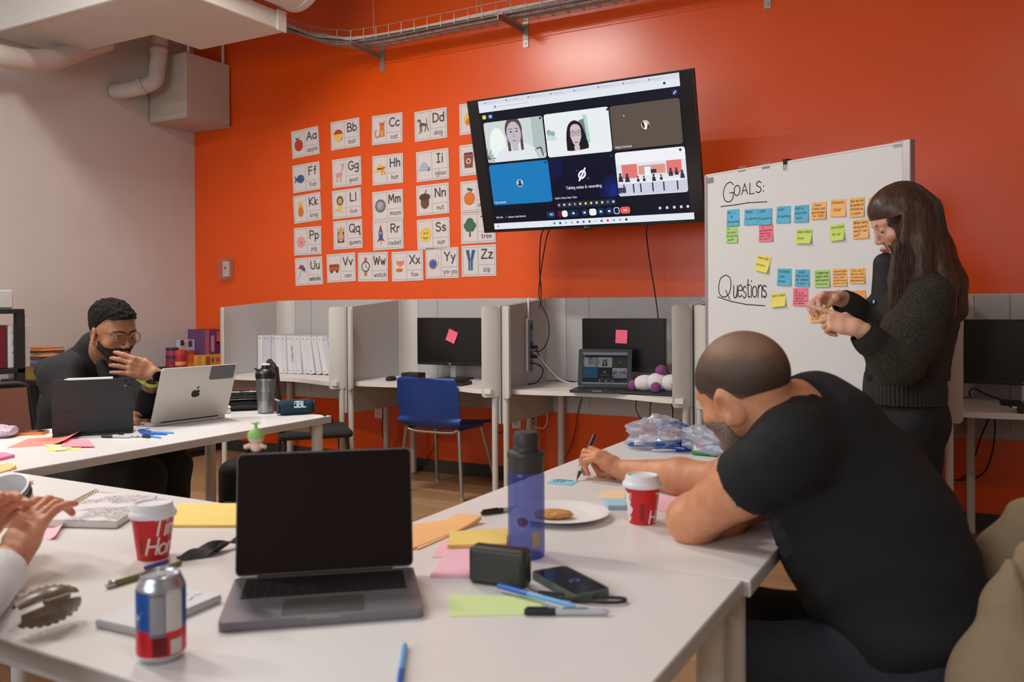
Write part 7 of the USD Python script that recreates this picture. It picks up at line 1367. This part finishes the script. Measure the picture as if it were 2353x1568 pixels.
# long hair: a smooth mass with strands over it
HR = usdkit.material(stage, '/World/Looks/brown_hair', {'tc': ('geometry', {}), 'mp': ('mapping', dict(scale=(60, 60, 3))), 'n': ('noise_texture', dict(scale=3, detail=4)), 'r': ('rgb_ramp', {'ramp': [(.3, lin(46, 31, 24)), (.7, lin(92, 64, 48))]}), 'p': ('principled_bsdf', dict(roughness=.38, specular_ior_level=.4))}, [('tc.position', 'mp.vector'), ('mp.vector', 'n.vector'), ('n.fac', 'r.fac'), ('r.color', 'p.base_color')], surface='p.BSDF')
hr = Field(); hr.ell(T(-.026, 0, .036), np.array((.104, .088, .096))*S_, M, .02)
hr.ell(T(-.002, 0, .056), np.array((.090, .080, .070))*S_, M, .02)
W2 = [at(2090, 470, d=3.0), at(2112, 560, d=2.985), at(2128, 650, d=2.965), at(2150, 715, d=2.98)]
hr.ell(T(-.03, .045, -.02), np.array((.075, .05, .10))*S_, M, .03).ell(T(-.03, -.05, -.02), np.array((.07, .045, .10))*S_, M, .03)
for pts, rs in (([T(.0, .07, .02), at(2072, 560, d=2.98), at(2066, 640, d=2.955), at(2056, 720, d=2.93)], [.03, .034, .034, .024]), ([T(-.05, .06, .0), at(2110, 570, d=2.975), at(2110, 660, d=2.94), at(2100, 740, d=2.905)], [.04, .048, .045, .030]), ([T(-.08, .03, .0), at(2140, 575, d=3.0), at(2160, 650, d=2.97), at(2165, 715, d=2.96)], [.04, .054, .055, .045]), ([T(-.09, .0, .0), at(2150, 575, d=3.06), at(2178, 650, d=3.05), at(2190, 712, d=3.05)], [.05, .06, .062, .05]), ([T(-.08, -.03, .0), at(2140, 580, d=3.12), at(2165, 660, d=3.13), at(2175, 715, d=3.13)], [.05, .055, .055, .04])): hr.chain(pts, rs, .02)
def hair_cut(P):
    q = ((P-hc)@M)/S_; x, y, z = q[..., 0], q[..., 1], q[..., 2]; face = np.minimum.reduce([x-.02, -.030-((P-hc)@_R)-.25*np.maximum(0, -((P-hc)@_U)-.04), .020+np.clip(.085-x, 0, .05)*.1-z, z+.20])
    return face
part(t, 'hair', cloth(hr, .004, .0012, (70, 70, 5), 9, None, hair_cut), HR, True, 'long straight brown hair')
r3 = np.random.default_rng(11); CP, CN = [], []
roots = [T(*(A(-.026, 0, .036)+A(.106*math.cos(a)*math.cos(e), .090*math.sin(a)*math.cos(e), .098*math.sin(e)))) for a, e in zip(r3.uniform(-.2, pi+.5, 2000), np.arcsin(r3.uniform(.15, 1, 2000)))]
for q0 in roots:
    u = ((q0-hc)@M)/S_; fr_ = np.clip((.06-u[0])/.19, 0, 1); lat = np.clip(u[1]/.09, -1, 1)
    side_p = T(u[0]*.9-.012, np.sign(u[1]+.001)*max(.078, abs(u[1])), -.02); side_p = side_p if abs(u[1]) > .02 or fr_ < .6 else T(-.125, u[1], -.01)
    x2 = 2062+118*fr_+r3.uniform(-6, 6); dpt = 2.965-.035*np.clip(lat, 0, 1)*(1-fr_)+.07*fr_*(1-lat)*.6
    p2_, p3_ = at(x2-2+10*fr_, 600, d=dpt-.02), at(x2-8+24*fr_+r3.uniform(-8, 8), 725+22*r3.uniform(-1, 1), d=dpt-.045)
    c_ = spline([q0, (q0+side_p)/2+(q0-hc)*.05, side_p, p2_, p3_], 5)
    c_ = c_+np.array([r3.normal(0, .0012, 3)*k/len(c_) for k in range(len(c_))]); CP.append(c_); CN.append(len(c_))
bc = UsdGeom.BasisCurves.Define(stage, path(t, 'hair_strands')); bc.CreateTypeAttr('linear'); bc.CreateCurveVertexCountsAttr(CN); bc.CreatePointsAttr([Gf.Vec3f(*map(float, q)) for q in np.vstack(CP)]); bc.CreateWidthsAttr([.0014]); bc.SetWidthsInterpolation('constant')
UsdShade.MaterialBindingAPI.Apply(bc.GetPrim()).Bind(HR); setdata(bc.GetPrim(), kind='stuff')
cn = (rtp['t']*.5+rtp[0]*.5+ltp[0]*0); cn = at(1882, 713, d=2.985)
note('lime sticky note pinched between the woman\'s fingers', xf(cn, rot=np.stack([_R*.94+_U*.3, _U*.94-_R*.3, -_fw], 1)), 'lime', .034, .03, .004)

# ================================================================ the man with glasses
SKM = skin_mat('skin_brown', (152, 100, 72), (176, 122, 90))
t = thing('person', 'man with glasses and dark beard, chin on hand, behind the silver laptop', 'person')
hc = at(260, 762, d=3.70); M = head_axes(.81*_R-.52*_fw-.22*_U, .10*_R+.95*_U-.12*_fw); S_ = 1.05
hd, T = head(hc, M, S_); bare, _ = head(hc, M, S_, ears=0)
nb = at(205, 838, d=3.82); ch_ = at(185, 930, d=3.86); hp = at(150, 1075, d=4.0)
rsh, rel, rwr = at(140, 868, d=3.66), at(185, 985, d=3.52), at(278, 962, d=3.60)
lsh, lel, lwr = at(285, 868, d=3.98), at(338, 962, d=3.70), at(352, 860, d=3.54)
body = Field().add(hd); body.cone(T(-.035, 0, -.05), nb, .058, .066, .03); body.chain([nb, ch_, hp], [.08, .12, .13], .05); body.cone(nb, rsh, .06, .06, .03).cone(nb, lsh, .06, .06, .03)
body.chain([rsh, rel, rwr], [.055, .045, .028], .02).chain([lsh, lel, lwr], [.055, .045, .028], .02)
lh_, ltp = hand(lwr, at(303, 840, d=3.50)-lwr, _fw*.85-.35*_U, _U, [(.30, .45, .3), (.40, .55, .3), (.40, .5, .3), (.22, .3, .2)], 1.04, spread=(.06, 0, -.12, -.30), th=[(.020, .02, .028), (.045, .045, .040), (.072, .062, .040), (.095, .066, .036)], arm_r=.03)
rh_, _ = hand(rwr, at(345, 945, d=3.66)-rwr, -_U, -.6*_fw+.3*_R, [(.15, .45, .3)]*4, 1.04, arm_r=.028)
body.add(lh_).add(rh_)
part(t, 'body', skin_of(body, .0032), SKM, True)
HB = mat('black_curly_hair', (30, 25, 22), .85, var=(90, .4), bump=(240, .8), spec=.2); face_parts(t, T, M, S_, IRIS, mat('black_brow', (30, 24, 22), .8), (0, -.5), lids=SKM)
loc2 = lambda P: ((P-hc)@M)/S_
def hreg(P):
    q = loc2(P); x, y, z = q[..., 0], q[..., 1], q[..., 2]; line = np.where(x > .04, .066+(.0)*x, np.where(x > .0, .020+(x)*1.1, np.where(x > -.03, -.014, -.03-(-.03-x)*.5))); line = np.where(np.abs(y) < .045, np.where(x > .04, .070, line), line)
    return (line-z)*.7
def curls(P, c=None, r=None):
    q = loc2(P); th = .003+.011*np.clip((q[..., 2]-.03)/.06, 0, 1); n_ = (meshkit.fbm(P*75, 2, 4)-.5)*.016*np.clip((q[..., 2]-.02)/.05, .1, 1)
    return np.maximum(bare(P, c, r)-th-n_, hreg(P))
part(t, 'hair', mesh_field(curls, hc-.19, hc+.19, .0032), HB, True)
def bd2(P):
    q = loc2(P); x, y, z = q[..., 0], q[..., 1], q[..., 2]; top = np.where(x > .078, -.047, -.026-.026*np.clip((x)/.055, 0, 1))+.012*(meshkit.noise(P*330, 3)-.5); return np.maximum.reduce([z-top, .002-x, np.abs(y)-.070, -.135-z, .015-np.hypot(z+.0725, y*.6)])*.7
part(t, 'beard', shell_on(bare, .0028, bd2, .0034, hc-.17, hc+.17), mat('black_beard', (44, 36, 31), .9, var=(260, .3), bump=(420, .9), var2=(82, 60, 48), spec=.2), True)
GL = mat('clear_pink_frame', (170, 124, 112), .3, trans=.3)
for y in (-1, 1):
    c = T(.100, y*.034, -.006); g = M@A(1, y*.18, -.05); g /= np.linalg.norm(g); u = np.cross(M[:, 2], g); u /= np.linalg.norm(u); w_ = np.cross(g, u)
    rim = [c+(u*.026*math.copysign(abs(math.cos(a))**.75, math.cos(a))+w_*.022*math.copysign(abs(math.sin(a))**.75, math.sin(a)))*S_ for a in np.linspace(0, 2*pi, 25)]; part(t, 'glasses_rim', tube(rim, .0019, 7, False), GL, True)
    part(t, 'lens', (np.vstack([[c], rim[:-1]]), np.array([(0, 1+i, 1+(i+1) % 24) for i in range(24)])), glassy('lens_clear', (246, 244, 242), .02, .03), False)
    part(t, 'temple_arm', tube([T(.094, y*.061, .004), T(.06, y*.076, .004), T(-.012, y*.083, .006), T(-.03, y*.082, -.006)], .0018, 6), GL, True)
part(t, 'glasses_bridge', tube([T(.102, -.009, .0), T(.108, 0, .002), T(.102, .009, .0)], .0018, 6), GL, True)
HOOD = mat('black_knit_top', (18, 18, 21), .85, bump=(450, .25), sheen=.2)
hd2 = Field().chain([nb+A(0, 0, -.02), ch_, hp], [.10, .155, .165], .05); hd2.cone(nb, rsh, .085, .088, .04).cone(nb, lsh, .085, .085, .04); hd2.chain([rsh, rel, rwr+(rel-rwr)*.25], [.085, .068, .045], .03); s1 = lwr+(lel-lwr)*.30; hd2.chain([lsh, lel, s1], [.08, .062, .048], .03); hd2.ell(at(150, 850, d=3.80), (.12, .12, .07), None, .05)
sd = (lwr-lel)/np.linalg.norm(lwr-lel)
part(t, 'hoodie', cloth(hd2, .007, .007, (11, 11, 11), 12, None, lambda P: np.maximum(np.where(np.linalg.norm(P-s1, axis=-1) < .09, (P-s1)@sd, -1.), np.where(np.linalg.norm(P-nb-A(0, 0, .08), axis=-1) < .075, (P-nb)@A(.25, 0, .97)-.07, -1.))), HOOD, True)
cl_ = Field().chain([at(219, 797, d=3.775), at(196, 845, d=3.805)], [.071, .094], .02); cl_.chain([at(232, 838, d=3.68), at(250, 880, d=3.68)], [.022, .03], .02)
part(t, 'collar', cloth(cl_, .006, .003, (14, 14, 14), 2, None, lambda P: hd(P)*-1.0+.006), HOOD, True)
wd_ = (lel-lwr)/np.linalg.norm(lel-lwr)
def band(a, n_, r, w_, m, name, parent):
    v, f = lathe([(r-.002, -w_/2), (r, -w_/2), (r, w_/2), (r-.002, w_/2)], 28); part(parent, name, mv((v, f), a, frame(np.cross(n_, _R), n=n_)), m, 40)
wt = thing('wristwatch', 'dark round wristwatch on the raised wrist of the man with glasses', 'watch'); wa = lwr+wd_*.012; band(wa, wd_, .034, .02, BLACK, 'strap', wt); wn = _R*.8-_fw*.6; part(wt, 'watch_case', cyl(wa+wn*.031, wa+wn*.043, .021, 24), mat('dark_steel', (60, 58, 56), .3, .8)); part(wt, 'dial', cyl(wa+wn*.043, wa+wn*.0435, .017, 24), mat('dial_black', (24, 24, 26), .2))
wb = thing('wristband', 'lime paper wristband with small print below the wristwatch', 'wristband'); wa = lwr+wd_*.034; band(wa, wd_, .037, .019, NP['lime'], 'band', wb); part(wb, 'loose_end', mv(box((-.018, -.0005, -.009), (.018, .0005, .009)), wa-_fw*.04-_R*.03, frame(_R*.8-_U*.6, n=_U)), NP['lime'], False)
part(wb, 'print', cat(*[mv(box((-.0012, -.0006, -.004), (.0012, .0006, .004)), wa-_fw*.0375+_R*(.004*k-.012), frame(_R, n=wd_)) for k in range(6)]), INK, False)
rg = thing('finger_ring', 'thin gold ring on the hand at the mouth of the man with glasses', 'ring'); ring_on(rg, 'band', ltp['j2'], .0103, mat('gold', (200, 160, 90), .25, .9))
kn1, kn2 = at(392, 1075, d=3.75), at(330, 1100, d=3.52); tr_ = Field().cone(hp+A(0, 0, -.06), kn1, .12, .085, .04).cone(hp+A(.03, -.12, -.06), kn2, .12, .085, .04)
for q in (kn1, kn2): tr_.chain([q, q*A(1, 1, 0)+A(.02, 0, .10)], [.085, .055], .03)
part(t, 'trousers', cloth(tr_, .009, .006, (10, 10, 10), 13), mat('black_trousers', (20, 20, 23), .85, bump=(500, .2)), True)
for q in (kn1, kn2): part(t, 'shoe', rbox(q*A(1, 1, 0)+A(-.08, -.045, 0), q*A(1, 1, 0)+A(.18, .045, .085), .035, 4), BLACKM, 50)

# ================================================================ the person at the left frame edge: two hands, white sleeves
t = thing('person', 'person mostly outside the left frame edge, hands with a ring and white cuffs', 'person')
rw, rk = at(20, 1292, d=1.56), at(62, 1212, d=1.60); lw_ = at(-75, 1235, d=1.66)
relb, lelb = at(-230, 1560, z=.80), lw_+A(-.20, -.17, -.02); bodyc = A(4.50, -4.98, .80); hdc = A(4.50, -4.90, 1.24); Mh = head_axes(A(.1, 1, -.15), A(0, .15, 1))
hd, T = head(hdc, Mh, .97, True); body = Field().add(hd); nb = A(4.50, -4.96, 1.08); body.cone(T(-.03, 0, -.05), nb, .05, .056, .03).chain([nb, bodyc, A(4.50, -5.02, .55)], [.06, .11, .125], .05); rs_, ls_ = nb+A(.17, 0, -.06), nb+A(-.17, 0, -.06); body.cone(nb, rs_, .05, .05, .03).cone(nb, ls_, .05, .05, .03)
body.chain([rs_, relb, rw], [.05, .042, .028], .02).chain([ls_, lelb, lw_], [.05, .042, .028], .02)
h1, h1j = hand(rw, rk-rw, _fw*.9+_R*.30, -_R, [(.35, .75, .4), (.45, .85, .4), (.45, .85, .45), (.20, .5, .3)], .98, spread=(.05, .0, -.10, -.30), arm_r=.028)
h2, _ = hand(lw_, at(-5, 1165, d=1.64)-lw_, -_fw*.4-_U*.7, _R*.3+_U, [(.2, .35, .2)]*4, .98)
body.add(h1).add(h2)
part(t, 'body', skin_of(body, .0034), skin_mat('skin_warm', (190, 128, 98), (212, 154, 124)), True)
WSL = mat('white_cotton', (214, 216, 220), .85, bump=(300, .25)); sl = Field()
for e, w_, s_ in ((relb, rw, rs_), (lelb, lw_, ls_)): sl.chain([s_, e, w_+(e-w_)*.17], [.06, .050, .046], .02)
sl.chain([nb+A(0, 0, -.03), bodyc, A(4.50, -5.02, .50)], [.085, .15, .16], .05).cone(nb, rs_, .07, .07, .03).cone(nb, ls_, .07, .07, .03)
part(t, 'sweatshirt', cloth(sl, .007, .006, (14, 14, 14), 3), WSL, True)
part(t, 'hair', cloth(Field().ell(hdc+A(-.0, -.03, .04), (.09, .105, .095), None, .02).chain([hdc+A(0, -.09, 0), nb+A(0, -.09, -.1)], [.07, .05], .03), .007, .003, (40, 40, 8), 2, None, lambda P: np.minimum((P-hdc)[..., 1]-.045, .06-(P-hdc)[..., 2])), HR, True)
tr_ = Field(); [tr_.chain([A(4.50+q*.1, -5.01, .52), A(4.50+q*.1, -4.62, .52), A(4.50+q*.1, -4.61, .1)], [.1, .075, .05], .03) for q in (-1, 1)]
part(t, 'trousers', cloth(tr_, .011, .004, (10, 10, 10), 3), JEAN, True)
office('chair of the person at the left frame edge', xf((4.50, -5.04, 0)), BRNF, BRNF, BLACKM)
rg = thing('finger_ring', 'silver ring on the blurred hand at the left frame edge', 'ring'); ring_on(rg, 'band', h1j['j2'], .0100, mat('silver_ring', (200, 200, 204), .25, .9))
p_ = at(16, 1140, d=1.70); mr = frame(_R, n=_U*.75-_fw*.66); mr = np.stack([_R, np.cross(_U*.85-_fw*.5, _R), _U*.85-_fw*.5], 1); mr[:, 1] /= np.linalg.norm(mr[:, 1]); mr[:, 2] = np.cross(mr[:, 0], mr[:, 1])
t = thing('mug', 'white mug with a black patterned band held by the hands at the left frame edge', 'mug', xf(p_-mr[:, 2]*.05, rot=mr))
part(t, 'mug_body', lathe([(0, 0), (.038, 0), (.042, .006), (.044, .07), (.041, .07), (.039, .01), (0, .008)], 40), LIDW, 40); part(t, 'black_band', lathe([(.0442, .046), (.0446, .046), (.0448, .060), (.0444, .060)], 40), BLACK, 40); part(t, 'rim_line', lathe([(.0443, .064), (.0447, .064), (.0447, .067), (.0443, .067)], 40), BLACK, 40)
